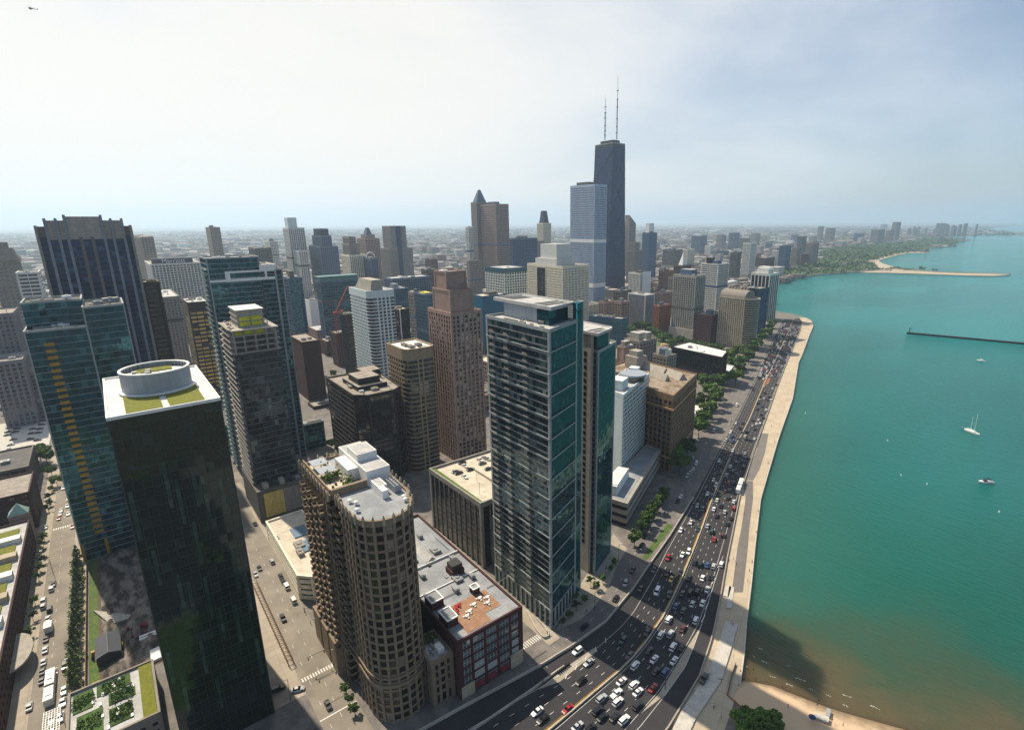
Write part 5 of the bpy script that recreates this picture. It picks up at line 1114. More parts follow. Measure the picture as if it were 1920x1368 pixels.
fw_ = N(nt, 'ShaderNodeMath', operation='MULTIPLY'); L.new(wv, fw_.inputs[0]); L.new(mrange(nt, L, aB.outputs[0], 10, 60), fw_.inputs[1])
c3 = mixc(nt, L, fw_.outputs[0], c2b, (.034, .145, .112))
c4 = mixc(nt, L, mrange(nt, L, aB.outputs[0], 220, 900), c3, (.012, .210, .212))
nz2 = N(nt, 'ShaderNodeTexNoise', i_Scale=.006, i_Detail=3.0); mpp = N(nt, 'ShaderNodeMapping'); mpp.inputs['Scale'].default_value = (1, .45, 1); mpp.inputs['Rotation'].default_value = (0, 0, .5); L.new(ge.outputs['Position'], mpp.inputs['Vector']); L.new(mpp.outputs[0], nz2.inputs['Vector'])
sc_ = N(nt, 'ShaderNodeVectorMath', operation='SCALE'); L.new(c4, sc_.inputs[0]); L.new(mrange(nt, L, nz2.outputs[0], .35, .65, .86, 1.14, False), sc_.inputs['Scale'])
L.new(sc_.outputs[0], b.inputs['Base Color'])
b.inputs['Roughness'].default_value = .14; b.inputs['IOR'].default_value = 1.33; b.inputs['Specular IOR Level'].default_value = .42
m1 = N(nt, 'ShaderNodeMapping'); m1.inputs['Rotation'].default_value = (0, 0, radians(-28)); m1.inputs['Scale'].default_value = (.55, 1.9, 1); L.new(ge.outputs['Position'], m1.inputs['Vector'])
w1_ = N(nt, 'ShaderNodeTexNoise', i_Scale=.20, i_Detail=6.0, i_Roughness=.66, i_Distortion=.8); L.new(m1.outputs[0], w1_.inputs['Vector'])
w2_ = N(nt, 'ShaderNodeTexNoise', i_Scale=.9, i_Detail=3.0); L.new(m1.outputs[0], w2_.inputs['Vector'])
aw_ = N(nt, 'ShaderNodeMath', operation='MULTIPLY_ADD'); L.new(w2_.outputs[0], aw_.inputs[0]); aw_.inputs[1].default_value = .18; L.new(w1_.outputs[0], aw_.inputs[2])
bp = N(nt, 'ShaderNodeBump', i_Strength=1.0, i_Distance=7.0); L.new(aw_.outputs[0], bp.inputs['Height']); L.new(bp.outputs[0], b.inputs['Normal'])
mb = MB(); mb.poly([(-30000, -24000, WL), (52000, -24000, WL), (52000, 52000, WL), (-30000, 52000, WL)]); b.inputs['Subsurface Weight'].default_value = 1.0; b.inputs['Subsurface Radius'].default_value = (6, 9, 8); b.inputs['Subsurface Scale'].default_value = 1.0; b.subsurface_method = 'BURLEY'
tag(mb.build('water', wm), 'teal lake water', kind='structure')

# beach
SHO = [(1387, 1275), (1440, 1282), (1490, 1302), (1530, 1318), (1565, 1331), (1640, 1352), (1760, 1385), (2000, 1440), (2300, 1500)]
sm, nt, b = newmat('sand'); MATS['sand'] = sm; L = nt.links
ge = N(nt, 'ShaderNodeNewGeometry'); sp = N(nt, 'ShaderNodeSeparateXYZ'); L.new(ge.outputs['Position'], sp.inputs[0])
nz = N(nt, 'ShaderNodeTexNoise', i_Scale=.35, i_Detail=5.0); L.new(ge.outputs['Position'], nz.inputs['Vector'])
az = N(nt, 'ShaderNodeMath', operation='MULTIPLY_ADD'); L.new(nz.outputs[0], az.inputs[0]); az.inputs[1].default_value = .5; L.new(sp.outputs['Z'], az.inputs[2])
L.new(mixc(nt, L, mrange(nt, L, az.outputs[0], -1.25, -.75), (.20, .145, .085), (.52, .385, .255)), b.inputs['Base Color']); b.inputs['Roughness'].default_value = .95
mb = MB(); 
def resamp(P, n):
    P = [Vector(p[:2]) for p in P]; d = [0]
    for a, c in zip(P, P[1:]): d.append(d[-1]+(c-a).length)
    out = []
    for k in range(n):
        s = d[-1]*k/(n-1); i = 0
        while i < len(d)-2 and d[i+1] < s: i += 1
        u = (s-d[i])/max(1e-6, d[i+1]-d[i]); out.append(P[i]*(1-u)+P[i+1]*u)
    return out
Sx = resamp([at(*p, WL) for p in SHO], 24); Ix = resamp([at(*p) for p in INL], 24)
for k in range(23):
    a, c = Sx[k], Sx[k+1]; i0, i1 = Ix[k], Ix[k+1]; m0, m1_ = a*.55+i0*.45, c*.55+i1*.45
    u0, u1 = a+nbv*6, c+nbv*6
    mb.poly([(u0.x, u0.y, WL-.9), (u1.x, u1.y, WL-.9), (c.x, c.y, WL+.02), (a.x, a.y, WL+.02)]); mb.poly([(a.x, a.y, WL+.02), (c.x, c.y, WL+.02), (m1_.x, m1_.y, -.55), (m0.x, m0.y, -.55)]); mb.poly([(m0.x, m0.y, -.55), (m1_.x, m1_.y, -.55), (i1.x, i1.y, .03), (i0.x, i0.y, .03)])
tag(mb.build('beach', sm), 'sandy beach', kind='structure')
mb = MB()
for (px, py, w) in ((1425, 1215, 16), (1433, 1240, 18), (1478, 1247, 8), (1500, 1273, 26), (1480, 1283, 18), (1520, 1291, 8), (1588, 1304, 24), (1553, 1303, 12), (1412, 1229, 10), (1449, 1268, 16), (1585, 1322, 14), (1640, 1325, 22)):
    p = at(px, py, WL).xy
    for q in range(7):
        c = p + tb*(q-3)*w*.018 + Vector((random.gauss(0, .12), random.gauss(0, .12))); l, h = random.uniform(.2, .5)*w*.04, random.uniform(.06, .16)
        mb.poly([(*(c-tb*l), WL+.035), (*(c-nbv*h), WL+.035), (*(c+tb*l), WL+.035), (*(c+nbv*h), WL+.035)])
tag(mb.build('foam', stone('foam_white', (.62, .64, .60), rough=.6)), 'small breaking waves near the beach', 'surf', kind='stuff')

# roads
stone('asphalt', (.034, .033, .036), rough=.92, var=.20, scale=.12, streak=0); stone('asphalt_ramp', (.026, .027, .032), rough=.92, var=.25, scale=.2, streak=0); stone('asphalt_old', (.145, .135, .128), rough=.95, var=.16, scale=.15, streak=0)
stone('street_tan', (.215, .195, .165), rough=.95, var=.24, scale=.10, streak=0); paving('sidewalk', (.36, .32, .265), 0, 3.0, 3.0); paving('promenade_mat', (.45, .385, .295), radians(-23), 5.0, 6.0); stone('bike_path', (.16, .15, .14), rough=.95, var=.14, scale=.15, streak=0)
stone('mark_white', (.62, .61, .57), rough=.8, var=.25, scale=2); stone('mark_yellow', (.42, .27, .06), rough=.8, var=.2, scale=.6); stone('kerb', (.40, .37, .32), rough=.9); stone('soil', (.10, .075, .055), rough=1, var=.5, scale=.12, streak=0, bump=.4); stone('path_stone', (.45, .43, .39), rough=.9)
PL_ = [(740, 1398), (860, 1331), (1016, 1247), (1071, 1213), (1136, 1166), (1186, 1106), (1216, 1062), (1255, 1007), (1300, 934), (1342, 857), (1365, 815), (1414, 716), (1452, 632), (1470, 598)]
PG = [(820, 1400), (876, 1368), (1016, 1286), (1100, 1231), (1162, 1177), (1188, 1147), (1220, 1093), (1253, 1028), (1275, 990), (1306, 934), (1345, 857), (1368, 815), (1416, 716), (1454, 632), (1471, 598)]
PM = [(985, 1400), (1032, 1368), (1107.6, 1304), (1173, 1249), (1209, 1207), (1246, 1153), (1274, 1095), (1303, 1025), (1320, 980), (1336, 934), (1375, 843), (1390, 816), (1405, 787), (1433, 720), (1475, 630), (1488, 598)]
PS = [(1140, 1400), (1173, 1368), (1238, 1293), (1285, 1215), (1311, 1168), (1332, 1105), (1350, 1041), (1366, 985), (1383, 930), (1413, 842), (1435, 782), (1455, 725), (1473, 680), (1484, 657), (1500, 618), (1503, 602)]
PR = [(1225, 1400), (1251, 1368), (1311, 1270), (1337, 1189), (1350, 1124), (1365, 1038), (1369, 1020), (1387, 930), (1415, 842), (1437, 782), (1457, 725), (1475, 680), (1484, 660), (1500, 620), (1504, 604), (1499, 596)]
ramp_l = [(1152, 1400), (1195, 1368), (1248, 1301), (1285, 1249), (1300, 1213), (1314, 1174), (1340, 1090), (1356, 1041)]
IL = [(1050, 1192), (1089, 1163), (1121, 1135), (1147, 1098), (1160, 1062), (1178, 1030), (1197, 1007), (1255, 926), (1289, 882), (1312, 830), (1352, 780), (1375, 735), (1400, 697), (1450, 612), (1458, 598)]
IR = [(1072, 1208), (1108, 1178), (1140, 1148), (1168, 1108), (1190, 1068), (1205, 1040), (1222, 1020), (1292, 931), (1325, 868), (1338, 830), (1370, 780), (1392, 735), (1410, 700), (1450, 622), (1466, 598)]
W_ = lambda P, n=120: resamp([at(*p) for p in P], n)
def strip(name, A, B, z, mat, label=None, kind='structure', n=120):
    A, B = W_(A, n), W_(B, n); mb = MB()
    for k in range(n-1): mb.poly([(*A[k], z), (*B[k], z), (*B[k+1], z), (*A[k+1], z)])
    return tag(mb.build(name, MATS[mat]), label, kind=kind)
strip('promenade', [(1300, 1400)]+PR[1:], [(1340, 1420), (1372, 1330)]+WE[1:16], .010, 'promenade_mat', 'pale lakefront promenade')
strip('road', PL_, PM, .016, 'asphalt', 'dark lakefront drive'); strip('road', PM, PR, .020, 'asphalt', 'dark lakefront drive')
strip('road', IL, IR, .024, 'asphalt_old', 'grey frontage road'); 
strip('bike_path', [(1393, 900), (1398, 935), (1390, 990), (1382, 1030), (1372, 1110)], [(1412, 902), (1412, 935), (1405, 990), (1402, 1030), (1393, 1110)], .022, 'asphalt_old', 'dark path on the promenade', n=20)
strip('bike_path', [(1425, 812), (1418, 845), (1405, 880), (1394, 899)], [(1441, 812), (1434, 850), (1424, 880), (1412, 901)], .022, 'bike_path', 'dark path on the promenade', n=20)
def poly_sheet(name, pts, z, mat, label=None, world=False):
    mb = MB(); mb.poly([(*(p if world else at(*p).xy), z) for p in pts]); return tag(mb.build(name, MATS[mat]), label, kind='structure')
poly_sheet('traffic_island', [(1316, 1170), (1285, 1218), (1238, 1296), (1200, 1338), (1248, 1301), (1285, 1249), (1300, 1213)], .03, 'sidewalk', 'tan gore island')
poly_sheet('traffic_island', [(1009, 1292), (1060, 1251), (1115, 1213), (1121, 1219), (1095, 1240), (1050, 1277)], .03, 'sidewalk', 'tan gore island')
poly_sheet('grass_verge', [(1203, 1046), (1213, 1050), (1262, 985), (1252, 980)], .05, 'lawn', 'grass strip between the drive and the frontage road')
poly_sheet('grass_verge', [(1458, 655), (1440, 690), (1436, 690), (1450, 655)], .05, 'deck_wood') if False else None
poly_sheet('median_paving', [(1436, 704), (1450, 694), (1441, 718), (1428, 727), (1433, 712)], .032, 'orange_brick', 'orange brick median paving')
# streets
def rs(name, x0, x1, y0, y1, z, mat, label=None): return poly_sheet(name, rect(x0, x1, y0, y1), z, mat, label, world=True)
rs('road', -900, -131, 30.5, 43.2, .018, 'street_tan', 'wide tan avenue'); rs('road', -1200, -120, -44, -34.5, .018, 'street_tan', 'left avenue with buses'); rs('road', -380, -368, -300, 30.4, .014, 'street_tan', 'cross street'); rs('road', -385, -372, 43.3, 395, .014, 'street_tan', 'cross street')
rs('road', -700, -150, 101, 110, .018, 'street_tan', 'side street'); rs('road', -500, -470, -300, 800, .012, 'asphalt_old', 'cross street'); rs('road', -700, -195, 243, 258, .018, 'street_tan', 'side street'); rs('road', -1200, -260, 395, 410, .018, 'street_tan', 'side street')
rs('pavement', -367, -225, 43.3, 46, .022, 'sidewalk', 'sidewalk'); rs('pavement', -640, -185, -34.4, -29.5, .03, 'sidewalk', 'sidewalk'); rs('pavement', -640, -185, -49.5, -44.1, .03, 'sidewalk', 'sidewalk'); rs('pavement', -367, -172, 20.5, 30.4, .022, 'sidewalk', 'sidewalk')
rs('pavement', -238, -134, 110.1, 116, .03, 'sidewalk', 'sidewalk'); rs('parking_lot', -614, -530, -92, -52, .02, 'path_stone', 'parking lot'); rs('road', -1200, -440, -74, -64, .03, 'asphalt_old', 'river road') if False else None
poly_sheet('plaza', [(1043, 1182), (1089, 1160), (1118, 1133), (1143, 1097), (1157, 1060), (1176, 1028), (1150, 1000), (1105, 1070), (1070, 1120)], .028, 'sidewalk', 'paved plaza at the glass towers')
rs('building_site', -330, -222, -28.5, -6, .03, 'soil', 'muddy building site'); rs('grass_verge', -330, -222, -28.4, -25.5, .045, 'lawn', 'weedy strip along the site fence')
rs('lawn', -480, -372, 44, 100, .01, 'lawn') if False else None
poly_sheet('lawn', [(1232, 648), (1262, 652), (1262, 640), (1236, 636)], .04, 'lawn', 'park lawn'); poly_sheet('ball_field', [(1238, 648), (1253, 651), (1254, 645), (1240, 643)], .05, 'sand', 'ball field'); poly_sheet('lawn', [(-5, 912), (100, 876), (96, 868), (-5, 893)], .04, 'lawn', 'grass beside the river road'); rs('lawn', -150, -96, -60, 26, .012, 'lawn', 'lawn east of the dark tower'); rs('road', -94, 74, -260, 27, .012, 'asphalt', 'unseen dark sheet added below the viewpoint for tower reflections')  # last sheet is added out of view to darken the tower glass reflections
qs = random.Random(77); sp1, sp2 = MB(), MB()  # unseen planting, added for the dark glass tower to reflect
for i in range(260):
    x, y = qs.uniform(-92, 190), qs.uniform(-190, 22)
    if abs(x) < 30 and abs(y) < 30: continue
    if qs.random() < .45:
        w, l = qs.uniform(2, 9), qs.uniform(2, 8); sp1.box(x-w, x+w, y-l, y+l, 0, qs.uniform(.3, 6), 0, 'b')
    else:
        for k in range(14):
            p = V((x+qs.gauss(0, 2.2), y+qs.gauss(0, 2.2), abs(qs.gauss(3.5, 2)))); s = qs.uniform(.8, 1.6); u = V((qs.gauss(0, 1), qs.gauss(0, 1), qs.gauss(0, 1))).normalized()*s; w_ = u.orthogonal().normalized()*s; sp2.poly([p-u, p-w_, p+u, p+w_])
tag(sp2.build('reflection_planting', MATS['leaf_dark']), 'unseen planting added below the viewpoint for tower reflections', 'planting', kind='stuff')
# markings
mk = MB()
def along(A, B, t, n=400):
    a, b_ = W_(A, n), W_(B, n); return [p*(1-t)+q*t for p, q in zip(a, b_)]
def dashes(path, on, gap, w, z, mi=0, mbx=None):
    mbx = mbx or mk; s = 0; nxt = 0; last = path[0]
    d = [0]
    for p, q in zip(path, path[1:]): d.append(d[-1]+(q-p).length)
    def pt(s):
        i = 0
        lo, hi = 0, len(d)-1
        while hi-lo > 1:
            m_ = (lo+hi)//2
            if d[m_] <= s: lo = m_
            else: hi = m_
        u = (s-d[lo])/max(1e-6, d[hi]-d[lo]); return path[lo]*(1-u)+path[hi]*u
    while nxt+on < d[-1] and nxt < 700:
        p, q = pt(nxt), pt(nxt+on); t = (q-p).normalized(); n_ = Vector((-t.y, t.x))*w/2
        mbx.poly([(*(p-n_), z), (*(q-n_), z), (*(q+n_), z), (*(p+n_), z)], mi); nxt += on+gap
for t in (.25, .5, .75):
    dashes(along(PG, PM, t), 1.8, 4.4, .16, .045); dashes(along(PM, PS, t), 1.8, 4.4, .16, .045)
dashes(along(PG, PM, .003), 3, 0.001, .15, .046); dashes(along(PM, PS, .06), 3, .001, .14, .046); dashes(along(PM, PS, .985), 3, .001, .14, .046); dashes(along(ramp_l, ramp_l, 0), 3, .001, .14, .046)
dashes(along(PL_, PL_, 0)[0:200], 3, .001, .0, .046) if False else None
dashes(along(PG, PM, .955), 3, .001, .34, .046, 1); dashes(along(PG, PM, .925), 3, .001, .10, .046, 1)
dashes([p for p in along(IL, IR, .5)], 2.5, 5, .12, .046); dashes([V((-130, 37)), V((-350, 37))], 2.2, 6, .12, .046); dashes([V((-170, -39.4)), V((-600, -39.4))], 2.2, 6, .12, .046); dashes([V((-130, 33)), V((-360, 33))], 2.2, 9, .12, .046)
G1 = [(1042, 1289), (1100, 1241), (1128, 1221), (1147, 1203), (1164, 1179)]; 
for k in range(5):   # chevron bars in the gores
    for (px, py, qx, qy) in ((1060+k*19, 1272-k*17, 1063+k*18, 1263-k*17), (1322+k*6.5, 1152-k*23, 1315+k*6.5, 1166-k*24)):
        a, c = at(px, py).xy, at(qx, qy).xy; t = (c-a).normalized(); n_ = Vector((-t.y, t.x))*.13; mk.poly([(*(a-n_), .047), (*(c-n_), .047), (*(c+n_), .047), (*(a+n_), .047)])
for i in range(13): mk.poly([(-178.6-1.2, 30.9+i*.95, .045), (-176.6-1.2, 30.9+i*.95, .045), (-176.6-1.2, 31.4+i*.95, .045), (-178.6-1.2, 31.4+i*.95, .045)])
mk.poly([(-157.9, 30.7, .045), (-157.4, 30.7, .045), (-157.4, 43, .045), (-157.9, 43, .045)])
for i in range(10): mk.poly([(-372+0, -43.6+i*.95, .05), (-369.5, -43.6+i*.95, .05), (-369.5, -43.1+i*.95, .05), (-372, -43.1+i*.95, .05)])
for i in range(9): mk.poly([(-141.5+i*.0, 101.5+i*1.0, .05), (-138.5, 101.5+i*1.0, .05), (-138.5, 102.0+i*1.0, .05), (-141.5, 102.0+i*1.0, .05)])
tag(mk.build('road_marking', [MATS['mark_white'], MATS['mark_yellow']]), 'lane lines', kind='structure')
# low walls
def wall(name, P, w, h, mat, label, cat, z=0, n=100, rail=False):
    p = W_(P, n) if not isinstance(P[0], Vector) else resamp(P, n); mb = MB()
    for k in range(n-1):
        a, c = p[k], p[k+1]; t = (c-a).normalized(); n_ = Vector((-t.y, t.x))*w/2
        mb.hexa([(*(a-n_), z), (*(c-n_), z), (*(c+n_), z), (*(a+n_), z), (*(a-n_), z+h), (*(c-n_), z+h), (*(c+n_), z+h), (*(a+n_), z+h)], 0, '13b')
    return tag(mb.build(name, MATS[mat]), label, cat)
wall('parapet', PL_[:9], .5, 1.1, 'kerb', 'pale concrete parapet between drive and frontage road', 'wall'); wall('median_barrier', PM, .45, .75, 'kerb', 'long low median barrier with yellow edge down the drive', 'barrier')
wall('lakeside_barrier', PR, .5, .9, 'sidewalk', 'long pale barrier between the drive and the promenade', 'barrier'); wall('seawall', WE[:-2], .5, .16, 'path_stone', 'white capped seawall at the water edge', 'wall')
wall('gore_barrier', [(876-8, 1368+14), (1000, 1292), (1040, 1262), (1058, 1250)], .5, .9, 'kerb', 'concrete barrier beside the dark ramp below the brick building', 'barrier', n=30)
wall('path_wall', [(1251+14, 1368+30), (1290, 1342), (1340, 1270), (1358, 1215), (1372, 1168)], 5.0, .5, 'path_stone', 'broad weathered concrete ledge along the promenade ramp', 'wall', n=30)
wall('path_railing', [(1364, 1302), (1371, 1270), (1379, 1245)], .12, 1.0, 'maroon', 'short dark railing on the promenade above the beach', 'railing', n=12); wall('beach_kerb', [(1363, 1302), (1395, 1330), (1440, 1347)], .3, .4, 'orange_brick', 'low brick kerb edging the beach', 'kerb', n=20)
for k, (p, q) in enumerate((((1361, 1118), (1367, 1098)), ((1366, 1140), (1372, 1100)))): wall('promenade_steps', [p, q], 2.2, .25, 'path_stone', ('upper' if k == 0 else 'lower')+' concrete bench step on the promenade above the beach', 'steps', n=4)
wall('ramp_wall', [(988, 1148), (1006, 1182), (1019, 1197), (1030, 1193), (1022, 1178), (1006, 1160)], .35, 1.0, 'path_stone', 'small curved wall round the garage ramp between brick building and glass tower', 'wall', n=30)
wall('breakwater', [(1700, 623.5), (1760, 629), (1920, 643.5), (2050, 656)], 4.0, 3.0, 'black_metal', 'long dark breakwater lying in the open lake', 'breakwater', z=WL-.5, n=40)
mb = MB(); p = at(1705, 623.5, 1).xy; mb.cyl(p, .5, .4, 1, 7, 8); mb.cyl(p, 1.1, 1.1, 7, 8.2, 8); tag(mb.build('beacon', MATS['black_metal']), 'small dark beacon on the near end of the breakwater', 'beacon')
fx = [V((-222, -29.2)), V((-330, -29.2))]; tr_ = MB(); ta, tb_ = at(478, 1097).xy, at(546, 1247).xy; td = (tb_-ta).normalized(); tn = V((-td.y, td.x))
for k in range(24):
    p = ta+(tb_-ta)*k/23
    for s_ in (-1, 1): tr_.tube((*(p+tn*s_*.9), 0), (*(p+tn*s_*.9), 3), .1, 4)
    tr_.tube((*(p-tn*.9), 3), (*(p+tn*.9), 3), .12, 4)
for s_ in (-1, 1): tr_.tube((*(ta+tn*s_*.9), 3), (*(tb_+tn*s_*.9), 3), .12, 4); tr_.tube((*(ta+tn*s_*.9), 1.2), (*(tb_+tn*s_*.9), 1.2), .08, 4)
tag(tr_.build('scaffold', MATS['brown']), 'long brown timber scaffold walkway beside the wide avenue at the dark glass tower', 'scaffold')
import mathutils
dm = MB(); nx_, ny_ = 70, 18; X0_, X1_, Y0_, Y1_ = -328, -226, -24.5, -6.5
def hgt_(x, y):
    v = mathutils.noise.noise(Vector((x*.09, y*.13, 3)))*1.6 + mathutils.noise.noise(Vector((x*.35, y*.4, 9)))*.5
    return max(.06, (v+.55)*1.5*min(1, (x-X0_)/5, (X1_-x)/5, (y-Y0_)/3, (Y1_-y)/3))
for i in range(nx_):
    for j in range(ny_):
        q = []
        for a, c in ((i, j), (i+1, j), (i+1, j+1), (i, j+1)):
            x, y = X0_+(X1_-X0_)*a/nx_, Y0_+(Y1_-Y0_)*c/ny_; q.append((x, y, hgt_(x, y) if 0 < a < nx_ and 0 < c < ny_ else .06))
        dm.poly(q)
tag(dm.build('dirt_mound', two('dirt', (.035, .028, .024), (.19, .165, .14), .11, lo=.44, hi=.60, stretch=(1, 2.2, 1)), smooth=True), 'uneven heaps of dark and pale earth on the building site', kind='structure')
wall('site_fence', fx, .15, 2.2, 'brown', 'long brown fence between the conifers and the muddy site', 'fence', n=30)
# ================================================================== vehicles
paint('car_paint'); stone('tyre', (.012, .012, .012), rough=.9); stone('car_glass', (.01, .012, .015), rough=.08); stone('lamp_lens', (.6, .6, .55), rough=.2); stone('bus_white', (.68, .69, .67), rough=.5, var=.05)
COLS = {'white': (.72, .72, .70), 'black': (.010, .011, .013), 'silver': (.38, .40, .42), 'red': (.33, .018, .022), 'blue': (.025, .085, .22), 'green': (.012, .045, .042), 'maroon': (.085, .018, .018), 'grey': (.10, .105, .115), 'yellow': (.55, .38, .04), 'tan': (.33, .26, .17)}
def loft(secs):
    """body from cross-sections (x, half width, z bottom, z top)"""
    mb = MB()
    for (x0, w0, a0, t0), (x1, w1, a1, t1) in zip(secs, secs[1:]):
        mb.hexa([(x0, -w0, a0), (x1, -w1, a1), (x1, w1, a1), (x0, w0, a0), (x0, -w0*.93, t0), (x1, -w1*.93, t1), (x1, w1*.93, t1), (x0, w0*.93, t0)], 0, '13')
    x, w, a, t = secs[0]; mb.poly([(x, w, a), (x, -w, a), (x, -w*.93, t), (x, w*.93, t)]); x, w, a, t = secs[-1]; mb.poly([(x, -w, a), (x, w, a), (x, w*.93, t), (x, -w*.93, t)])
    return mb
def mesh_of(mb, nm, mats):
    me = bpy.data.meshes.new(nm); me.from_pydata(mb.v, [], mb.f); [me.materials.append(MATS[m]) for m in mats]; me.polygons.foreach_set('material_index', mb.m); return me
def wheel_mesh(r, w):
    mb = MB(); mb.tube((0, -w/2, 0), (0, w/2, 0), r, 12, 0); mb.tube((0, -w/2-.01, 0), (0, w/2+.01, 0), r*.55, 10, 1); return mesh_of(mb, 'wheel', ['tyre', 'metal_grey'])
KIND = {}
def car_kind(k, secs, cab, roof, wb, tr, r):
    mb = loft(secs); mb.hexa([(roof[0], -roof[2]*.98, roof[3]), (roof[1], -roof[2]*.98, roof[3]), (roof[1], roof[2]*.98, roof[3]), (roof[0], roof[2]*.98, roof[3]), (roof[0]+.08, -roof[2]*.9, roof[3]+.07), (roof[1]-.08, -roof[2]*.9, roof[3]+.07), (roof[1]-.08, roof[2]*.9, roof[3]+.07), (roof[0]+.08, roof[2]*.9, roof[3]+.07)])
    body = mesh_of(mb, 'body', ['car_paint'])
    b0, b1, w0, z0, z1 = cab; mb = MB()
    mb.hexa([(b0, -w0, z0), (b1, -w0, z0), (b1, w0, z0), (b0, w0, z0), (roof[0], -roof[2]*.97, z1), (roof[1], -roof[2]*.97, z1), (roof[1], roof[2]*.97, z1), (roof[0], roof[2]*.97, z1)], 0, 'bt')
    win = mesh_of(mb, 'window_band', ['car_glass'])
    mb = MB(); f = secs[-1]; mb.box(f[0]+.005, f[0]+.03, -f[1]*.85, -f[1]*.5, f[3]-.22, f[3]-.06); hl = mesh_of(mb, 'headlight', ['lamp_lens'])
    KIND[k] = (body, win, wheel_mesh(r, .22), hl, wb, tr, r, f[1]*1.35)
car_kind('sedan', [(-2.3, .78, .30, .82), (-1.9, .88, .22, .95), (-.9, .91, .2, .97), (.9, .91, .2, .95), (1.9, .87, .22, .82), (2.3, .75, .30, .68)], (-1.65, 1.05, .82, .9, 1.38), (-.95, .25, .66, 1.38), 1.4, .80, .33)
car_kind('suv', [(-2.3, .84, .36, 1.0), (-2.1, .93, .28, 1.1), (-.9, .95, .26, 1.1), (1.0, .95, .26, 1.08), (2.0, .92, .28, 1.0), (2.35, .82, .36, .85)], (-2.15, 1.1, .87, 1.05, 1.70), (-1.95, .45, .74, 1.70), 1.45, .84, .38)
car_kind('van', [(-2.6, .92, .36, 1.3), (-2.4, 1.0, .3, 1.35), (0, 1.0, .28, 1.35), (1.3, 1.0, .28, 1.3), (2.3, .95, .3, 1.05), (2.65, .85, .38, .9)], (-2.55, 1.7, .95, 1.28, 2.05), (-2.45, 1.05, .86, 2.05), 1.7, .9, .36)
car_kind('pickup', [(-2.7, .9, .4, 1.0), (-.8, .93, .34, 1.0), (-.75, .94, .32, 1.1), (1.1, .94, .32, 1.1), (2.2, .92, .34, 1.02), (2.6, .84, .4, .9)], (-.75, 1.15, .86, 1.05, 1.72), (-.6, .5, .74, 1.72), 1.7, .85, .40)
ORD = ['nearest', 'second', 'third', 'fourth', 'fifth', 'sixth', 'seventh', 'eighth', 'ninth', 'tenth', 'eleventh', 'twelfth', 'thirteenth', 'fourteenth', 'fifteenth', 'sixteenth', 'seventeenth', 'eighteenth', 'nineteenth', 'twentieth']
def ordw(i):
    if i < 20: return ORD[i]
    t = ['', '', 'twenty', 'thirty', 'forty', 'fifty', 'sixty', 'seventy', 'eighty', 'ninety'][i//10]
    u = ['', 'first', 'second', 'third', 'fourth', 'fifth', 'sixth', 'seventh', 'eighth', 'ninth'][(i+1) % 10] if (i+1) % 10 else None
    t = ['', '', 'twenty', 'thirty', 'forty', 'fifty', 'sixty', 'seventy', 'eighty', 'ninety'][(i+1)//10]
    return t+'-'+u if u else {20: 'twentieth', 30: 'thirtieth', 40: 'fortieth', 50: 'fiftieth', 60: 'sixtieth', 70: 'seventieth', 80: 'eightieth', 90: 'ninetieth'}[i+1]
VEH = []   # (x, y, heading, colour, kind, region, z)
CD = {'w': 'white', 'k': 'black', 's': 'silver', 'r': 'red', 'b': 'blue', 'd': 'green', 'm': 'maroon', 'y': 'yellow', 'g': 'grey'}
NBp, SBp = along(PG, PM, .5), along(PM, PS, .5); RMp = along(ramp_l, ramp_l, 0); ILp = along(IL, IR, .5)
def near_dir(path, p):
    i = min(range(len(path)-1), key=lambda i: (path[i]-p).length); t = path[min(i+1, len(path)-1)]-path[i]; return atan2(t.y, t.x)
MEDp = W_(PM, 400)
def side(p):
    i = min(range(len(MEDp)-1), key=lambda i: (MEDp[i]-p).length); t = MEDp[i+1]-MEDp[i]; d = p-MEDp[i]
    return 'left' if t.x*d.y-t.y*d.x > 0 else 'right'
def pix(s, ox, oy, k, region=None):
    for it in s.split():
        a = it.split(','); zx, zy, c = float(a[0]), float(a[1]), a[2]
        kind = {'V': 'van', 'P': 'pickup', 'U': 'suv'}.get(a[3] if len(a) > 3 else '', None) or random.choice(['sedan', 'sedan', 'suv'])
        p = at(ox+zx/k, oy+zy/k, .7).xy
        if region: rg, h = region, near_dir(ILp, p)+(pi if random.random() < .5 else 0)
        else:
            sd_ = side(p); rg = 'left lanes of the drive' if sd_ == 'left' else 'lakeside lanes of the drive'
            h = near_dir(MEDp, p)+(pi if sd_ == 'left' else 0)
        VEH.append((p.x, p.y, h, CD[c], kind, rg, .03))
pix('105,1200,w 145,1255,k 325,1183,r 395,1305,s 485,1320,k 568,1108,s 675,1072,w,P 685,1132,w,U 543,1195,k,U 575,1240,k 665,1240,k 730,1262,w,U 830,1160,k,U 830,1060,w 938,1030,r 802,1010,w,U 712,983,w 420,980,k 475,848,s 395,765,w,U 810,870,w 948,823,w 958,912,k 1028,918,b 1090,833,w 912,763,k 770,797,g 722,690,d 897,635,k,U 995,650,w 1065,643,s,U 1083,735,w 1145,737,k 1155,603,m 1052,540,w 1245,545,w 1157,475,d 1103,442,b 1222,427,s 1295,420,w 1328,322,w 1150,352,k 1207,343,k 1257,340,k 1060,362,k 968,338,w,V 850,318,k 1070,248,y 1042,205,k 1138,200,k 945,182,d 1047,95,r 1150,72,w 1195,52,w 1238,127,k 1277,145,k 1328,147,b 1375,157,s 1430,143,w 1197,237,k 1295,240,w 1355,233,k', 980, 1020, 3.84)
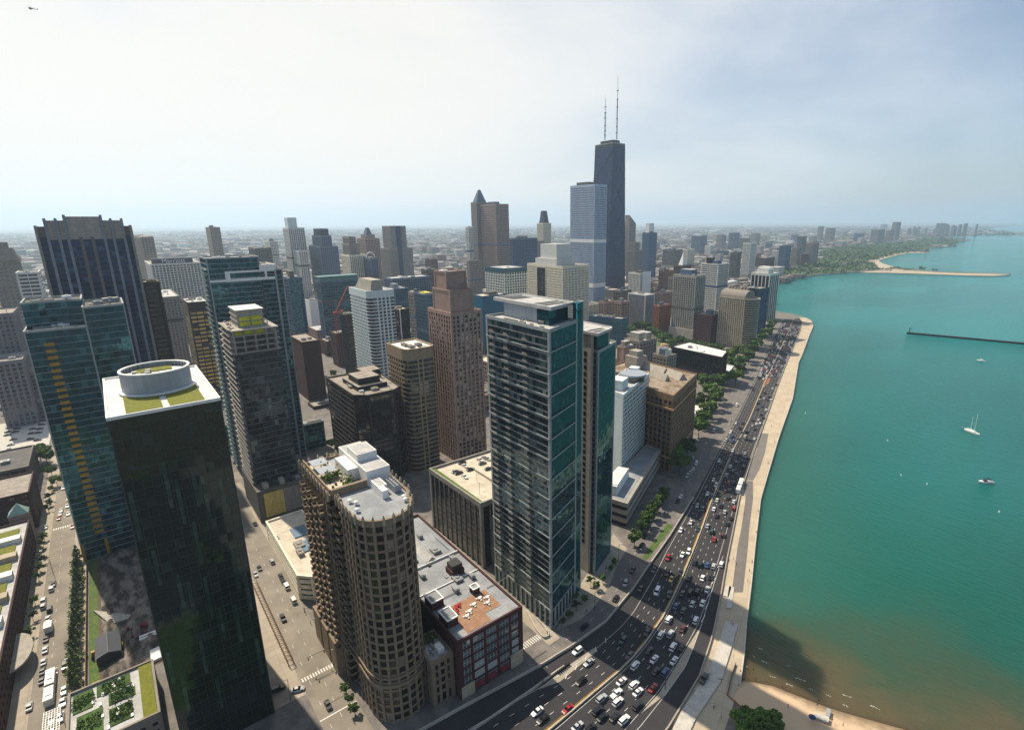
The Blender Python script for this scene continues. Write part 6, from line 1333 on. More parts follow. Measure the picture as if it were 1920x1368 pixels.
pix('635,550,w 703,497,w 752,543,d 815,523,s 845,562,d 920,585,m 862,612,r 728,365,k 748,385,s 782,412,d 817,305,w 840,325,k 858,408,w 880,348,w 905,385,k 932,428,s 993,358,w 993,405,r 955,335,k 935,288,m 968,283,d 880,455,k 975,470,k 950,508,k 802,270,k 873,248,w 857,212,w 958,230,r 992,230,d 905,160,k 867,175,k 945,178,s 1012,175,k 895,82,w 870,75,d 905,108,k 970,120,w 988,155,k 1060,125,k 1010,95,m 1048,85,k 1087,60,k 965,55,k 945,20,r 985,15,w 1070,33,s 1035,42,k', 1100, 840, 3.6)
pix('560,450,w 610,450,k 590,490,k 520,520,w 600,522,k 530,552,b 485,582,s 535,590,b 575,570,d 690,200,k 685,430,k 685,470,s 715,455,w 740,455,w 730,425,w 700,495,k 640,515,k 628,548,w 637,570,k 668,578,k 700,568,w 748,385,k 765,410,k 785,355,w 755,325,b 720,345,k 770,265,w 810,255,k 820,280,w 735,280,s 725,300,k 775,225,k 770,175,w 835,190,w 865,165,k 745,250,k 800,275,k', 1240, 680, 4)
pix('445,590,k 670,385,k 740,280,s 793,182,k', 980, 1020, 3.84, 'frontage road'); pix('718,62,s 740,100,w 720,137,w 700,162,w 680,185,w 637,323,w 612,358,k 390,590,k 372,650,k', 1100, 840, 3.6, 'frontage road'); pix('565,318,w,V 395,505,w,V 640,183,k', 1240, 680, 4, 'frontage road')
rr = random.Random(21)
for (A_, B_, ts, rg, s0, s1, gapm, flip) in ((PG, PM, (.1, .3, .5, .7, .88), 'packed left queue at the far bend', 712, 606, 10.5, pi), (PM, PS, (.12, .34, .56, .78, .94), 'packed lakeside queue at the far bend', 708, 612, 11.5, 0)):
    for t in ts:
        path = along(A_, B_, t); s = rr.uniform(0, 6)
        for p, q in zip(path, path[1:]):
            py = proj((p.x, p.y, .7))[1]
            if s0 > py > s1:
                s += (q-p).length
                if s > gapm:
                    s = rr.uniform(0, 2.5)
                    if rr.random() < .9: VEH.append((p.x+rr.gauss(0, .2), p.y+rr.gauss(0, .2), atan2((q-p).y, (q-p).x)+flip, rr.choice(['white', 'white', 'silver', 'black', 'black', 'black', 'blue', 'grey', 'grey', 'silver', 'red']), rr.choice(['sedan', 'sedan', 'suv']), rg, .03))
for it in '700,975,k 685,1015,s 520,95,s,380 425,145,k,380 397,190,s,380 585,205,k,380 605,245,k,380 628,280,w,380 680,385,w,380 603,520,k,380 940,1170,k,380'.split():   # wide avenue
    a = it.split(',')
    if len(a) == 4: zx, zy = 380+float(a[0])/4, 1028+float(a[1])/4
    else: zx, zy = float(a[0]), float(a[1]); continue
    p = at(zx, zy, .7).xy; VEH.append((p.x, p.y, pi if p.y > 37 else 0, CD[a[2]], rr.choice(['sedan', 'suv', 'van' if a[2] == 'w' else 'sedan']), 'wide avenue beside the round tower', .03))
p = at(558, 1291, .7).xy; VEH.append((p.x, p.y, 1.2, 'silver', 'sedan', 'wide avenue beside the round tower', .03)); p = at(521, 1290, .7).xy; VEH.append((p.x, p.y, 1.5, 'black', 'suv', 'wide avenue beside the round tower', .03))
for i, x in enumerate(range(-560, -270, 15)):
    if rr.random() < .7: VEH.append((x, rr.choice([32.2, 41.8]), rr.choice([0, pi]), rr.choice(['white', 'black', 'silver', 'red', 'grey']), 'sedan', 'wide avenue beside the unfinished tower', .03))
for it in '82,397,w 400,262,k 385,298,w 325,385,w 323,430,s 372,452,k 358,522,s 343,672,k 338,755,s 325,845,s 317,915,k 312,985,k 487,880,k 408,925,s 480,1060,w 468,1150,s 218,1180,s 380,1280,k 455,1260,s 378,1340,s 290,25,w'.split():
    a = it.split(','); p = at(float(a[0])/4, 1028+float(a[1])/4, .7).xy; VEH.append((p.x, p.y, 0 if p.y > -40 else pi, CD[a[2]], rr.choice(['sedan', 'sedan', 'suv']), 'left avenue with the buses', .04))
for it in '505,742,w 550,828,w 540,887,w 490,920,w 480,950,w 470,985,r 548,948,w 580,1052,r 365,1055,s'.split():
    a = it.split(','); p = at(float(a[0])/4.275, 740+float(a[1])/4.275, .7).xy; VEH.append((p.x, p.y, 0 if p.y > -40 else pi, CD[a[2]], 'sedan', 'left avenue beyond the crossing', .04))
for it in '75,262,k 65,295,k 60,320,k 120,295,k 135,270,k 140,240,s 150,225,k 275,228,s 262,270,k 255,305,k 245,350,k 300,360,k 310,300,k 320,270,k 335,235,k 345,205,k 105,355,g 85,398,s 75,432,w'.split():
    a = it.split(','); p = at(float(a[0])/4.275, 740+float(a[1])/4.275, .7).xy; VEH.append((p.x, p.y, 1.45 if len(VEH) % 2 else 1.55, CD[a[2]], 'sedan', 'pale parking lot at the left edge', .03))
for it in '135,810,s 160,822,k 205,850,w 185,745,k 205,770,w 250,795,k 320,725,w 355,710,s 375,718,s 338,750,g 385,790,k'.split():
    a = it.split(','); p = at(820+float(a[0])/4, 680+float(a[1])/4, GA.roofz+.7).xy; VEH.append((p.x, p.y, rr.choice([0, .1, pi/2]), CD[a[2]], 'sedan', 'garage roof', GA.roofz+.02))
p = at(1305/3.84+980, 970/3.84+1020, .7).xy; VEH.append((p.x, p.y, near_dir(MEDp, p), 'black', 'pickup', 'promenade ledge above the beach', .52))
cnt = {}
VEH.sort(key=lambda v: v[0]**2+v[1]**2)
jam = MB()
for (x, y, h, c, k, rg, z) in VEH[296:]:
    t_ = Vector((cos(h), sin(h))); p_ = Vector((x, y)); mi_ = 0 if c in ('white', 'silver', 'yellow') else 1 if c not in ('red', 'maroon') else 2
    jam.obox(p_, t_, 2.25, .9, .3, .95, mi_); jam.obox(p_-t_*.2, t_, 1.25, .78, .95, 1.4, 3, 't'); jam.obox(p_-t_*.25, t_, .85, .74, 1.4, 1.46, mi_)
tag(jam.build('traffic', [stone('jam_white', (.6, .6, .6), rough=.4), stone('jam_dark', (.03, .035, .045), rough=.4), stone('jam_red', (.25, .02, .02), rough=.4), MATS['car_glass']]), 'packed distant traffic jam on the drive', 'traffic', kind='stuff')
VEH = VEH[:296]
made = {}
for (x, y, h, c, k, rg, z) in VEH:
    i = cnt.get((c, rg), 0); cnt[(c, rg)] = i+1
    nm = {'sedan': 'car', 'suv': 'car', 'van': 'van', 'pickup': 'pickup_truck'}[k]; kw = {'sedan': 'sedan', 'suv': 'tall car', 'van': 'van', 'pickup': 'pickup truck'}[k]
    first = 'nearest' if i == 0 else ordw(i)+' nearest'
    e = empty(nm, (x, y, z), f'{c} {kw}, {first} {c} vehicle of the {rg}', {'sedan': 'car', 'suv': 'car', 'van': 'van', 'pickup': 'truck'}[k], 'vehicles on the '+rg)
    e.rotation_euler = (0, 0, h); body, win, wh, hl, wb, tr, r, hw = KIND[k]; far_ = x*x+y*y > 420**2
    parts = [('body', body, (0, 0, 0)), ('window_band', win, (0, 0, 0))]
    if not far_: parts += [('wheel', wh, (sx*wb, sy*tr, r)) for sx in (-1, 1) for sy in (-1, 1)]
    if x*x+y*y < 260**2: parts += [('headlight', hl, (0, 0, 0)), ('headlight', hl, (0, hw, 0))]
    j = rr.uniform(.82, 1.12)
    for n_, me, l in parts:
        o = bpy.data.objects.new(n_, me); COL.objects.link(o); o.parent = e; o.location = l
        if n_ == 'body': o.color = (*[min(1, q*j) for q in COLS[c]], 1)
# buses and the box truck
def bus(x, y, h, segs, label):
    e = empty('bus', (x, y, .03), label, 'bus'); e.rotation_euler = (0, 0, h); OFF[e.name] = Vector((0, 0, 0))
    x0 = 0
    for i, L_ in enumerate(segs):
        mb = MB(); mb.box(x0, x0+L_, -1.28, 1.28, .35, 3.0); mb.box(x0+.2, x0+L_-.2, -1.15, 1.15, 3.0, 3.12); mb.box(x0+L_*.3, x0+L_*.3+1.8, -.7, .7, 3.12, 3.4); mb.build('body', MATS['bus_white'], e)
        mb = MB(); mb.box(x0+.15, x0+L_-.15, -1.30, 1.30, 1.5, 2.5); mb.build('window_band', MATS['car_glass'], e)
        mb = MB(); mb.box(x0+L_*.55, x0+L_*.55+.12, -.6, .6, 3.125, 3.2); mb.box(x0+L_*.55, x0+L_*.55+1.9, -.05, .05, 3.13, 3.21); mb.build('roof_hatch', MATS['frame_dark'], e)
        for sx in (.18, .8):
            for sy in (-1.15, 1.15): mb = MB(); mb.tube((x0+L_*sx, sy-.14, .5), (x0+L_*sx, sy+.14, .5), .5, 12); mb.build('wheel', MATS['tyre'], e)
        x0 += L_
        if i < len(segs)-1: mb = MB(); mb.box(x0, x0+1.1, -1.15, 1.15, .5, 2.9); mb.build('bellows', MATS['tyre'], e); x0 += 1.1
    OFF[e.name] = Vector((x, y, .03))
p = at(93, 1325, 0).xy; bus(p.x, p.y, pi, (7.5, 9.0), 'articulated white city bus on the left avenue'); p = at(1240+572/4, 680+985/4, 0).xy; bus(p.x, p.y, near_dir(MEDp, p), (7, 9), 'articulated white bus in the lakeside lanes of the drive')
p = at(93, 1180, 0).xy; e = empty('box_truck', (p.x, p.y, .03), 'white box truck parked at the kerb of the left avenue', 'truck'); o_ = Vector((0, 0, 0)); OFF[e.name] = o_; e.rotation_euler = (0, 0, pi)
mb = MB(); mb.box(-3.4, 1.2, -1.2, 1.2, .8, 3.4); mb.build('cargo_box', MATS['bus_white'], e); mb = loft([(1.25, 1.1, .5, 2.3), (2.2, 1.1, .5, 2.3), (2.9, 1.05, .5, 1.4)]); mb.build('cab', MATS['bus_white'], e); mb = MB(); mb.box(2.25, 2.75, -1.0, 1.0, 1.42, 2.15); mb.build('windscreen', MATS['car_glass'], e)
for sx in (-2.3, 2.0):
    for sy in (-1.05, 1.05): mb = MB(); mb.tube((sx, sy-.15, .45), (sx, sy+.15, .45), .45, 12); mb.build('wheel', MATS['tyre'], e)

# ================================================================== trees
def crown_mesh(nm, h, r, n, seed, shape='round', leaf=.55):
    q = random.Random(seed); mb = MB(); lobes = []
    for i in range(13 if shape == 'round' else 16):
        if shape == 'round':
            a = q.uniform(0, 2*pi); e = q.uniform(-.25, 1); rad = q.uniform(.25, .88)*r
            lobes.append((rad*cos(a)*q.uniform(.8, 1.25), rad*sin(a), h*.60+e*h*.30, q.uniform(.22, .46)*r))
        else:
            u = i/15; a = q.uniform(0, 2*pi); rad = r*(1-u)*.55; lobes.append((rad*cos(a), rad*sin(a), h*(.12+.82*u), max(.25, r*(1-u)*.55)))
    for i in range(n):
        l = q.choice(lobes); d = Vector((q.gauss(0, 1), q.gauss(0, 1), q.gauss(0, 1))).normalized()*l[3]*(q.random()**.33)*1.05
        p = Vector((l[0]+d.x, l[1]+d.y, l[2]+d.z*.8)); s = leaf*q.uniform(.6, 1.4)
        nrm = (d.normalized()*.8+Vector((q.gauss(0, .5), q.gauss(0, .5), q.gauss(.3, .5)))).normalized(); a = nrm.orthogonal().normalized(); a.rotate(Matrix.Rotation(q.uniform(0, 6.28), 3, nrm)); b_ = nrm.cross(a)
        mb.poly([p-a*s-b_*s*.3, p-b_*s*.8, p+a*s, p+b_*s*.8+a*s*.2])
    return mb
def trunk_mesh(h, r, seed, shape):
    q = random.Random(seed); mb = MB(); mb.tube((0, 0, -.3), (0, 0, h*(.5 if shape == 'round' else .95)), r, 7, 0, r*.55 if shape == 'round' else r*.1)
    if shape == 'round':
        for i in range(5): a = 2*pi*i/5+q.uniform(0, .8); mb.tube((0, 0, h*q.uniform(.28, .45)), (cos(a)*h*.26, sin(a)*h*.26, h*q.uniform(.6, .82)), r*.5, 5, 0, r*.15)
    return mb
def lm(nm):
    """leaf colour with light and dark leaves"""
    return MATS[nm]
TK = {}
for i, (nm, h, r, n, shape, leaf, mt) in enumerate((('broad', 13, 6.2, 1500, 'round', .75, 'leaf_mid'), ('broad2', 12, 5.6, 1400, 'round', .7, 'leaf_dark'), ('broad3', 11, 5.5, 1300, 'round', .7, 'leaf_bright'), ('small', 5.2, 1.9, 420, 'round', .34, 'leaf_dark'), ('small2', 5.0, 1.8, 380, 'round', .32, 'leaf_mid'), ('conifer', 10.5, 3.7, 620, 'cone', .42, 'leaf_conifer'))):
    a = crown_mesh(nm, h, r, n, i+1, shape, leaf); c = bpy.data.meshes.new('crown'); c.from_pydata([tuple(v) for v in a.v], [], a.f); c.materials.append(MATS[mt])
    b_ = trunk_mesh(h, .30 if h > 8 else .12, i+50, shape); t_ = bpy.data.meshes.new('trunk'); t_.from_pydata(b_.v, [], b_.f); t_.materials.append(MATS['bark']); TK[nm] = (c, t_, h)
def tree(nm, x, y, label, group, hgt=None, z=0):
    c, t_, h = TK[nm]; s = (hgt or h)/h*random.uniform(.92, 1.08)
    e = empty('tree' if nm != 'conifer' else 'conifer_tree', (x, y, z), label, 'tree', group); e.rotation_euler = (0, 0, random.uniform(0, 6.28))
    for n_, me in (('crown', c), ('trunk', t_)):
        o = bpy.data.objects.new(n_, me); COL.objects.link(o); o.parent = e; o.scale = (s*random.uniform(.95, 1.05), s*random.uniform(.95, 1.05), s)
def row(pxs, kinds, what, group, hgt=None, zz=None, pixel=True):
    pts = [(at(*p, (hgt or 10)*.6).xy if pixel else Vector(p)) for p in pxs]; pts.sort(key=lambda p: p.length)
    for i, p in enumerate(pts): tree(kinds[i % len(kinds)], p.x, p.y, f'{what}, {"nearest" if i == 0 else ordw(i)+" nearest"} of its row', group, hgt)
row([(1275, 866), (1262, 852), (1289, 838), (1311, 800), (1318, 782), (1326, 765), (1336, 750), (1345, 738), (1322, 716), (1350, 712), (1358, 704), (1310, 750), (1330, 728), (1380, 706), (1388, 690), (1375, 680), (1392, 676), (1384, 655), (1372, 662), (1398, 662), (1405, 668), (1412, 655), (1366, 668), (1420, 645), (1428, 634), (1436, 624), (1444, 614), (1448, 605)], ['broad', 'broad3', 'broad2', 'broad'], 'broad green tree beside the frontage road', 'trees along the frontage road', 15)
row([(1205, 985), (1213, 972), (1222, 958), (1230, 946), (1238, 934), (1246, 922), (1190, 1008)], ['broad2'], 'dark shaded tree beside the hotel podium', 'trees by the hotel podium', 8)
row([(1053, 1165), (1067, 1150), (1081, 1135), (1096, 1120), (1078, 1118), (1118, 1095), (1130, 1082), (1142, 1066), (1153, 1052), (1108, 1088)], ['small', 'small2'], 'small clipped tree on the glass tower plaza', 'plaza trees', 4.6)
row([(x, -32.3) for x in (-226, -232, -238, -244, -250, -256, -262, -268, -274, -280, -287, -294, -301, -308, -316, -324)], ['conifer'], 'feathery tree in the avenue row beside the muddy site', 'row of trees by the building site', 10, pixel=False)
row([(x, -46.5) for x in (-260, -272, -284, -296, -318, -326, -334, -342, -352, -360, -398, -406, -414, -428)], ['small', 'small2'], 'small tree on the planted kerb of the left avenue', 'kerb trees of the left avenue', 5, pixel=False)
row([(1232, 626), (1222, 620), (1213, 612), (1205, 610), (1195, 612), (1242, 634), (1252, 632), (1262, 642), (1275, 640), (1290, 644), (1305, 648), (1318, 650), (1335, 652), (1350, 655), (1240, 628), (1185, 620)], ['broad2', 'broad'], 'park tree around the small ball field', 'park trees by the ball field', 15)
row([(1390, 1350), (1404, 1340), (1420, 1352), (1436, 1346), (1452, 1352), (1400, 1366), (1430, 1372), (1458, 1372)], ['broad3', 'broad'], 'bushy tree at the edge of the sand', 'trees at the beach edge', 6)
row([(648, 1287), (654, 1306), (664, 1325), (612, 1190)], ['small2', 'small'], 'small street tree at the foot of the round ended tower', 'street trees by the round tower', 4.5)
row([(5, 868), (15, 862), (28, 864), (40, 860), (50, 856), (62, 850), (72, 846), (20, 872), (34, 872), (52, 868), (85, 852)], ['broad2', 'broad'], 'dark tree between parking lot and river road', 'trees beside the parking lot', 13)
row([(8, 768), (24, 764), (40, 762), (55, 760), (70, 758), (80, 756), (105, 900), (95, 880)], ['broad3', 'broad'], 'light green tree in the strip above the parking lot', 'trees above the parking lot', 7)
row([(440, 850), (436, 835), (614, 880), (617, 860), (618, 640), (614, 660), (625, 700), (620, 830)], ['broad', 'broad2'], 'street tree in the gaps between the downtown towers', 'downtown street trees', 8)
# far parkland and far city: nobody could count these
def inside(p, poly):
    c = False; j = len(poly)-1
    for i in range(len(poly)):
        a, b_ = poly[i], poly[j]
        if (a.y > p[1]) != (b_.y > p[1]) and p[0] < (b_.x-a.x)*(p[1]-a.y)/(b_.y-a.y)+a.x: c = not c
        j = i
    return c
q = random.Random(5); mb = MB(); cnt_ = 0
TRI = [((1150, 0), 0)]
PARK = ccw([at(*p).xy for p in ((1466, 524), (1540, 515.5), (1612, 511.5), (1650, 509), (1632, 495), (1640, 488), (1655, 483), (1690, 476), (1735, 472), (1740, 466), (1752, 463), (1788, 460), (1800, 452.5), (1760, 447), (1700, 455), (1600, 462), (1540, 470), (1535, 492), (1500, 500), (1455, 515))])
bx = [min(p.x for p in PARK), max(p.x for p in PARK), min(p.y for p in PARK), max(p.y for p in PARK)]
def clump(mb, x, y, r, h, n=16):
    for i in range(n):
        a = q.uniform(0, 6.28); rr_ = r*sqrt(q.random()); p = Vector((x+rr_*cos(a), y+rr_*sin(a), h*(.35+.65*q.random()*(1-(rr_/r)**2*.6)))); s = r*q.uniform(.22, .42)
        nn__ = Vector((q.gauss(0, .6), q.gauss(0, .6), 1)).normalized(); u = nn__.orthogonal().normalized(); u.rotate(Matrix.Rotation(q.uniform(0, 6.28), 3, nn__)); v_ = nn__.cross(u); mb.poly([p-u*s, p-v_*s*.8, p+u*s, p+v_*s*.9])
tries = 0
while cnt_ < 1500 and tries < 20000:
    tries += 1; p = (q.uniform(bx[0], bx[1]), q.uniform(bx[2], bx[3]))
    if inside(p, PARK) and q.random() < .85: clump(mb, p[0], p[1], q.uniform(8, 17), q.uniform(9, 15)); cnt_ += 1
for (px, py) in ((1725, 506), (1729, 506.5), (1753, 509), (1690, 507), (1682, 506), (1672, 506), (1640, 507), (1648, 508), (1655, 507.5), (1632, 508), (1665, 508.5), (1700, 509), (1712, 509.5)): p = at(px, py).xy; clump(mb, p.x, p.y, 9, 12, 22)
tag(mb.build('park_woodland', MATS['leaf_dark']), 'dense green lakeside park woodland in the distance', 'woodland', kind='stuff')
stone('sand_hazed', (.40, .34, .26))  # far sand: the paling by haze is put into its colour
strip('beach', [(1610, 510.6), (1665, 511.4), (1752, 514.2), (1815, 516.4), (1865, 517.2), (1893, 515)], [(1640, 507), (1677, 503.8), (1715, 507.6), (1765, 511), (1830, 513), (1862, 513.6)], .1, 'sand_hazed', 'sandy spit', n=60)
strip('beach', [(1677, 500.4), (1655, 494), (1647, 489), (1657, 485), (1680, 479), (1702, 474.6), (1740, 474)], [(1655, 505), (1630, 497), (1624, 490), (1638, 483.5), (1668, 476.6), (1696, 472), (1738, 471.6)], .12, 'sand_hazed', 'far crescent beach', n=60)
mb = MB(); mt = MB(); n_ = 0
BLD = [(o.location.x, o.location.y) for o in COL.objects if o.get('category') == 'building']
while n_ < 15000:
    d = 1150*(14000/1150)**(q.random()**.8); a = q.uniform(-50, 40); az = HEAD+radians(a); x, y = d*sin(az), d*cos(az)
    if not inside((x, y), land): continue
    if inside((x, y), PARK): continue
    if proj((x, y, 0))[0] > 1560 and d < 3300: continue
    if d < 2200 and any(abs(x-bx_) < 40 and abs(y-by_) < 40 for bx_, by_ in BLD): continue
    n_ += 1
    k = max(1, d/2600); w, l, h = q.uniform(6, 17)*k, q.uniform(7, 22)*k, q.uniform(6, 15)*(1 if q.random() < .94 else 2.6)
    if q.random() < .68:
        x = round(x/26)*26+q.uniform(-3, 3) if d < 4000 else x
        mb.box(x-w, x+w, y-l, y+l, 0, h, 0, 'b')
    else: clump(mt, x, y, q.uniform(12, 24)*k, q.uniform(8, 13), 10)
fc = bpy.data.materials.new('roofscape'); fc.use_nodes = True; nt = fc.node_tree; b = nt.nodes['Principled BSDF']; ge = N(nt, 'ShaderNodeNewGeometry'); rp = N(nt, 'ShaderNodeValToRGB'); rp.color_ramp.interpolation = 'CONSTANT'; e = rp.color_ramp.elements
e[0].color = (.17, .145, .125, 1); e[1].position = .3; e[1].color = (.28, .26, .24, 1)
for ps, c in ((.55, (.20, .12, .09)), (.70, (.12, .115, .12)), (.82, (.42, .40, .37)), (.93, (.66, .65, .63))): z_ = e.new(ps); z_.color = (*c, 1)
nt.links.new(ge.outputs['Random Per Island'], rp.inputs[0]); nt.links.new(rp.outputs[0], b.inputs['Base Color']); b.inputs['Roughness'].default_value = .9; MATS['roofscape'] = fc
tag(mb.build('far_city', fc), 'low roofs of the far city fading into the haze', 'city', kind='stuff'); tag(mt.build('far_trees', MATS['leaf_dark']), 'street trees of the far city', 'trees', kind='stuff')
# far towers on the hazy north shore
q2 = random.Random(31); far_list = sorted([(1755+q2.uniform(0, 80), q2.uniform(418, 424)) for i in range(12)]+[(1700+q2.uniform(0, 60), q2.uniform(424, 430)) for i in range(8)])
for i, (px, py) in enumerate(far_list): hb('far_grid', 'high_rise', f'faint hazy tower on the far north shore, {ordw(i).replace("nearest", "first")} from the left', (px+3, py), 6500, (px, py), (px+q2.uniform(4, 9), py), wins=0, clutter=0, group='hazy towers on the north shore')
# filler blocks between the towers
q3 = random.Random(17); nfill = 0; BL2 = [(o.location.x, o.location.y) for o in COL.objects if o.get('category') == 'building']
cand = []
for gx_ in range(-1150, -280, 58):
    for gy_ in range(-260, 1150, 62):
        x, y = gx_+q3.uniform(-6, 6), gy_+q3.uniform(-6, 6); d = hypot(x, y); p = proj((x, y, 20))
        if not (430 < d < 1150 and -60 < p[0] < 1390) or not inside((x, y), land) or any(abs(x-a) < 42 and abs(y-b_) < 42 for a, b_ in BL2): continue
        if min((V((x, y))-w_).length for w_ in ILp) < 60 or (-54 < y < 48) or (-640 < x < -500 and -110 < y < -40) or (1170 < p[0] < 1370 and 600 < p[1] < 700): continue
        cand.append((x, y, d, p))
for i, (x, y, d, p) in enumerate(sorted(cand, key=lambda c: (c[3][0]))):
    w, l = q3.uniform(12, 22), q3.uniform(12, 24); h = q3.uniform(10, 30); k = q3.choice(['far_grid', 'far_brown', 'far_redbrick', 'far_dark', 'far_cream', 'smallpunch'])
    if d < 500: h = min(h, 18)
    what = {'far_grid': 'grey', 'far_brown': 'brown', 'far_redbrick': 'red brick', 'far_dark': 'dark', 'far_cream': 'cream', 'smallpunch': 'beige'}[k]
    building('low_building', f'low {what} downtown block among taller towers, number {ordw(i).replace("nearest", "first")} counting from the left', rect(x-w, x+w, y-l, y+l), h, S(ST[k], top=1.5), wins=0, clutter=4, group='low downtown blocks', roof=q3.choice(['roof_gravel', 'roof_light', 'roof_dark', 'roof_cream']))
# ================================================================== street furniture, people, boats
def lamp(x, y, h, arm, a, label):
    e = empty('street_lamp', (x, y, 0), label, 'street lamp', 'street lamps'); mb = MB(); mb.tube((x, y, 0), (x, y, h), .13, 6, 0, .08); mb.tube((x, y, h-.1), (x+cos(a)*arm, y+sin(a)*arm, h+.3), .06, 5); mb.build('pole', MATS['frame_dark'], e)
    mb = MB(); c = Vector((x+cos(a)*arm, y+sin(a)*arm)); mb.obox(c, Vector((cos(a), sin(a))), .45, .16, h+.25, h+.42); mb.build('lamp_head', MATS['metal_grey'], e)
ll = [(at(1115, 1143).xy, 9, 'beside the plaza'), (at(1160, 1050).xy, 9, 'by the frontage road corner'), (at(1018, 1283).xy, 9, 'at the ramp below the brick building'), (at(1247, 1292).xy, 9, 'on the tan gore island'), (at(1285, 934).xy, 9, 'at the hotel crossing'), (at(1370, 800).xy, 9, 'by the drive near the brown block'), (at(1410, 720).xy, 9, 'at the far crossing of the drive'), (at(545, 1312).xy, 9, 'by the wide avenue corner'), (at(605, 1190).xy, 9, 'by the pedestrian crossing'), (at(640, 1250).xy, 9, 'on the avenue kerb below the round tower'), (at(100, 1075).xy, 8, 'on the left avenue kerb'), (at(150, 1268).xy, 9, 'beside the last conifer of the row')]
for p, h, s in ll: a = near_dir(MEDp, p)-pi/2 if p.x > -240 and p.y > 60 else -pi/2; lamp(p.x, p.y, h, 2.2, a, 'slim dark street lamp '+s)
for k, (y0, x0) in enumerate(((43.6, -181), (43.6, -168))):
    e = empty('traffic_signal', (x0, y0, 0), 'signal mast with long arm over the wide avenue, '+('beyond' if k == 0 else 'before')+' the pedestrian crossing', 'traffic light'); mb = MB(); mb.tube((x0, y0, 0), (x0, y0, 6.5), .14, 6); mb.tube((x0, y0, 6.2), (x0, y0-9.5, 6.6), .09, 6); mb.build('mast', MATS['frame_dark'], e)
    for dy in (3.5, 9.2): mb = MB(); mb.box(x0-.18, x0+.18, y0-dy-.15, y0-dy+.15, 5.3, 6.3); mb.build('signal_head', MATS['frame_dark'], e)
# crash cushion, site things
p = at(1058, 1253).xy; e = empty('crash_cushion', (p.x, p.y, 0), 'row of black barrels guarding the concrete barrier tip', 'crash barrier'); d_ = Vector((cos(near_dir(MEDp, p)), sin(near_dir(MEDp, p))))
for k in range(7): c = p+d_*(k*.9-3); mb = MB(); mb.cyl(c, .42, .42, 0, 1.1, 10); mb.build('barrel', MATS['tyre'], e)
def site(name, label, cat, f, mats): mb = MB(); f(mb); return tag(mb.build(name, mats), label, cat)
def shed(mb): c = at(206, 1222).xy; mb.obox(c, V((1, 0)), 6.5, 3.6, 0, 3.6); gable(mb, c, V((1, 0)), 6.8, 3.9, 3.61, 1.3)
site('site_shed', 'dark grey gabled shed in the muddy building site', 'shed', shed, MATS['sign_dark'])
def ramp(mb): mb.prism(ccw([at(175, 1146).xy, at(260, 1156).xy, at(208, 1172).xy]), 0, .8)
site('concrete_ramp', 'triangular grey concrete slab in the muddy building site', 'slab', ramp, MATS['conc_light'])
for k in range(7):
    c = at(286+k*3.2, 1232-k*1.5).xy if k < 5 else at(285, 1188+(k-5)*5).xy
    def pipe(mb): mb.tube((c.x-3.5 if k < 5 else c.x, c.y if k < 5 else c.y-4, .6), (c.x+3.5 if k < 5 else c.x, c.y if k < 5 else c.y+4, .6), .6, 12)
    site('pipe', 'large white pipe on the building site ground beside the dark glass tower', 'pipe', pipe, MATS['white_paint'])['group'] = 'white site pipes'
for k, (px, py, cn) in enumerate(((245, 1185, 'red'), (270, 1178, 'red'), (225, 1215, 'yellow'), (180, 1230, 'yellow'), (182, 1290, 'yellow'))):
    c = at(px, py).xy; e = empty('excavator', (c.x, c.y, 0), f'{cn} digger on the muddy site, {ordw(k).replace("nearest", "first")} counted from the pipes', 'digger', 'diggers on the muddy site')
    mb = MB(); mb.box(c.x-1.6, c.x+1.6, c.y-1.3, c.y-.7, 0, .8); mb.box(c.x-1.6, c.x+1.6, c.y+.7, c.y+1.3, 0, .8); mb.build('track', MATS['tyre'], e)
    mb = MB(); mb.box(c.x-1.5, c.x+1, c.y-1.1, c.y+1.1, .85, 1.9); mb.box(c.x-.2, c.x+1, c.y-1, c.y, 1.9, 2.9); mb.build('cab', MATS['awning_red' if cn == 'red' else 'mustard'], e); mb = MB(); mb.tube((c.x+1, c.y+.5, 1.6), (c.x+3.2, c.y+.5, 3.6), .2); mb.tube((c.x+3.2, c.y+.5, 3.6), (c.x+4.6, c.y+.5, 1.2), .16); mb.box(c.x+4.3, c.x+5, c.y+.1, c.y+.9, .6, 1.4); mb.build('arm', MATS['awning_red' if cn == 'red' else 'mustard'], e)
# red tower crane
c = at(630, 680).xy; dcr = 640; rr_ = ray(629, 590); kk = dcr/hypot(rr_.x, rr_.y); c = V((rr_.x*kk, rr_.y*kk)); zt = atd(628, 590, dcr).z; tip = atd(652, 536, dcr+5)
e = empty('tower_crane', (c.x, c.y, 0), 'red luffing tower crane in front of dark teal tower', 'crane'); cm = stone('crane_red', (.30, .06, .05)); mb = MB()
for dx, dy in ((-1, -1), (1, -1), (1, 1), (-1, 1)): mb.tube((c.x+dx, c.y+dy, 0), (c.x+dx, c.y+dy, zt), .22, 4)
for k in range(int(zt/4)): mb.tube((c.x-1, c.y-1, k*4), (c.x+1, c.y-1, k*4+4), .12, 4); mb.tube((c.x+1, c.y-1, k*4), (c.x+1, c.y+1, k*4+4), .12, 4)
mb.build('mast', cm, e); mb = MB(); mb.box(c.x-2, c.x+2, c.y-2, c.y+2, zt, zt+3); mb.build('cab', cm, e); mb = MB()
for o_ in (-.9, .9): mb.tube((c.x+o_, c.y, zt+2), (tip.x+o_, tip.y, tip.z), .4, 4)
for k in range(14): u = k/14; a_ = V((c.x, c.y, zt+2)).lerp(tip, u); b_ = V((c.x, c.y, zt+2)).lerp(tip, u+1/14); mb.tube((a_.x-.9, a_.y, a_.z), (b_.x+.9, b_.y, b_.z), .2, 4)
